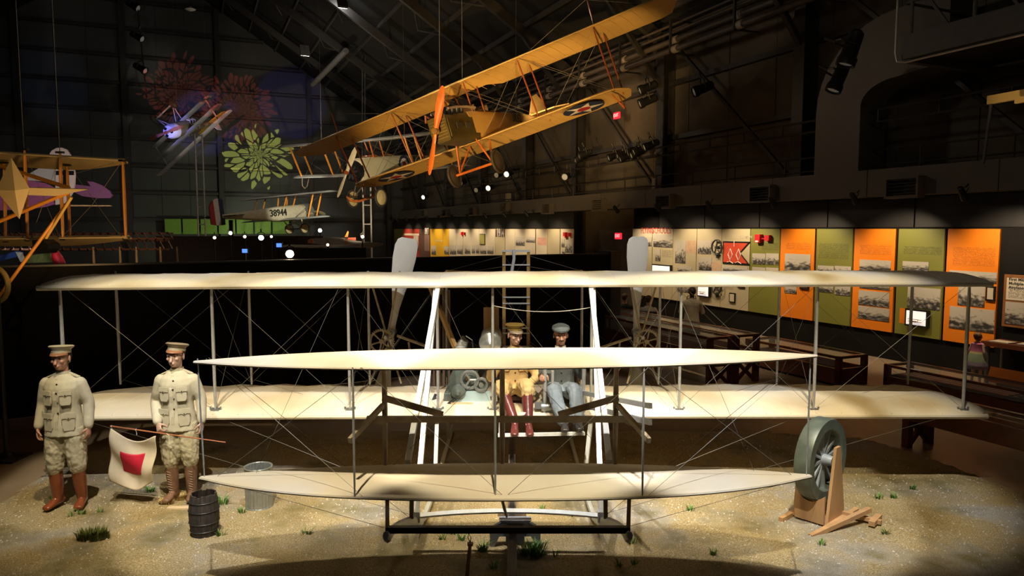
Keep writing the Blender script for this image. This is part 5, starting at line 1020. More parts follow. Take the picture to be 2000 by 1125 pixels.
# ---- cream biplane with roundel behind it
av = thing('roundel_biplane', 'cream biplane with roundel and number, rotary engine and orange wing struts', 'airplane', (-7.3, 34.4, 5.9), (rad(7.5), rad(-1.14), rad(-27)))
zu, zl = 1.264, -.379
lwing(av, 'upper_wing', 5.4, .2, 1.45, zu, m_greyw, .02, .5, .06, 0, 26, m_wire); lwing(av, 'lower_wing', 5.35, .8, 1.45, zl, m_greyw, .03, .5, .06, 0, 26, m_wire)
for x in (-4.6, -2.5, 2.5, 4.6):
    for dy in (.2, 1.0): bar(av, 'interplane_strut', (x, .8 + dy, zl + .03 * abs(x) + .05), (x, .2 + dy, zu + .02 * abs(x)), .08, .12, m_orange)
    lw(av, (x, 1.0, zl), (math.copysign(abs(x) - 2.1, x), .4, zu)); lw(av, (x, .4, zu), (math.copysign(abs(x) - 2.1, x), 1.0, zl))
for sx in (-1, 1):
    for dy in (.2, 1.0): bar(av, 'cabane_strut', (sx * .4, .5 + dy, .45), (sx * .45, .2 + dy, zu), .07, .1, m_prop)
    s = MB(); s.path([(sx * 4.6, 1.0, zl + .1), (sx * 4.6, .95, -.65), (sx * 4.6, 1.1, -.8), (sx * 4.6, 1.3, -.7), (sx * 4.6, 1.5, zl + .1)], .025, 6); s.build('wing_skid', m_dkfab, av)
fusel(av, 'fuselage', [(-.35, .44, .42, -.6), (.1, .46, .52, -.62), (2.2, .46, .56, -.5), (4.6, .34, .46, -.22), (7.4, .06, .3, .02)], m_cream, 16, .3)
s = MB(); s.lathe([(.2, -.62), (.45, -.6), (.52, -.5), (.52, -.3), (.46, -.28), (.44, -.5), (.2, -.52)], 26, Matrix.Translation((0, -.0, -.1)) @ Matrix.Rotation(rad(-90), 4, 'X')); s.build('cowling', m_blk, av, smooth=True)
for k in range(9): a_ = k * 2 * math.pi / 9; s = MB(); s.tube((.1 * math.cos(a_), -.62, -.1 + .1 * math.sin(a_)), (.36 * math.cos(a_), -.62, -.1 + .36 * math.sin(a_)), .06, n=8); s.build('cylinder', m_iron, av, smooth=True)
prop(av, (0, -.95, -.1), 1.35, rad(33), M('cream_prop', (.62, .52, .36), .4, var=.1), wd=.13, hubmat=m_var)
for yy in (.9, 2.2): s = MB(); s.path([(.33 * math.cos(k * .4488), yy + .36 * math.sin(k * .4488), .57) for k in range(14)], .05, 6, closed=True); s.build('cockpit_rim', m_var, av, smooth=True)
for sx in (-1, 1):
    bar(av, 'undercarriage_leg', (sx * .4, .2, -.55), (sx * .85, .3, -1.4), .05, .07, m_dkfab); bar(av, 'undercarriage_leg', (sx * .4, 1.2, -.5), (sx * .85, .3, -1.4), .05, .07, m_dkfab); wheel(av, (sx * .85, .3, -1.42), .4)
s = MB(); s.tube((-.9, .3, -1.42), (.9, .3, -1.42), .04); s.build('axle', m_iron, av)
s = MB(); s.path([(0, -1.15, -1.22), (0, -.9, -1.42), (0, -.4, -1.5), (0, .5, -1.42), (0, 1.4, -1.3)], [.03, .06, .07, .06, .05], 8, flat=1.4); s.build('landing_skid', m_prop, av, smooth=True)
for sx in (.47,):
    for R, mm, d in ((.46, m_blue, 0), (.31, m_white, .006), (.15, m_red, .012)): disc(av, 'roundel_ring', (sx - .012 + d, 3.05, .05), R, mm, (1, 0, -.0))
text_obj('fuselage_number', '1620', .78, m_ink, WM[av.name] @ Matrix.Translation((.425, 4.5, .1)) @ Matrix.Rotation(rad(90) + .05, 4, 'Z') @ Matrix.Rotation(rad(90), 4, 'X'), .012, av, sx=.85, bold=.01)
s = MB(); s.prism([(6.4, .25), (6.9, .95), (7.5, 1.1), (7.9, .6), (7.7, -.1), (7.2, -.05)], .05, Matrix(((0, 0, 1, 0), (1, 0, 0, 0), (0, 1, 0, 0), (0, 0, 0, 1)))); s.build('rudder', m_cream, av)
for sx in (-1, 1): s = MB(); s.prism([(0, 5.9), (sx * 1.7, 6.1), (sx * 1.9, 6.7), (sx * 1.5, 7.2), (0, 7.1)], .05, Matrix.Translation((0, 0, .28))); s.build('tailplane', m_cream, av)
hang([WM[av.name] @ V(p) for p in ((-2.5, .4, zu), (2.5, .4, zu))], 'thin steel cable holding up the roundel biplane', 'cables of the roundel biplane')
# ---- small scout with a five-figure number, tail towards us
ni = thing('scout_biplane', 'small cream scout biplane numbered on its side, with tricolour rudder', 'airplane', (-12.2, 41.2, 4.0), (rad(-5), rad(2), rad(143)))
lwing(ni, 'upper_wing', 4.1, .2, 1.2, .95, m_greyw, 0, .5, .05); lwing(ni, 'lower_wing', 3.8, .7, 1.0, -.35, m_greyw, 0, .5, .05)
for x in (-2.6, 2.6):
    for dy in (.15, .7): bar(ni, 'interplane_strut', (x, .75 + dy, -.3), (x, .25 + dy, .95), .07, .1, m_orange)
    lw(ni, (x, .8, -.35), (math.copysign(.4, x), .4, .95), .012); lw(ni, (x, .4, .95), (math.copysign(.4, x), .8, -.35), .012)
for sx in (-1, 1):
    for dy in (.15, .75): bar(ni, 'cabane_strut', (sx * .3, .5 + dy, .35), (sx * .38, .3 + dy, .95), .07, .09, m_orange)
    bar(ni, 'undercarriage_leg', (sx * .32, .2, -.35), (sx * .62, .35, -.9), .05, .07, m_cream); bar(ni, 'undercarriage_leg', (sx * .32, 1.0, -.35), (sx * .62, .35, -.9), .05, .07, m_cream); wheel(ni, (sx * .72, .35, -.92), .27)
s = MB(); s.tube((-.75, .35, -.92), (.75, .35, -.92), .03); s.build('axle', m_iron, ni)
fusel(ni, 'fuselage', [(-.1, .44, .42, -.44), (.6, .45, .45, -.44), (1.6, .43, .42, -.42), (2.8, .32, .32, -.26), (4.9, .08, .22, .02)], M('scout_cream', (.62, .56, .38), .55, var=.1), 18, .62)
s = MB(); s.lathe([(.2, -.75), (.4, -.7), (.47, -.55), (.47, -.05), (.44, -.05)], 24, Matrix.Rotation(rad(-90), 4, 'X')); s.build('cowling', M('scout_cowl', (.5, .52, .48), .3, .6), ni, smooth=True)
prop(ni, (0, -.85, 0), 1.2, rad(80), M('scout_prop', (.35, .28, .16), .4), wd=.12)
A3 = Matrix(((0, 0, 1, 0), (1, 0, 0, 0), (0, 1, 0, 0), (0, 0, 0, 1)))
for a_, b_, mm in ((4.75, 5.0, m_blue), (5.0, 5.28, m_white), (5.28, 5.55, m_red)):
    h = lambda y: .82 * math.sqrt(max(.05, 1 - ((y - 5.0) / .62) ** 2)); s = MB(); s.prism([(a_, -.25 - .2 * (h(a_) - .4)), (b_, -.25 - .2 * (h(b_) - .4)), (b_, .25 + h(b_)), ((a_ + b_) / 2, .25 + h((a_ + b_) / 2)), (a_, .25 + h(a_))], .06, A3 @ Matrix.Translation((0, 0, -.03))); s.build('rudder_stripe', mm, ni)
for sx in (-1, 1): s = MB(); s.prism([(0, 3.7), (sx * .5, 3.9), (sx * 1.45, 4.6), (sx * 1.5, 5.0), (sx * .5, 5.0), (0, 4.8)], .05, Matrix.Translation((0, 0, .1))); s.build('tailplane', m_dkfab, ni)
text_obj('fuselage_number', '38944', .52, m_ink, WM[ni.name] @ Matrix.Translation((-.425, 1.75, 0.06)) @ Matrix.Rotation(rad(-90) - .06, 4, 'Z') @ Matrix.Rotation(rad(90), 4, 'X'), .03, ni, sx=.8, bold=.008)
s = MB(); s.box((0, 4.4, -.6), (.12, .12, 1.3)); p = WM[ni.name] @ V((0, 4.4, 0)); pl = thing('display_post', 'black display post under the tail of the numbered scout', 'post', (p.x, p.y, -.05)); s = MB(); s.box((0, 0, p.z / 2), (.16, .16, p.z - .1)); s.build('post', m_blk, pl); s = MB(); s.box((0, 0, .02), (.7, .7, .04)); s.build('base', m_blk, pl)
# ---- upside-down triplane with zigzag stripes
tr = thing('triplane', 'upside-down triplane with white cowl lit blue and zigzag fuselage stripes', 'airplane', (-21.35, 46.06, 9.33), (rad(-17.9), rad(145.9), rad(-18.07)))
m_trw = M('triplane_wing', (.34, .34, .38), .5, var=.2, scale=2)
for nm, hs, y, z in (('upper_wing', 3.6, 0, 1.15), ('middle_wing', 3.1, .35, .35), ('lower_wing', 2.85, .5, -.45)): lwing(tr, nm, hs, y, .95, z, m_trw, 0, .25, .07)
for x in (-2.5, 2.5):
    bar(tr, 'interplane_strut', (x, .4, 1.15), (x, .6, .35), .12, .06, m_greyw); bar(tr, 'interplane_strut', (x, .6, .35), (x, .8, -.45), .12, .06, m_greyw)
fusel(tr, 'fuselage', [(-.3, .42, .36, -.42), (.4, .43, .40, -.45), (2.0, .40, .36, -.40), (4.2, .07, .12, -.06)], M('triplane_body', (.26, .21, .14), .6, var=.2, scale=2), 16, .6)
s = MB(); s.lathe([(.05, -1.02), (.12, -1.02), (.36, -.95), (.46, -.75), (.47, -.3), (.44, -.3)], 26, Matrix.Rotation(rad(-90), 4, 'X')); s.build('cowling', M('white_cowl', (.72, .74, .78), .35, var=.04), tr, smooth=True)
for k in range(3): a_ = 2.09 * k + .5; disc(tr, 'cowl_opening', (.25 * math.cos(a_), -1.0, .25 * math.sin(a_)), .1, m_blk, (0, -1, 0), .03, 14)
prop(tr, (0, -1.2, 0), 1.3, rad(-72), M('triplane_prop', (.34, .13, .07), .35), wd=.12)
for k in range(3):                                          # zigzag bands
    for sx in (-1, 1):
        s = MB(); y0_ = 1.0 + .34 * k; x_ = .435 - .02 * k
        s.path([(sx * (x_ - .01), y0_, .38), (sx * (x_ + .012), y0_ + .22, .14), (sx * (x_ + .012), y0_, -.04), (sx * (x_ + .012), y0_ + .22, -.22), (sx * (x_ - .04), y0_, -.40)], .045, 4); s.build('zigzag_stripe', m_white, tr)
s = MB(); s.prism([(0, 3.5), (1.2, 3.9), (1.25, 4.3), (-1.25, 4.3), (-1.2, 3.9)], .05); s.build('tailplane', M('yellow_tail', (.70, .40, .02), .5), tr)
s = MB(); s.prism([(4.0, .0), (4.2, .6), (4.6, .7), (4.85, .2), (4.6, -.2)], .05, A3); s.build('rudder', m_white, tr)
for sx in (-1, 1):
    for yy in (-.05, .7): bar(tr, 'undercarriage_leg', (sx * .35, yy, -.4), (sx * .75, .25, -1.35), .06, .06, m_greyw)
    wheel(tr, (sx * .85, .2, -1.4), .33, None, m_dkfab)
s = MB(); s.tube((-.85, .2, -1.4), (.85, .2, -1.4), .05); s.build('axle', m_greyw, tr)
hang([WM[tr.name] @ V((0, .5, -.4)), WM[tr.name] @ V((0, 3.5, .1))], 'thin steel cable holding up the triplane', 'cables of the triplane')
# ---- orange-lit pusher at the left edge
Yp = 11.6; base = at(60, 470, Y=Yp); pu = thing('pusher_biplane', 'tan pusher biplane with orange struts, diamond canard and bamboo booms', 'airplane', (base.x, base.y, 0))
m_tan = M('tan_rubberised', (.62, .47, .24), .7, var=.12, scale=1.5, bump=.08, bscale=8)
def pp(mb, n, m, par=None, **k): return mb.build(n, m, par or pu, world=True, **k)
def pwing(name, tip, zdx, yfront, chord, x_in):
    s = MB(); rg = []
    for i in range(25):
        t = i / 24; x = tip.x + (x_in - tip.x) * t; k = max(0, 1 - t / .42); y0_ = yfront; y1_ = yfront + chord * (1 - .86 * k ** 1.3); z = tip.z + zdx * t; up = []; lo = []
        for j in range(7):
            u = j / 6; zz = z + .075 * math.sin(math.pi * u ** .7) * (1 - k * .5) - .10 * u * (y1_ - y0_); up.append(V((x, y0_ + (y1_ - y0_) * u, zz + .012))); lo.append(V((x, y0_ + (y1_ - y0_) * u, zz - .008)))
        rg.append(up + lo[::-1])
    s.loft(rg); return pp(s, name, m_tan, smooth=True, sharp=60)
tu, tl_ = at(238, 314, Y=Yp), at(246, 464, Y=Yp); xin = -10.4
pwing('upper_wing', tu, .25, Yp, 1.35, xin); pwing('lower_wing', tl_, -.05, Yp, 1.35, xin)
for px, t0, b0, dy in ((240, 316, 466, .03), (117, 300, 466, .05), (48, 294, 468, .05), (8, 320, 470, .9), (131, 325, 466, .9)):
    a_, b_ = at(px, t0, Y=Yp + dy), at(px + (6 if px > 20 else 3), b0, Y=Yp + dy); s = MB(); s.strut(a_, b_, .045, .075); pp(s, 'interplane_strut', m_orange, smooth=True)
    s = MB(); s.box(a_ + V((0, 0, .02)), (.12, .06, .03)); pp(s, 'strut_socket', m_iron); s = MB(); s.path([b_ + V((-.08, 0, .05)), b_ + V((-.04, 0, -.02)), b_ + V((.04, 0, -.02)), b_ + V((.08, 0, .05))], .014, 5); pp(s, 'strut_socket', m_iron)
for a_, b_, r in (((-20, 318), (135, 367), .03), ((-20, 440), (135, 375), .03), ((140, 385), (-10, 590), .024), ((90, 465), (140, 385), .02)):
    s = MB(); s.tube(at(*a_, Y=Yp - .9), at(*b_, Y=Yp - 1.1), r, n=8); pp(s, 'bamboo_boom', m_orange if r > .02 else m_dope, smooth=True)
Yc = Yp - 1.3                                                # diamond canard with crossing fins
for pts in ([(22, 308), (58, 368), (38, 428), (-8, 372)],):
    s = MB(); q = [at(x, y, Y=Yc) for x, y in pts]; c = at(29, 372, Y=Yc - .10); s.add(q + [c, c + V((0, .26, 0))], [(0, 1, 4), (1, 2, 4), (2, 3, 4), (3, 0, 4), (1, 0, 5), (2, 1, 5), (3, 2, 5), (0, 3, 5)]); pp(s, 'canard_fin', m_tan)
s = MB(); q = [at(58, 367, Y=Yc), at(172, 370, Y=Yc + .2), at(110, 383, Y=Yc + .1), at(55, 381, Y=Yc)]; s.add(q + [p + V((0, .02, .012)) for p in q], [(0, 1, 2, 3), (7, 6, 5, 4), (0, 4, 5, 1), (1, 5, 6, 2), (2, 6, 7, 3), (3, 7, 4, 0)]); pp(s, 'canard_plane', m_tan)
s = MB(); q = [at(-30, 364, Y=Yc), at(25, 365, Y=Yc), at(10, 374, Y=Yc), at(-30, 380, Y=Yc)]; s.add(q + [p + V((0, .02, .012)) for p in q], [(0, 1, 2, 3), (7, 6, 5, 4), (0, 4, 5, 1), (1, 5, 6, 2), (2, 6, 7, 3), (3, 7, 4, 0)]); pp(s, 'canard_plane', m_tan)
s = MB(); pts = [(62, 468), (80, 468), (94, 478), (92, 487), (86, 495), (65, 493)]; q = [at(x, y, Y=Yp - .6) for x, y in pts]; s.add(q + [p + V((0, .3, 0)) for p in q], [tuple(range(6)), tuple(range(11, 5, -1))] + [(k, (k + 1) % 6, 6 + (k + 1) % 6, 6 + k) for k in range(6)]); pp(s, 'foot_rest', m_blk)
for a_, b_ in (((150, 338), (222, 318)), ((236, 318), (180, 400)), ((180, 400), (118, 466)), ((150, 345), (238, 466)), ((50, 300), (117, 466)), ((117, 305), (60, 466))):
    s = MB(); s.tube(at(*a_, Y=Yp + .1), at(*b_, Y=Yp + .1), .004, n=4); pp(s, 'bracing_wire', m_wire)
wheel_c = at(-8, 556, Y=10.4); s = MB(); R_ = .25; s.path([wheel_c + V((R_ * math.cos(k * .2618), -.1 * math.cos(k * .2618), R_ * math.sin(k * .2618))) for k in range(24)], .035, 8, closed=True); w_ = pp(s, 'nose_wheel', M('tan_tyre', (.40, .28, .09), .6, var=.15), smooth=True)
for k in range(10): s = MB(); s.tube(wheel_c, wheel_c + V((R_ * math.cos(k * .628), -.1 * math.cos(k * .628), R_ * math.sin(k * .628))), .005, n=4); pp(s, 'spoke', m_wire, w_)
hang([at(47, 294, Y=Yp + .3), at(117, 300, Y=Yp + .3)], 'thin cable holding up the tan pusher biplane', 'cables of the pusher biplane')
# ---- purple two-seater tail beyond it
Yh = 27.0; b0 = at(100, 400, Y=Yh); ha = thing('purple_airplane', 'purple two-seater tail with white fin and black cross', 'airplane', (b0.x, b0.y, 0)); m_pur = M('purple_fabric', (.30, .085, .20), .6, var=.08); m_pur2 = M('dark_purple_fabric', (.17, .06, .14), .6, var=.08); m_fin = M('white_fin', (.56, .47, .42), .6, var=.05)
def flat(name, px, Y, mat, par=None, th=.08, root=None):
    root = root or ha; q = [at(x, y, Y=Y) for x, y in px]; n = len(q); s = MB(); s.add(q + [p + V((0, th, 0)) for p in q], [tuple(range(n)), tuple(range(2 * n - 1, n - 1, -1))] + [(k, (k + 1) % n, n + (k + 1) % n, n + k) for k in range(n)]); return s.build(name, mat, par or root, world=True)
flat('tail_fin', [(97, 300), (101, 294), (110, 289), (120, 288), (130, 292), (137, 302), (142, 318), (146, 340), (145, 360), (140, 378), (133, 390), (126, 397), (108, 400), (108, 330), (95, 320)], Yh, m_fin)
flat('tail_cross', [(109, 334), (123, 334), (123, 329), (129, 329), (129, 334), (144, 334), (144, 342), (129, 342), (129, 362), (123, 362), (123, 342), (109, 342)], Yh - .03, m_blk, th=.02)
flat('fixed_fin', [(52, 342), (80, 326), (108, 330), (108, 358), (90, 355), (54, 352)], Yh + .1, m_greyw)
flat('tailplane', [(145, 360), (177, 364), (170, 354), (182, 355), (200, 362), (213, 372), (219, 382), (214, 387), (190, 387), (160, 383), (146, 376)], Yh + .3, m_pur2)
s = MB(); s.loft([[at(x, y, Y=Yh + .2 + dy) for y, dy in ((yt, 0), (yt, .5), (yb, .5), (yb, 0))] for x, yt, yb in ((-40, 360, 412), (54, 352, 409), (90, 358, 404), (110, 368, 398))]); s.build('fuselage', m_pur, ha, world=True)
flat('tail_spar', [(138, 400), (216, 401), (216, 403), (138, 403)], Yh + .1, m_wood, th=.1)
# ---- bare wooden wing skeleton
Ys = 20.0; b0 = at(180, 500, Y=Ys); sk = thing('wing_skeleton', 'bare brown wooden wing skeleton on posts beyond the partition', 'airplane frame', (b0.x, b0.y, 0)); m_skel = M('skeleton_wood', (.13, .05, .025), .5, var=.2)
for lay, (ya, yb) in enumerate((((456, 466)), ((470, 487)))):
    for yy, dY in ((ya, 1.6), (yb, 0)):
        s = MB(); s.beam(at(-30, yy + (2 if dY else 0), Y=Ys + dY), at(338 if lay == 0 else 330, yy, Y=Ys + dY), .04, .05); s.build('spar', m_skel, sk, world=True)
    for i in range(22):
        x = -20 + i * 16.3; s = MB(); a_, b_ = at(x + 14, yb - 1, Y=Ys - .25), at(x, ya - 1, Y=Ys + 2.1); m_ = (a_ + b_) / 2 + V((0, 0, .08)); s.path([a_, m_, b_], .022, 4); s.build('rib', m_skel, sk, world=True)
for x in (182, 234, 266, 313, 345): s = MB(); p = at(x, 482, Y=Ys); s.strut((p.x, p.y, .0), p, .07, .09); s.build('post', m_orange if False else m_wood, sk, world=True)
# ---- low grey monoplane wings, floodlights and glints beyond the partition
Yg = 28.0; b0 = at(660, 480, Y=Yg); lg = thing('grounded_biplane', 'low grey-winged biplane with red tail beyond the partition', 'airplane', (b0.x, b0.y, 0))
flat('upper_wing', [(606, 466), (640, 464), (665, 467), (748, 476), (746, 479), (716, 486), (690, 482), (600, 475)], Yg, m_greyw, th=.12, root=lg); flat('lower_wing', [(560, 478), (640, 479), (700, 477), (700, 480), (610, 484), (540, 482)], Yg - .6, M('pale_wing', (.55, .5, .42), .6), th=.2, root=lg)
flat('tail', [(680, 464), (695, 464), (695, 474), (676, 473)], Yg + .3, M('tail_red', (.6, .08, .03), .6), th=.05, root=lg); flat('fin', [(673, 463), (679, 451), (681, 453), (679, 463)], Yg + .2, m_prop, th=.05, root=lg); flat('fuselage', [(646, 464), (672, 465), (676, 470), (660, 469)], Yg + .4, m_cream, th=.6, root=lg)
for x, y0_, y1_ in ((603, 468, 475), (609, 468, 475), (676, 470, 476)): s = MB(); s.tube(at(x, y0_, Y=Yg - .2), at(x + 2, y1_, Y=Yg - .2), .05); s.build('strut', m_prop, lg, world=True)
lampY = 15.6
for px, py, Y, sz, lab, ln in ((566, 496, 15.6, 1.0, 'blazing floodlight just above the black partition', M('flood_lens', (1, .9, .7), .3, var=0, emit=(1, .80, .5), estr=220)), (640, 478, 24, .6, 'small warm lamp under the low grey wing', m_lens), (708, 462, 27, .7, 'small warm lamp near the far ladder tower', m_lens), (419, 464, 30, .8, 'warm lamp at the foot of the pale ladder tower', m_lens), (478, 462, 30, .8, 'warm lamp below the green wall panels beside the scout post', m_lens), (510, 464, 30, 1.3, 'brightest warm lamp in the far row', m_lens_w), (530, 462, 31, .7, 'small white lamp below the scout wheels', m_lens), (450, 455, 30, .9, 'square white lamp on the far lighting stand', m_lens_w), (625, 450, 34, 1.1, 'white oval lamp hanging before the far darkness', m_lens_w)):
    p = at(px, py, Y=Y); lamp(p, (0, 0, CAMH) if px in (566,) else (p.x * .5, p.y * .5, p.z - .3), sz, lab, None, ln, 'floodlight')
    st_ = thing('lamp_stand', 'slim black stand holding a lamp beyond the partition', 'stand', (p.x, p.y, -.05), None, 'lamp stands beyond the partition'); s = MB(); s.tube((0, 0, 0), (0, 0, p.z + .03), .03); s.build('pole', m_blk, st_); s = MB(); s.lathe([(.3, 0), (.28, .03), (.03, .05)], 14); s.build('base', m_blk, st_)
for px, py, lab in ((478, 490, 'blue glowing screen beyond the partition, under the scout post'), (545, 479, 'blue glowing screen beyond the partition, beside the blazing floodlight')):
    p = at(px, py, Y=22); t = thing('monitor', lab, 'monitor', p); s = MB(); s.box((0, .02, 0), (.2, .04, .16)); s.build('case', m_blk, t); s = MB(); s.box((0, -.004, 0), (.16, .01, .12)); s.build('screen', M('screen_blue', (.1, .2, 1), .4, var=0, emit=(.1, .25, 1), estr=1.5), t); s = MB(); s.box((0, .03, -.5), (.05, .05, .9)); s.build('stand', m_blk, t)
# lights for the suspended machines
spot('biplane_uplight', (-3.4, 13.5, 2.7), (-1.3, 21.6, 6.0), 4200, 50, (1, .62, .22), .5, .08)
spot('biplane_uplight', (2.2, 14.2, 3.4), (1.5, 20.6, 7.0), 1500, 50, (1, .62, .22), .5, .08)
spot('roundel_uplight', (-5.5, 24.5, 2.6), (-7.0, 34.3, 5.9), 3200, 40, (1, .80, .5), .5, .08)
spot('scout_light', (-8, 30.5, 5.6), (-12.0, 41, 4), 3200, 24, (1, .95, .78), .5, .08)
spot('triplane_light', (-20.5, 40.0, 8.2), (-21.4, 45.6, 9.3), 1700, 22, (.22, .2, 1), .5, .08)
spot('triplane_light', (-16, 40, 6.5), (-20.4, 46.5, 9.3), 900, 30, (1, .9, .7), .5, .08)
spot('pusher_uplight', (-5.6, 9.0, 2.0), (-7.6, 11.9, 4.0), 150, 62, (1, .60, .22), .6, .06)
spot('purple_light', (-13, 22, 2.6), (-17.3, 27, 4.2), 900, 50, (1, .85, .8), .5, .08)
spot('green_wash', hv(4, 50, 1.0), hv(2.5, 57.3, 2.8), 500, 90, (.9, 1, .6), .6, .1)
spot('pusher_front_fill', (-3.2, 3.0, 6.2), (-7.6, 11.4, 3.6), 260, 30, (1, .72, .38), .6, .08)  # added weak fill from the front, keeps the canard from going black
spot('skeleton_fill', (-8.5, 15.5, 4.6), (-12.6, 20.6, 2.6), 420, 55, (1, .7, .42), .6, .08)  # added fill that brightens the dark wing skeleton, no fixture
# bright toy-coloured machine glimpsed over the partition, far left
Yr = 22.0; b0 = at(60, 505, Y=Yr); rn = thing('red_nosed_airplane', 'glimpsed airplane with red nose and blue and white wing over a green base', 'airplane', (b0.x, b0.y, 0))
q0, q1 = at(108, 492, Y=Yr), at(116, 514, Y=Yr); s = MB(); s.lathe([(.02, -.25), (.1, -.2), (.15, 0), (.16, .25), (.02, .27)], 16, Matrix.Translation(q0.lerp(q1, .5)) @ Matrix.Rotation(rad(160), 4, 'Y')); s.build('nose', M('bright_red', (.65, .02, .04), .4), rn, world=True, smooth=True)
flat('wing', [(-10, 502), (34, 490), (44, 494), (40, 500), (-10, 512)], Yr + .2, M('bright_blue', (.05, .12, .45), .5), th=.08, root=rn); flat('wing_stripe', [(30, 492), (42, 493), (48, 510), (40, 512)], Yr + .1, m_white, th=.05, root=rn)
flat('fuselage', [(48, 500), (100, 493), (104, 512), (48, 514)], Yr + .8, m_pol_ if False else M('mossy_green', (.22, .27, .09), .7), th=.3, root=rn); flat('cross_beam', [(20, 486), (190, 489), (190, 491), (20, 489)], Yr + .4, m_blk, th=.1, root=rn)
spot('red_nose_light', at(60, 470, Y=19), b0, 120, 80, (1, 1, .95), .5, .05)
# projector patterns on the end wall
pc = hv(*onback(506, 302)); u_, z_ = onback(506, 302)
spot('leaf_projector', hv(u_ - 3, 36, 8.5), hv(u_, 58, z_), 30000, 17, (.80, .86, .16), .02, .01, gobo_leaves(1.35, (1, 1, 1), .118, 3))
u2, z2 = onback(468, 215); spot('leaf_projector', hv(u2 - 3, 36, 9.0), hv(u2, 58, z2), 7000, 17, (.95, .13, .08), .02, .01, gobo_leaves(2.2, (1, 1, 1), .13, 8))
u3, z3 = onback(352, 180); spot('leaf_projector', hv(u3 - 3, 36, 9.0), hv(u3, 58, z3), 5000, 17, (.95, .16, .10), .02, .01, gobo_leaves(2.0, (1, 1, 1), .12, 5))
u4, z4 = onback(570, 205); spot('blue_wash', hv(u4 + 1, 42, 6), hv(u4, 58, z4), 1500, 18, (.12, .12, 1), .3, .05)
u5, z5 = onback(100, 165); spot('blue_wash', hv(u5 + 4, 44, 5), hv(u5, 58, z5), 380, 20, (.25, .45, 1), .8, .05)
# ================================================================== EXHIBIT WALL
def print_mat(seed):
    nm = 'photo_print_%d' % seed
    if nm in _M: return _M[nm]
    m = bpy.data.materials.new(nm); m.use_nodes = True; _M[nm] = m; nt = m.node_tree; N = nt.nodes.new; L = nt.links.new; b = nt.nodes['Principled BSDF']; b.inputs['Roughness'].default_value = .55
    tc = N('ShaderNodeTexCoord'); mp = N('ShaderNodeMapping'); mp.inputs['Location'].default_value = (seed * 3.7, seed * 1.3, seed * .7); mp.inputs['Scale'].default_value = (0, 3 + seed % 3, 5); L(tc.outputs['Generated'], mp.inputs[0])
    n = N('ShaderNodeTexNoise'); n.inputs['Scale'].default_value = 1.6; n.inputs['Detail'].default_value = 7; L(mp.outputs[0], n.inputs[0])
    sx = N('ShaderNodeSeparateXYZ'); L(tc.outputs['Generated'], sx.inputs[0])
    g = N('ShaderNodeMapRange'); g.inputs[1].default_value = .25; g.inputs[2].default_value = .75; g.inputs[3].default_value = -.16; g.inputs[4].default_value = .22; L(sx.outputs[2], g.inputs[0])
    a = N('ShaderNodeMath'); L(n.outputs[0], a.inputs[0]); L(g.outputs[0], a.inputs[1])
    r = N('ShaderNodeValToRGB'); e = r.color_ramp.elements; e[0].position = .30; e[0].color = (.035, .03, .027, 1); e[1].position = .58; e[1].color = (.50, .44, .37, 1); x = e.new(.44); x.color = (.20, .175, .15, 1); L(a.outputs[0], r.inputs[0]); L(r.outputs[0], b.inputs['Base Color']); return m
def lines_mat(name, base, ink, rows):
    if name in _M: return _M[name]
    m = bpy.data.materials.new(name); m.use_nodes = True; _M[name] = m; nt = m.node_tree; N = nt.nodes.new; L = nt.links.new; b = nt.nodes['Principled BSDF']; b.inputs['Roughness'].default_value = .6
    tc = N('ShaderNodeTexCoord'); sx = N('ShaderNodeSeparateXYZ'); L(tc.outputs['Generated'], sx.inputs[0])
    def mth(op, p, q=None):
        k = N('ShaderNodeMath'); k.operation = op
        for i, v_ in enumerate((p, q)):
            if v_ is None: continue
            if isinstance(v_, (int, float)): k.inputs[i].default_value = v_
            else: L(v_, k.inputs[i])
        return k.outputs[0]
    zr = mth('MULTIPLY', sx.outputs[2], rows); row = mth('FLOOR', zr); inl = mth('GREATER_THAN', mth('FRACT', zr), .55)
    cb = N('ShaderNodeCombineXYZ'); L(mth('MULTIPLY', sx.outputs[1], 55), cb.inputs[0]); L(mth('MULTIPLY', row, 7.3), cb.inputs[1]); n = N('ShaderNodeTexNoise'); n.inputs['Scale'].default_value = 1; L(cb.outputs[0], n.inputs[0])
    f = mth('MULTIPLY', inl, mth('GREATER_THAN', n.outputs[0], .46)); mx = N('ShaderNodeMix'); mx.data_type = 'RGBA'; L(f, mx.inputs[0]); mx.inputs[6].default_value = (*base, 1); mx.inputs[7].default_value = (*ink, 1); L(mx.outputs[2], b.inputs['Base Color']); return m
C_OR, C_GR, C_TAN, C_CR = (.82, .215, .008), (.20, .195, .035), (.50, .42, .27), (.60, .51, .38)
m_por = M('panel_orange', C_OR, .5, var=.03, scale=1); m_pgr = M('panel_green', C_GR, .5, var=.03, scale=1); m_ptan = M('panel_tan', C_TAN, .5, var=.03, scale=1); m_pcr = M('panel_cream', C_CR, .5, var=.03, scale=1); m_pyel = M('panel_yellow', (.72, .40, .02), .5, var=.03); m_pol = M('panel_olive', (.33, .30, .08), .5, var=.03); m_pred = M('panel_red', (.33, .035, .02), .5, var=.05); m_pbr = M('panel_brown', (.10, .05, .035), .5, var=.05)
m_blackfr = M('black_frame', (.012, .011, .011), .4, var=0); m_lit = M('lit_case_back', (.95, .93, .92), .6, var=0, emit=(1, .93, .9), estr=.62)
PZ0, PZ1, PU = .61, 3.05, 15.0
s = MB(); hbox(s, PU + .02, PU + .14, -4, 22.54, -.05, 3.84); wex = struct(s.build('wall_exhibit', m_black)); s = MB(); hbox(s, PU + .02, PU + .14, 27.1, 57.9, -.05, 3.84); wex2 = struct(s.build('wall_exhibit_far', m_black))
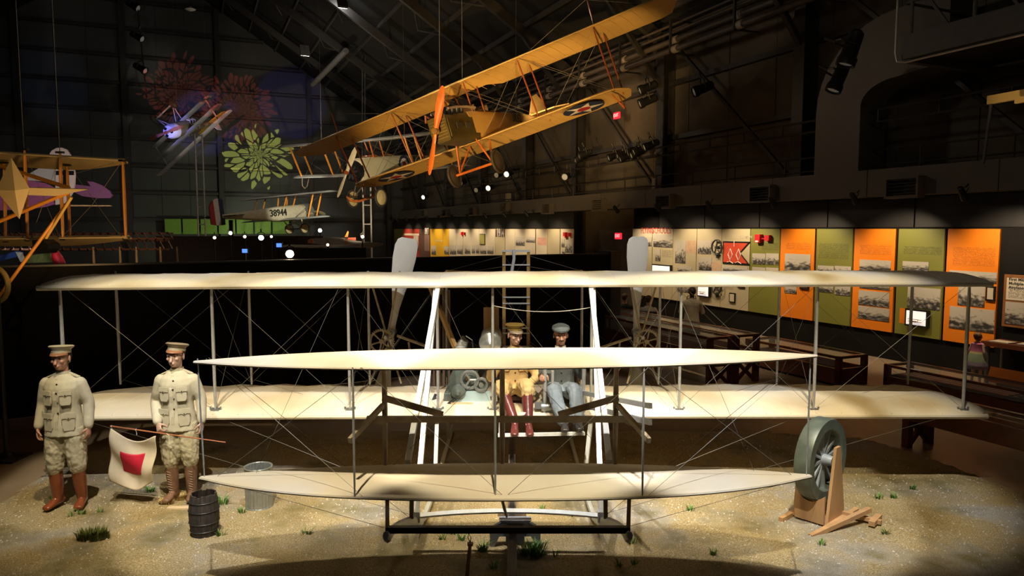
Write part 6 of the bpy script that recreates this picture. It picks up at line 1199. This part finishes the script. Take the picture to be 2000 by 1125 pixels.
q = -3.5
while q < 57:                                                  # dark header panels over the exhibits
    if q + 2.4 < 22.6 or q > 27.0: s = MB(); hbox(s, PU - .01, PU + .02, q + .02, q + 2.42, 3.09, 3.78); s.build('header_panel', m_dark, wex if q < 23 else wex2)
    q = q + 2.44 if not (q + 2.4 < 22.6 < q + 4.9) else 27.12
s = MB(); hbox(s, PU + 1.0, PU + 1.1, 22.4, 27.3, -.05, 3.84); struct(s.build('wall_doorway_back', M('doorway_black', (.008, .007, .007), .7)))
def wl(x, y): v, z = onwall(x, y, PU - .03); return v, z
def panel(x0, x1, mat, label, items=(), top=None, zt=PZ1):
    v1, v0 = onwall(x0, 447, PU)[0] - .012, onwall(x1, 447, PU)[0] + .012; vm = (v0 + v1) / 2
    t = thing('exhibit_panel', label, 'exhibit panel', hv(PU - .02, vm, PZ0), HA)
    def bx(nm, va, vb, za, zb, d0, d1, mt, par=None): k = MB(); k.box(((d0 + d1) / 2, (va + vb) / 2 - vm, (za + zb) / 2 - PZ0), (abs(d1 - d0), abs(vb - va), abs(zb - za))); return k.build(nm, mt, par or t)
    if top: bx('board', v0, v1, PZ0, top[0], -.015, .03, mat); bx('upper_board', v0, v1, top[0], zt, -.018, .03, top[1])
    else: bx('board', v0, v1, PZ0, zt, -.015, .03, mat)
    for it in items:
        k = it[0]; (va, za), (vb, zb) = wl(it[1], it[2]), wl(it[3], it[4]); xm = (it[1] + it[3]) / 2; za, zb = wl(xm, it[2])[1], wl(xm, it[4])[1]; va, vb = min(v1 - .01, max(v0 + .01, va)), min(v1 - .01, max(v0 + .01, vb))
        if k == 'photo': bx('photograph', va, vb, za, zb, -.026, -.012, print_mat(it[5]))
        elif k == 'text': bx('text_block', va, vb, za, zb, -.018, -.012, lines_mat('text_%s_%d' % (mat.name, it[5]), it[6], it[7], it[5]))
        elif k == 'plate': bx('colour_plate', va, vb, za, zb, -.020, -.012, it[5])
        elif k == 'frame': o = bx('frame', va, vb, za, zb, -.05, -.012, m_blackfr); bx('framed_sheet', va - .035 if va > vb else va + .035, vb + .035 if va > vb else vb - .035, za - .035, zb + .035, -.053, -.045, it[5], o)
        elif k == 'case': o = bx('case_frame', va, vb, za, zb, -.10, -.012, m_blackfr); e = .04; bx('case_light', max(va, vb) - e, min(va, vb) + e, za - e, zb + e, -.105, -.098, m_lit, o); vc, zc_ = (va + vb) / 2, zb + .12; mm = MB(); mm.box((-.15, vc - vm, zc_ + .05 - PZ0), (.02, abs(va - vb) * .6, .012)); mm.box((-.15, vc - vm, zc_ - PZ0), (.02, .10, .03)); mm.box((-.15, vc - vm, zc_ + .0 - PZ0), (.02, abs(va - vb) * .6, .010)); mm.tube((-.15, vc - vm - .08, zc_ - .02 - PZ0), (-.15, vc - vm - .08, zc_ + .05 - PZ0), .006); mm.tube((-.15, vc - vm + .08, zc_ - .02 - PZ0), (-.15, vc - vm + .08, zc_ + .05 - PZ0), .006); mm.build('model_airplane', m_wood, o)
    return t, vm
def wtext(t, body, x, y, size, mat, sx=1.0, u=PU - .045, bold=0): v, z = onwall(x, y, u); return text_obj('lettering', body, size, mat, Matrix.Translation(hv(u, v, z)) @ Matrix.Rotation(HA - rad(90), 4, 'Z') @ Matrix.Rotation(rad(90), 4, 'X'), .002, t, sx=sx, bold=bold)
ink_g = tuple(c * .35 for c in C_GR); ink_o = (.42, .10, .006); ink_t = (.16, .12, .07)
TO, TG, TT = (lambda *r: ('text', *r, C_OR, ink_o)), (lambda *r: ('text', *r, C_GR, ink_g)), (lambda *r: ('text', *r, C_TAN, ink_t))
m_title = M('title_red', (.50, .035, .015), .6, var=0); zsplit = onwall(1290, 483, PU)[1]
t, vm = panel(1237, 1276, m_ptan, 'tan exhibit panel with the start of a red heading and a group photograph', [('photo', 1257, 463, 1273, 481, 1), ('photo', 1240, 500, 1252, 520, 2)], top=(zsplit, m_pcr)); wtext(t, 'FLYING', 1264, 451, .30, m_title, .8)
t, vm = panel(1276, 1317, m_ptan, 'tan exhibit panel with a field photograph under the heading end and a lit case', [('photo', 1277, 458, 1315, 483, 3), ('photo', 1281, 487, 1290, 510, 4), TT(1293, 489, 1313, 503, 8), ('case', 1277, 517, 1315, 545)], top=(zsplit, m_pcr)); wtext(t, 'SCHOOLS', 1292, 451, .30, m_title, .8)
panel(1317, 1363, m_ptan, 'tan exhibit panel with a tall photograph of a man and a pink square', [('photo', 1320, 469, 1339, 514, 5), ('plate', 1341, 470, 1360, 495, M('pink_plate', (.52, .34, .22), .6)), ('photo', 1324, 520, 1352, 533, 6), ('photo', 1324, 556, 1344, 570, 7)])
tp, vm = panel(1363, 1412, m_ptan, 'tan exhibit panel with spoked wheel, two photographs and a small lit frame', [('photo', 1364, 470, 1389, 496, 8), ('photo', 1366, 502, 1390, 528, 9), ('case', 1366, 557, 1389, 580), ('plate', 1391, 512, 1410, 534, M('pink_plate', (0, 0, 0)))])
for px, py, lab in ((1400, 483, 'dark spoked control wheel mounted high on the tan panel'), (1399, 560, 'dark spoked control wheel mounted low on the tan panel')):
    v, z = onwall(px, py, PU - .12); w_ = thing('control_wheel', lab, 'wheel', hv(PU - .12, v, z), HA); R_ = .23; s = MB(); s.path([(0, R_ * math.cos(k * .2618), R_ * math.sin(k * .2618)) for k in range(24)], .026, 8, closed=True); s.build('rim', m_iron, w_, smooth=True)
    for k in range(5): s = MB(); s.tube((0, 0, 0), (0, R_ * math.cos(k * 1.2566 + .3), R_ * math.sin(k * 1.2566 + .3)), .016, n=6); s.build('spoke', m_iron, w_)
    s = MB(); s.tube((.12, 0, 0), (-.03, 0, 0), .04, n=12); s.build('hub', m_iron, w_); s = MB(); s.box((.04, 0, -.26), (.06, .08, .16)); s.build('bracket', m_iron, w_)
t, vm = panel(1412, 1468, m_ptan, 'tan exhibit panel behind the framed red swallowtail pennant', [('photo', 1413, 521, 1461, 531, 10), ('frame', 1426, 572, 1437, 591, m_pcr), ('frame', 1442, 552, 1456, 562, m_pbr), TT(1417, 556, 1432, 566, 6)]); wtext(t, '1ST AERO SQUADRON', 1441, 463, .13, m_pcr, .9)
va, za = onwall(1412, 471, PU - .06); vb, zb = onwall(1464, 518, PU - .06); vb2 = vb + .0; pz = thing('pennant', 'red swallowtail pennant with two white diamonds in a dark frame', 'pennant', hv(PU - .06, (va + vb) / 2, (za + zb) / 2), HA); hw, hh = abs(va - vb) / 2, (za - zb) / 2
sw = lambda e: [(hw - e, -hh + e), (hw - e, hh - e), (-hw + 2.2 * e, hh - e), (-hw * .3 + e * .8, 0), (-hw + 2.2 * e, -hh + e)]; Ry = Matrix(((0, 0, 1, 0), (1, 0, 0, 0), (0, 1, 0, 0), (0, 0, 0, 1)))
s = MB(); s.prism(sw(0), .04, Ry); s.build('frame', m_blackfr, pz); s = MB(); s.prism(sw(.045), .012, Ry @ Matrix.Translation((0, 0, -.008))); s.build('cloth', M('pennant_red', (.55, .055, .02), .7, var=.08), pz)
for cy in (.24, -.12):
    s = MB(); s.path([(-.012, cy, .12), (-.012, cy - .10, -.05), (-.012, cy, -.22), (-.012, cy + .10, -.05)], .016, 4, closed=True); s.build('diamond', m_white, pz)
    s = MB(); s.path([(-.012, cy + .13, -.30), (-.012, cy, -.26), (-.012, cy - .13, -.32)], .014, 4); s.build('wing_mark', m_white, pz)
text_obj('lettering', '1', .26, m_white, WM[pz.name] @ Matrix.Translation((-.012, .08, .27)) @ Matrix.Rotation(rad(-90), 4, 'Z') @ Matrix.Rotation(rad(90), 4, 'X'), .002, pz)
panel(1468, 1526, m_pgr, 'green exhibit panel with four small airplane photographs', [TG(1488, 474, 1521, 489, 8), ('photo', 1470, 495, 1495, 516, 11), ('photo', 1497, 495, 1523, 517, 12), ('photo', 1470, 522, 1495, 540, 13), ('photo', 1497, 523, 1523, 541, 14)])
panel(1527, 1595, m_por, 'orange exhibit panel with a photograph of a long row of machines', [TO(1536, 475, 1585, 488, 7), ('photo', 1534, 496, 1583, 531, 15), ('photo', 1533, 557, 1556, 573, 16), ('frame', 1564, 553, 1581, 565, m_pbr)])
panel(1597, 1669, m_pgr, 'green exhibit panel with a long two-part text and paired photographs', [TG(1600, 476, 1657, 506, 16), ('photo', 1598, 519, 1629, 534, 17), ('photo', 1631, 520, 1664, 535, 18), ('photo', 1600, 555, 1628, 571, 19), ('photo', 1632, 555, 1664, 577, 20)])
panel(1671, 1753, m_por, 'orange exhibit panel with four stacked wide photographs of people and machines', [TO(1680, 479, 1741, 498, 10), ('photo', 1680, 508, 1740, 530, 21), ('photo', 1680, 552, 1738, 565, 22), ('photo', 1678, 569, 1737, 598, 23), ('photo', 1677, 600, 1737, 625, 24)])
panel(1757, 1849, m_pgr, 'green exhibit panel with a house photograph and a brightly lit case', [TG(1765, 482, 1839, 498, 7), ('photo', 1764, 511, 1814, 530, 25), ('photo', 1774, 562, 1836, 603, 26), ('case', 1773, 604, 1816, 638), ('plate', 1758, 602, 1771, 632, m_por)])
panel(1853, 1957, m_por, 'orange exhibit panel with a large photograph of men beside a machine', [TO(1862, 484, 1943, 520, 15), ('photo', 1855, 530, 1948, 551, 27), ('photo', 1873, 556, 1923, 598, 28), ('frame', 1928, 559, 1948, 588, m_pcr), ('photo', 1856, 602, 1946, 646, 29)])
v0_, v1_ = onwall(1957, 590, PU - .05)[0], onwall(2045, 590, PU - .05)[0]; z0_, z1_ = onwall(1985, 640, PU - .05)[1], onwall(1985, 537, PU - .05)[1]
t = thing('crash_placard', 'wood framed placard with a white text sheet above a photograph', 'sign', hv(PU - .04, (v0_ + v1_) / 2, z0_), HA); vm = (v0_ + v1_) / 2; w_ = abs(v0_ - v1_) / 2 - .02; h_ = z1_ - z0_; m_fr = M('frame_oak', (.26, .10, .03), .5, var=.15)
s = MB(); s.box((.01, 0, h_ / 2), (.05, 2 * w_, h_)); s.build('backing', m_fr, t); s = MB(); s.box((-.02, 0, h_ * .73), (.012, 2 * w_ - .12, h_ * .42)); s.build('text_sheet', M('sheet_white', (.68, .58, .46), .6, var=.03), t); s = MB(); s.box((-.02, 0, h_ * .27), (.012, 2 * w_ - .12, h_ * .42)); s.build('photograph', print_mat(31), t)
s = MB(); s.box((-.0265, 0, h_ * .66), (.003, 2 * w_ - .2, h_ * .22)); s.build('text_block', lines_mat('text_placard', (.68, .58, .46), (.08, .06, .04), 9), t)
for i, ln in enumerate(('First Military', 'Multiple-Fatality', 'Airplane Crash')): text_obj('lettering', ln, .085, m_ink, WM[t.name] @ Matrix.Translation((-.028, w_ - .1, h_ * .91 - i * .08)) @ Matrix.Rotation(rad(-90), 4, 'Z') @ Matrix.Rotation(rad(90), 4, 'X'), .002, t, 'LEFT', bold=.002)
# far half of the wall
far = [(770, 788, m_pol, 'plain olive panel at the far end of the exhibit wall', ()), (788, 820, m_pred, 'dark red far panel with a pale banner and small photographs', [('plate', 789, 456, 819, 460, m_pcr), ('photo', 808, 461, 818, 490, 40)]), (820, 840, m_pbr, 'dark brown far panel with a pale year figure', [('plate', 829, 459, 840, 490, M('mauve_plate', (.22, .13, .11), .6))]),
       (841, 866, m_pyel, 'double yellow far panel beside the dark brown one', [('photo', 843, 480, 852, 498, 41), ('plate', 849, 469, 864, 471, m_pcr)]), (866, 878, m_pyel, 'narrow yellow far panel beside the cream ones', [('photo', 868, 481, 877, 497, 42)]), (878, 892, m_pcr, 'cream far panel next to the narrow yellow one', [('photo', 879, 479, 891, 497, 43)]),
       (892, 905, m_pcr, 'cream far panel carrying the farther alarm box', [('photo', 893, 479, 904, 496, 44)]), (905, 921, m_pcr, 'cream far panel with pale blue picture strip', [('photo', 908, 479, 919, 496, 45)]), (921, 937, m_pcr, 'cream far panel with three small strip pictures', [('photo', 922, 479, 928, 495, 46), ('photo', 930, 479, 936, 495, 47)]), (937, 951, m_pcr, 'cream far panel with a tall framed picture', [('frame', 938, 457, 948, 478, m_pol), ('photo', 938, 480, 950, 496, 48)]),
       (951, 968, m_pcr, 'cream far panel with brown edge strip and low pictures', [('photo', 952, 481, 964, 496, 49)]), (968, 987, m_ptan, 'tan far panel topped by a brown year sign', [('plate', 968, 448, 986, 463, m_pbr)]), (988, 1007, m_pcr, 'plain cream far panel right after the brown year sign', ()), (1007, 1027, m_pcr, 'cream far panel with a photograph of a biplane', [('photo', 1008, 463, 1025, 480, 50)]), (1027, 1047, m_pcr, 'cream far panel with a photograph of a floatplane', [('photo', 1028, 463, 1046, 474, 51)]),
       (1048, 1070, m_pcr, 'cream far panel with a red tinted print', [('plate', 1050, 464, 1068, 479, M('red_tint', (.62, .32, .24), .6))]), (1071, 1095, m_ptan, 'plain tan far panel beside the nearer alarm box', ()), (1096, 1121, m_pcr, 'cream far panel with tall photographs at the dark doorway', [('photo', 1097, 466, 1103, 483, 52), ('photo', 1105, 466, 1118, 494, 53), ('photo', 1098, 487, 1104, 495, 54)])]
for x0_, x1_, mt, lab, its in far:
    t, vm = panel(x0_, x1_, mt, lab, its)
    if x0_ == 968: wtext(t, '1914', 977, 455.5, .60, m_white, .8, u=PU - .07, bold=.018)
    if x0_ == 820: wtext(t, '1917', 833, 452, .60, m_white, .8, u=PU - .07, bold=.014)
for px, py, lab in ((1479, 466, 'red alarm strobe box on the green panel'), (1102, 459, 'red alarm strobe box over the doorway end of the far wall'), (901, 457, 'red alarm strobe box at the yellow end of the far wall')):
    v, z = onwall(px, py, PU - .15); t = thing('alarm_strobe', lab, 'alarm', hv(PU - .15, v, z), HA); mr = M('alarm_red', (.62, .015, .02), .4, var=.03); s = MB(); s.box((.06, 0, 0), (.14, .20, .24)); s.build('housing', mr, t); s = MB(); s.box((.05, -.36, .02), (.10, .18, .16)); s.build('horn', mr, t); s = MB(); s.box((.06, -.18, 0), (.03, .2, .03)); s.build('arm', mr, t); s = MB(); s.box((-.014, 0, -.08), (.01, .12, .04)); s.build('label_strip', m_white, t)
# wall washers over the panels
for i in range(19):
    v = 9.0 + i * 2.45
    if 22.3 < v < 27.2 or v > 57: continue
    hot = i in (3, 6, 8, 12)
    lamp(hv(13.4, v, 3.74), hv(15, v - .1, 1.9), .8, 'small black wall washer under the duct aimed at the panels', 'wall washers under the duct', m_lens)
    spot('washer_beam', hv(13.55, v, 3.62), hv(15, v, 1.7), 230 if v < 23 else 200, 100, (1, .80, .52), .7, .05)
# ================================================================== DISPLAY CASES ON THE FLOOR
m_mah = M('case_mahogany', (.15, .045, .02), .35, var=.2, scale=5, coat=.2); m_glass = M('case_glass', (.9, .95, .93), .05, var=0, alpha=.10); m_bed = M('model_base', (.30, .26, .20), .8, var=.3, scale=8)
def table_case(label, u0, u1, v0, v1, z0, zt, gz_, contents=None, xlegs=True):
    t = thing('display_case', label, 'display case', hv((u0 + u1) / 2, (v0 + v1) / 2, -.05), HA); U, W_ = (u1 - u0) / 2, (v1 - v0) / 2
    def bb(n, c, d, m, par=None): k = MB(); k.box(c, d); return k.build(n, m, par or t)
    for sx in (-1, 1):
        bb('side_board', (sx * (U - .025), 0, (z0 + zt) / 2), (.05, 2 * W_, zt - z0), m_mah); bb('end_board', (0, sx * (W_ - .025), (z0 + zt) / 2), (2 * U - .1, .05, zt - z0), m_mah)
        for sy in (-1, 1): bb('post', (sx * (U - .05), sy * (W_ - .05), gz_ / 2), (.10, .10, gz_), m_mah)
        bb('top_rail', (sx * (U - .04), 0, gz_ - .02), (.06, 2 * W_, .05), m_mah); bb('top_rail', (0, sx * (W_ - .04), gz_ - .02), (2 * U, .06, .05), m_mah)
    if xlegs:
        for sy in (-1, 1):
            for sg in (-1, 1): k = MB(); k.beam((-sg * (U - .1), sy * (W_ - .06), .06), (sg * (U - .1), sy * (W_ - .06), z0), .05, .07); k.build('cross_brace', m_mah, t)
    bb('bed', (0, 0, z0 + .03), (2 * U - .1, 2 * W_ - .1, .03), m_bed)
    for sx in (-1, 1): bb('glass_side', (sx * (U - .03), 0, (zt + gz_) / 2), (.006, 2 * W_ - .2, gz_ - zt - .05), m_glass)
    bb('glass_top', (0, 0, gz_ - .01), (2 * U - .1, 2 * W_ - .1, .008), m_glass)
    return t
def fl_uv(x, y): p = at(x, y, z=-.05); return p.dot(HB), p.dot(HV)
uA, vA = fl_uv(1384, 760); uB, vB = fl_uv(1440, 760)
ca = table_case('long mahogany display case on crossed legs with an airfield model, nearer the partition', uA, uA + .62, vA, vA + 6.5, .42, .70, 1.0)
cb_ = table_case('long mahogany display case on crossed legs with scale buildings, between its twin and the wall', uA + .78, uA + 1.4, vA + .15, vA + 6.0, .42, .68, .98)
rnd = random.Random(11)
def fill(cs, U, W_, z, n, label, group):
    for i in range(n):
        p = WM[cs.name] @ V((rnd.uniform(-U, U), -W_ + 2 * W_ * (i + .5) / n, z)); t = thing('model_building', label, 'model', p, HA, group); w1, w2, h = rnd.uniform(.08, .18), rnd.uniform(.15, .35), rnd.uniform(.05, .1); s = MB(); s.box((0, 0, h / 2), (w1, w2, h)); s.build('walls', M('model_white', (.55, .50, .42), .7, var=.1), t); s = MB(); s.prism([(-w1 * .55, 0), (w1 * .55, 0), (0, w1 * .4)], w2 * 1.05, Matrix.Translation((0, w2 * .52, h)) @ Matrix.Rotation(rad(90), 4, 'X')); s.build('roof', M('model_roof', (.22, .16, .12), .7), t)
fill(cb_, .18, 2.5, .41, 9, 'tiny pale model building inside the display case beside the wall', 'model buildings in the case beside the wall'); fill(ca, .18, 2.6, .41, 7, 'tiny model building inside the display case nearer the partition', 'model buildings in the case nearer the partition')
uC, vC = fl_uv(1637, 757); cc = table_case('low dark mahogany floor case with a little model landscape', uC, uC + .80, vC, vC + 2.6, .05, .36, .60, xlegs=False); fill(cc, .22, 1.0, .05, 5, 'tiny model hut inside the low dark floor case', 'model huts in the low floor case')
uD, vD = fl_uv(1760, 760); cdv = table_case('low floor case holding a folded-out striped flag', uD, uD + .75, vD - 3.1, vD + .4, .05, .2, .42, xlegs=False)
Wd = WM[cdv.name]; ft = thing('striped_flag', 'flat flag with red and white stripes and a starred dark blue corner', 'flag', Wd @ V((0, 0, .27)), HA)
for i in range(9): s = MB(); s.box((-.28 + i * .07, .45, 0), (.068, 2.0, .008)); s.build('stripe', m_red if i % 2 == 0 else m_white, ft)
s = MB(); s.box((0, -1.0, .0), (.63, .9, .01)); fb = s.build('canton', m_blue, ft)
for i in range(4):
    for j in range(6): s = MB(); s.prism([((.034 if k % 2 == 0 else .014) * math.cos(k * math.pi / 5), (.034 if k % 2 == 0 else .014) * math.sin(k * math.pi / 5)) for k in range(10)], .004, Matrix.Translation((-.22 + i * .15, -1.36 + j * .14, .006))); s.build('star', m_white, fb)
t = thing('orange_caption_board', 'long sloped orange caption board behind the striped flag', 'sign', Wd @ V((.42, -.75, .3)), HA); s = MB(); s.box((0, 0, .15), (.03, 1.9, .28), (0, .35, 0)); s.build('board', m_por, t); s = MB(); s.box((.08, 0, .0), (.04, 1.7, .25)); s.build('prop', m_mah, t)
uE, vE = fl_uv(1760, 872); ce = table_case('dark mahogany display table on crossed legs beyond the wing tip', uE, uE + .55, vE - 4.2, vE, .40, .66, .72)
# writing desk against the wall
uF = 14.35; vF = onwall(1945, 700, uF)[0]; t = thing('reading_desk', 'dark reading desk on grey legs against the wall', 'desk', hv(uF + .3, vF - 1.0, -.05), HA); s = MB(); s.box((0, 0, .82), (.62, 2.6, .09)); s.build('desk_top', m_mah, t)
for sx in (-.24, .24):
    for sy in (-1.2, 1.2): s = MB(); s.tube((sx, sy, 0), (sx, sy, .78), .04, n=10); s.build('leg', m_steel2, t); s = MB(); s.lathe([(.07, 0), (.06, .02), (.04, .03)], 12, Matrix.Translation((sx, sy, 0))); s.build('foot', m_steel2, t)
for i, (du, dv, mt_) in enumerate(((-.1, 1.0, m_pcr), (.0, .55, print_mat(60)), (-.12, .1, m_greyw), (.05, -.4, print_mat(61)))):
    p = WM[t.name] @ V((du, dv, .87)); s = MB(); s.box((0, 0, .006), (.30, .36, .012), (0, 0, .2 * i)); tag(s.build('sheet', mt_, loc=p, rot=HA), ['pale sheet at the near corner of the reading desk', 'dark printed sheet lying open on the reading desk', 'grey sheet lying among the desk papers', 'mottled printed sheet lying among the desk papers'][i], 'paper')
# ================================================================== VISITORS
m_shirt = M('beige_shirt', (.36, .29, .19), .85, var=.08, scale=10)
J = stand_J(); p = at(1349, 702, z=-.05); J.update(el_l=(.25, -.10, 1.12), wr_l=(.10, -.30, 1.38), hand_l=((0, -.3, 1), (-1, 0, 0), (0, -1, .2), .8), el_r=(-.25, -.10, 1.12), wr_r=(-.10, -.30, 1.38), hand_r=((0, -.3, 1), (1, 0, 0), (0, -1, .2), .8))
person('visitor in a loose beige shirt seen from behind, photographing a lit frame', 'person', p, rad(180 - 12), J, dict(skin=M('dark_skin', (.10, .05, .03), .5), hair=m_hair, hair_k=1.08, legs=M('dark_trousers', (.03, .03, .035), .8), leg_w=(.11, .09, .08), leg_end=.95, boots=M('black_shoe', (0, 0, 0)), boot_up=1.0, coat=m_shirt, coat_g=.03, skirt=((0, 0, .74), .21, .15), collar=m_shirt), vox=.010)
def chair_sit(label, px, py, coatm, hairm, chair_label):
    p = at(px, py, z=-.05); J = sit_J(0, 0, .46); J.update(hip_l=(.09, -.04, .53), hip_r=(-.09, -.04, .53), kn_l=(.12, -.45, .55), kn_r=(-.12, -.45, .55), an_l=(.12, -.42, .10), an_r=(-.12, -.42, .10), foot_l=(0, -1, 0), foot_r=(0, -1, 0), el_l=(.27, -.02, .72), wr_l=(.17, -.25, .66), hand_l=((-.2, -1, -.2), (0, 0, -1), (-1, 0, 0), .5), el_r=(-.27, -.02, .72), wr_r=(-.17, -.25, .66), hand_r=((.2, -1, -.2), (0, 0, -1), (1, 0, 0), .5))
    person(label, 'person', p, rad(165), J, dict(skin=m_skin2, hair=hairm, hair_k=1.06, legs=M('dark_trousers', (0, 0, 0)), leg_w=(.12, .09, .07), leg_end=.9, boots=M('black_shoe', (0, 0, 0)), boot_up=1.0, coat=coatm, coat_g=.02), vox=.011)
    c = thing('wheelchair', chair_label, 'wheelchair', p, rad(165)); m_bk = M('chair_black', (.015, .014, .015), .6)
    for n_, cc_, dd in (('seat', (0, -.1, .42), (.44, .46, .05)), ('backrest', (0, .17, .68), (.44, .04, .46))): s = MB(); s.box(cc_, dd); bev(s.build(n_, m_bk, c), .015)
    for sx in (-1, 1):
        s = MB(); s.path([(sx * .26, .05 + .29 * math.cos(k * .2618), .30 + .29 * math.sin(k * .2618)) for k in range(24)], .016, 6, closed=True); w_ = s.build('rear_wheel', m_tyre, c, smooth=True)
        for k in range(8): s = MB(); s.tube((sx * .26, .05, .30), (sx * .26, .05 + .29 * math.cos(k * .785), .30 + .29 * math.sin(k * .785)), .004, n=4); s.build('spoke', m_alu, w_)
        s = MB(); s.path([(sx * .24, -.42 + .08 * math.cos(k * .5236), .09 + .08 * math.sin(k * .5236)) for k in range(12)], .014, 6, closed=True); s.build('castor', m_tyre, c, smooth=True)
        s = MB(); s.path([(sx * .23, .18, .45), (sx * .23, .2, .88), (sx * .23, .30, .92)], .014, 6); s.build('push_handle', m_bk, c); s = MB(); s.box((sx * .24, -.08, .62), (.05, .32, .04)); s.build('armrest', m_bk, c); s = MB(); s.path([(sx * .2, -.3, .4), (sx * .2, -.45, .12), (sx * .15, -.52, .06)], .014, 6); s.build('footrest', m_alu, c)
chair_sit('seated visitor in a white top seen from behind', 1265, 672, M('white_top', (.62, .57, .52), .8), M('brown_hair', (.10, .05, .025), .6), 'black wheelchair of the visitor in the white top')
chair_sit('seated visitor in dark clothes seen from behind, beside the partition end', 1219, 665, M('black_top', (.02, .02, .022), .8), M('brown_hair', (0, 0, 0)), 'black wheelchair of the visitor in dark clothes')
# little girl in a rainbow dress
sc = .62; J0 = stand_J(); J = {k: ([((c[0] * sc, c[1] * sc, c[2] * sc), rx * sc * .95, ry * sc) for c, rx, ry in v] if k == 'torso' else v if k.startswith(('hand', 'foot')) else tuple(a * sc for a in v)) for k, v in J0.items()}
J['head'] = (0, -.01, .985); J['neck'] = (0, .006, .905); uK, vK = 14.0, onwall(1908, 700, 14.0)[0]; p = hv(uK, vK, -.05)
tk_, bk = person('small girl in a pink to lavender rainbow dress standing at the wall', 'person', p, HA + rad(-75 + 165), J, dict(skin=m_skin2, sc=sc, hs=.80, hair=M('light_brown_hair', (.16, .08, .04), .6), hair_k=1.1, boots=M('pale_shoe', (.4, .3, .3), .6), boot_up=1.0), vox=.008)
cols = [M('dress_lavender', (.26, .20, .27), .8), M('dress_green', (.26, .32, .20), .8), M('dress_yellow', (.52, .45, .20), .8), M('dress_pink', (.50, .14, .27), .8)]
prof = [(.36, .215, 0), (.44, .195, 0), (.50, .18, 1), (.58, .16, 1), (.66, .135, 2), (.70, .115, 3), (.78, .108, 3), (.85, .112, 3), (.88, .07, 3)]
s = MB(); n = 48
for i in range(len(prof) - 1):
    rg = []
    for z, r, _ in prof[i:i + 2]: rg.append([V(((r + .012 * (.9 - z) * math.cos(12 * 2 * math.pi * k / n)) * math.cos(2 * math.pi * k / n), (r * .8 + .012 * (.9 - z) * math.cos(12 * 2 * math.pi * k / n)) * math.sin(2 * math.pi * k / n), z)) for k in range(n)])
    s.cur = prof[i][2]; s.loft(rg, caps=False)
solid(s.build('dress', cols, tk_, smooth=True, weld=True), .004)
s = MB(); s.ball((0, .075, 1.03), .035, 10, 8); s.build('hair_bun', M('light_brown_hair', (0, 0, 0)), bk)
# lit timber of another machine at the top right
v, z = onwall(1930, 196, 10.5); t = thing('hanging_timber', 'pale lit wooden skid beams hanging under the catwalk', 'airplane part', hv(10.5, v, z)); s = MB(); s.beam(hv(10.5, v, z), hv(10.5, v - 3, z + .05), .06, .12); s.build('skid_beam', m_dope, t, world=True); s = MB(); s.beam(hv(10.3, v - .5, z - .1), hv(10.3, v - 3, z - .08), .05, .08); s.build('skid_beam', m_dope, t, world=True); s = MB(); s.tube(hv(10.5, v - .05, z), hv(10.5, v + .02, z - .9), .02); s.build('hanging_rod', m_steel2, t, world=True)
spot('timber_light', hv(8.5, v - 1, z - 1.5), hv(10.5, v - 1.2, z), 60, 60, (1, .75, .4), .5, .05)
# added warm fill without fixtures for visitors, floor cases and side wall
spot('aisle_fill', hv(9, 11, 8.6), hv(11.0, 13.6, 0), 900, 34, (1, .80, .55), .8, .2)
spot('aisle_fill', hv(9, 17, 8.6), hv(11.3, 18.5, 0), 700, 34, (1, .80, .55), .8, .2)
spot('wall_graze_fill', hv(10.5, 22, 7.5), hv(15.8, 27, 7.5), 420, 80, (1, .68, .36), .8, .3)
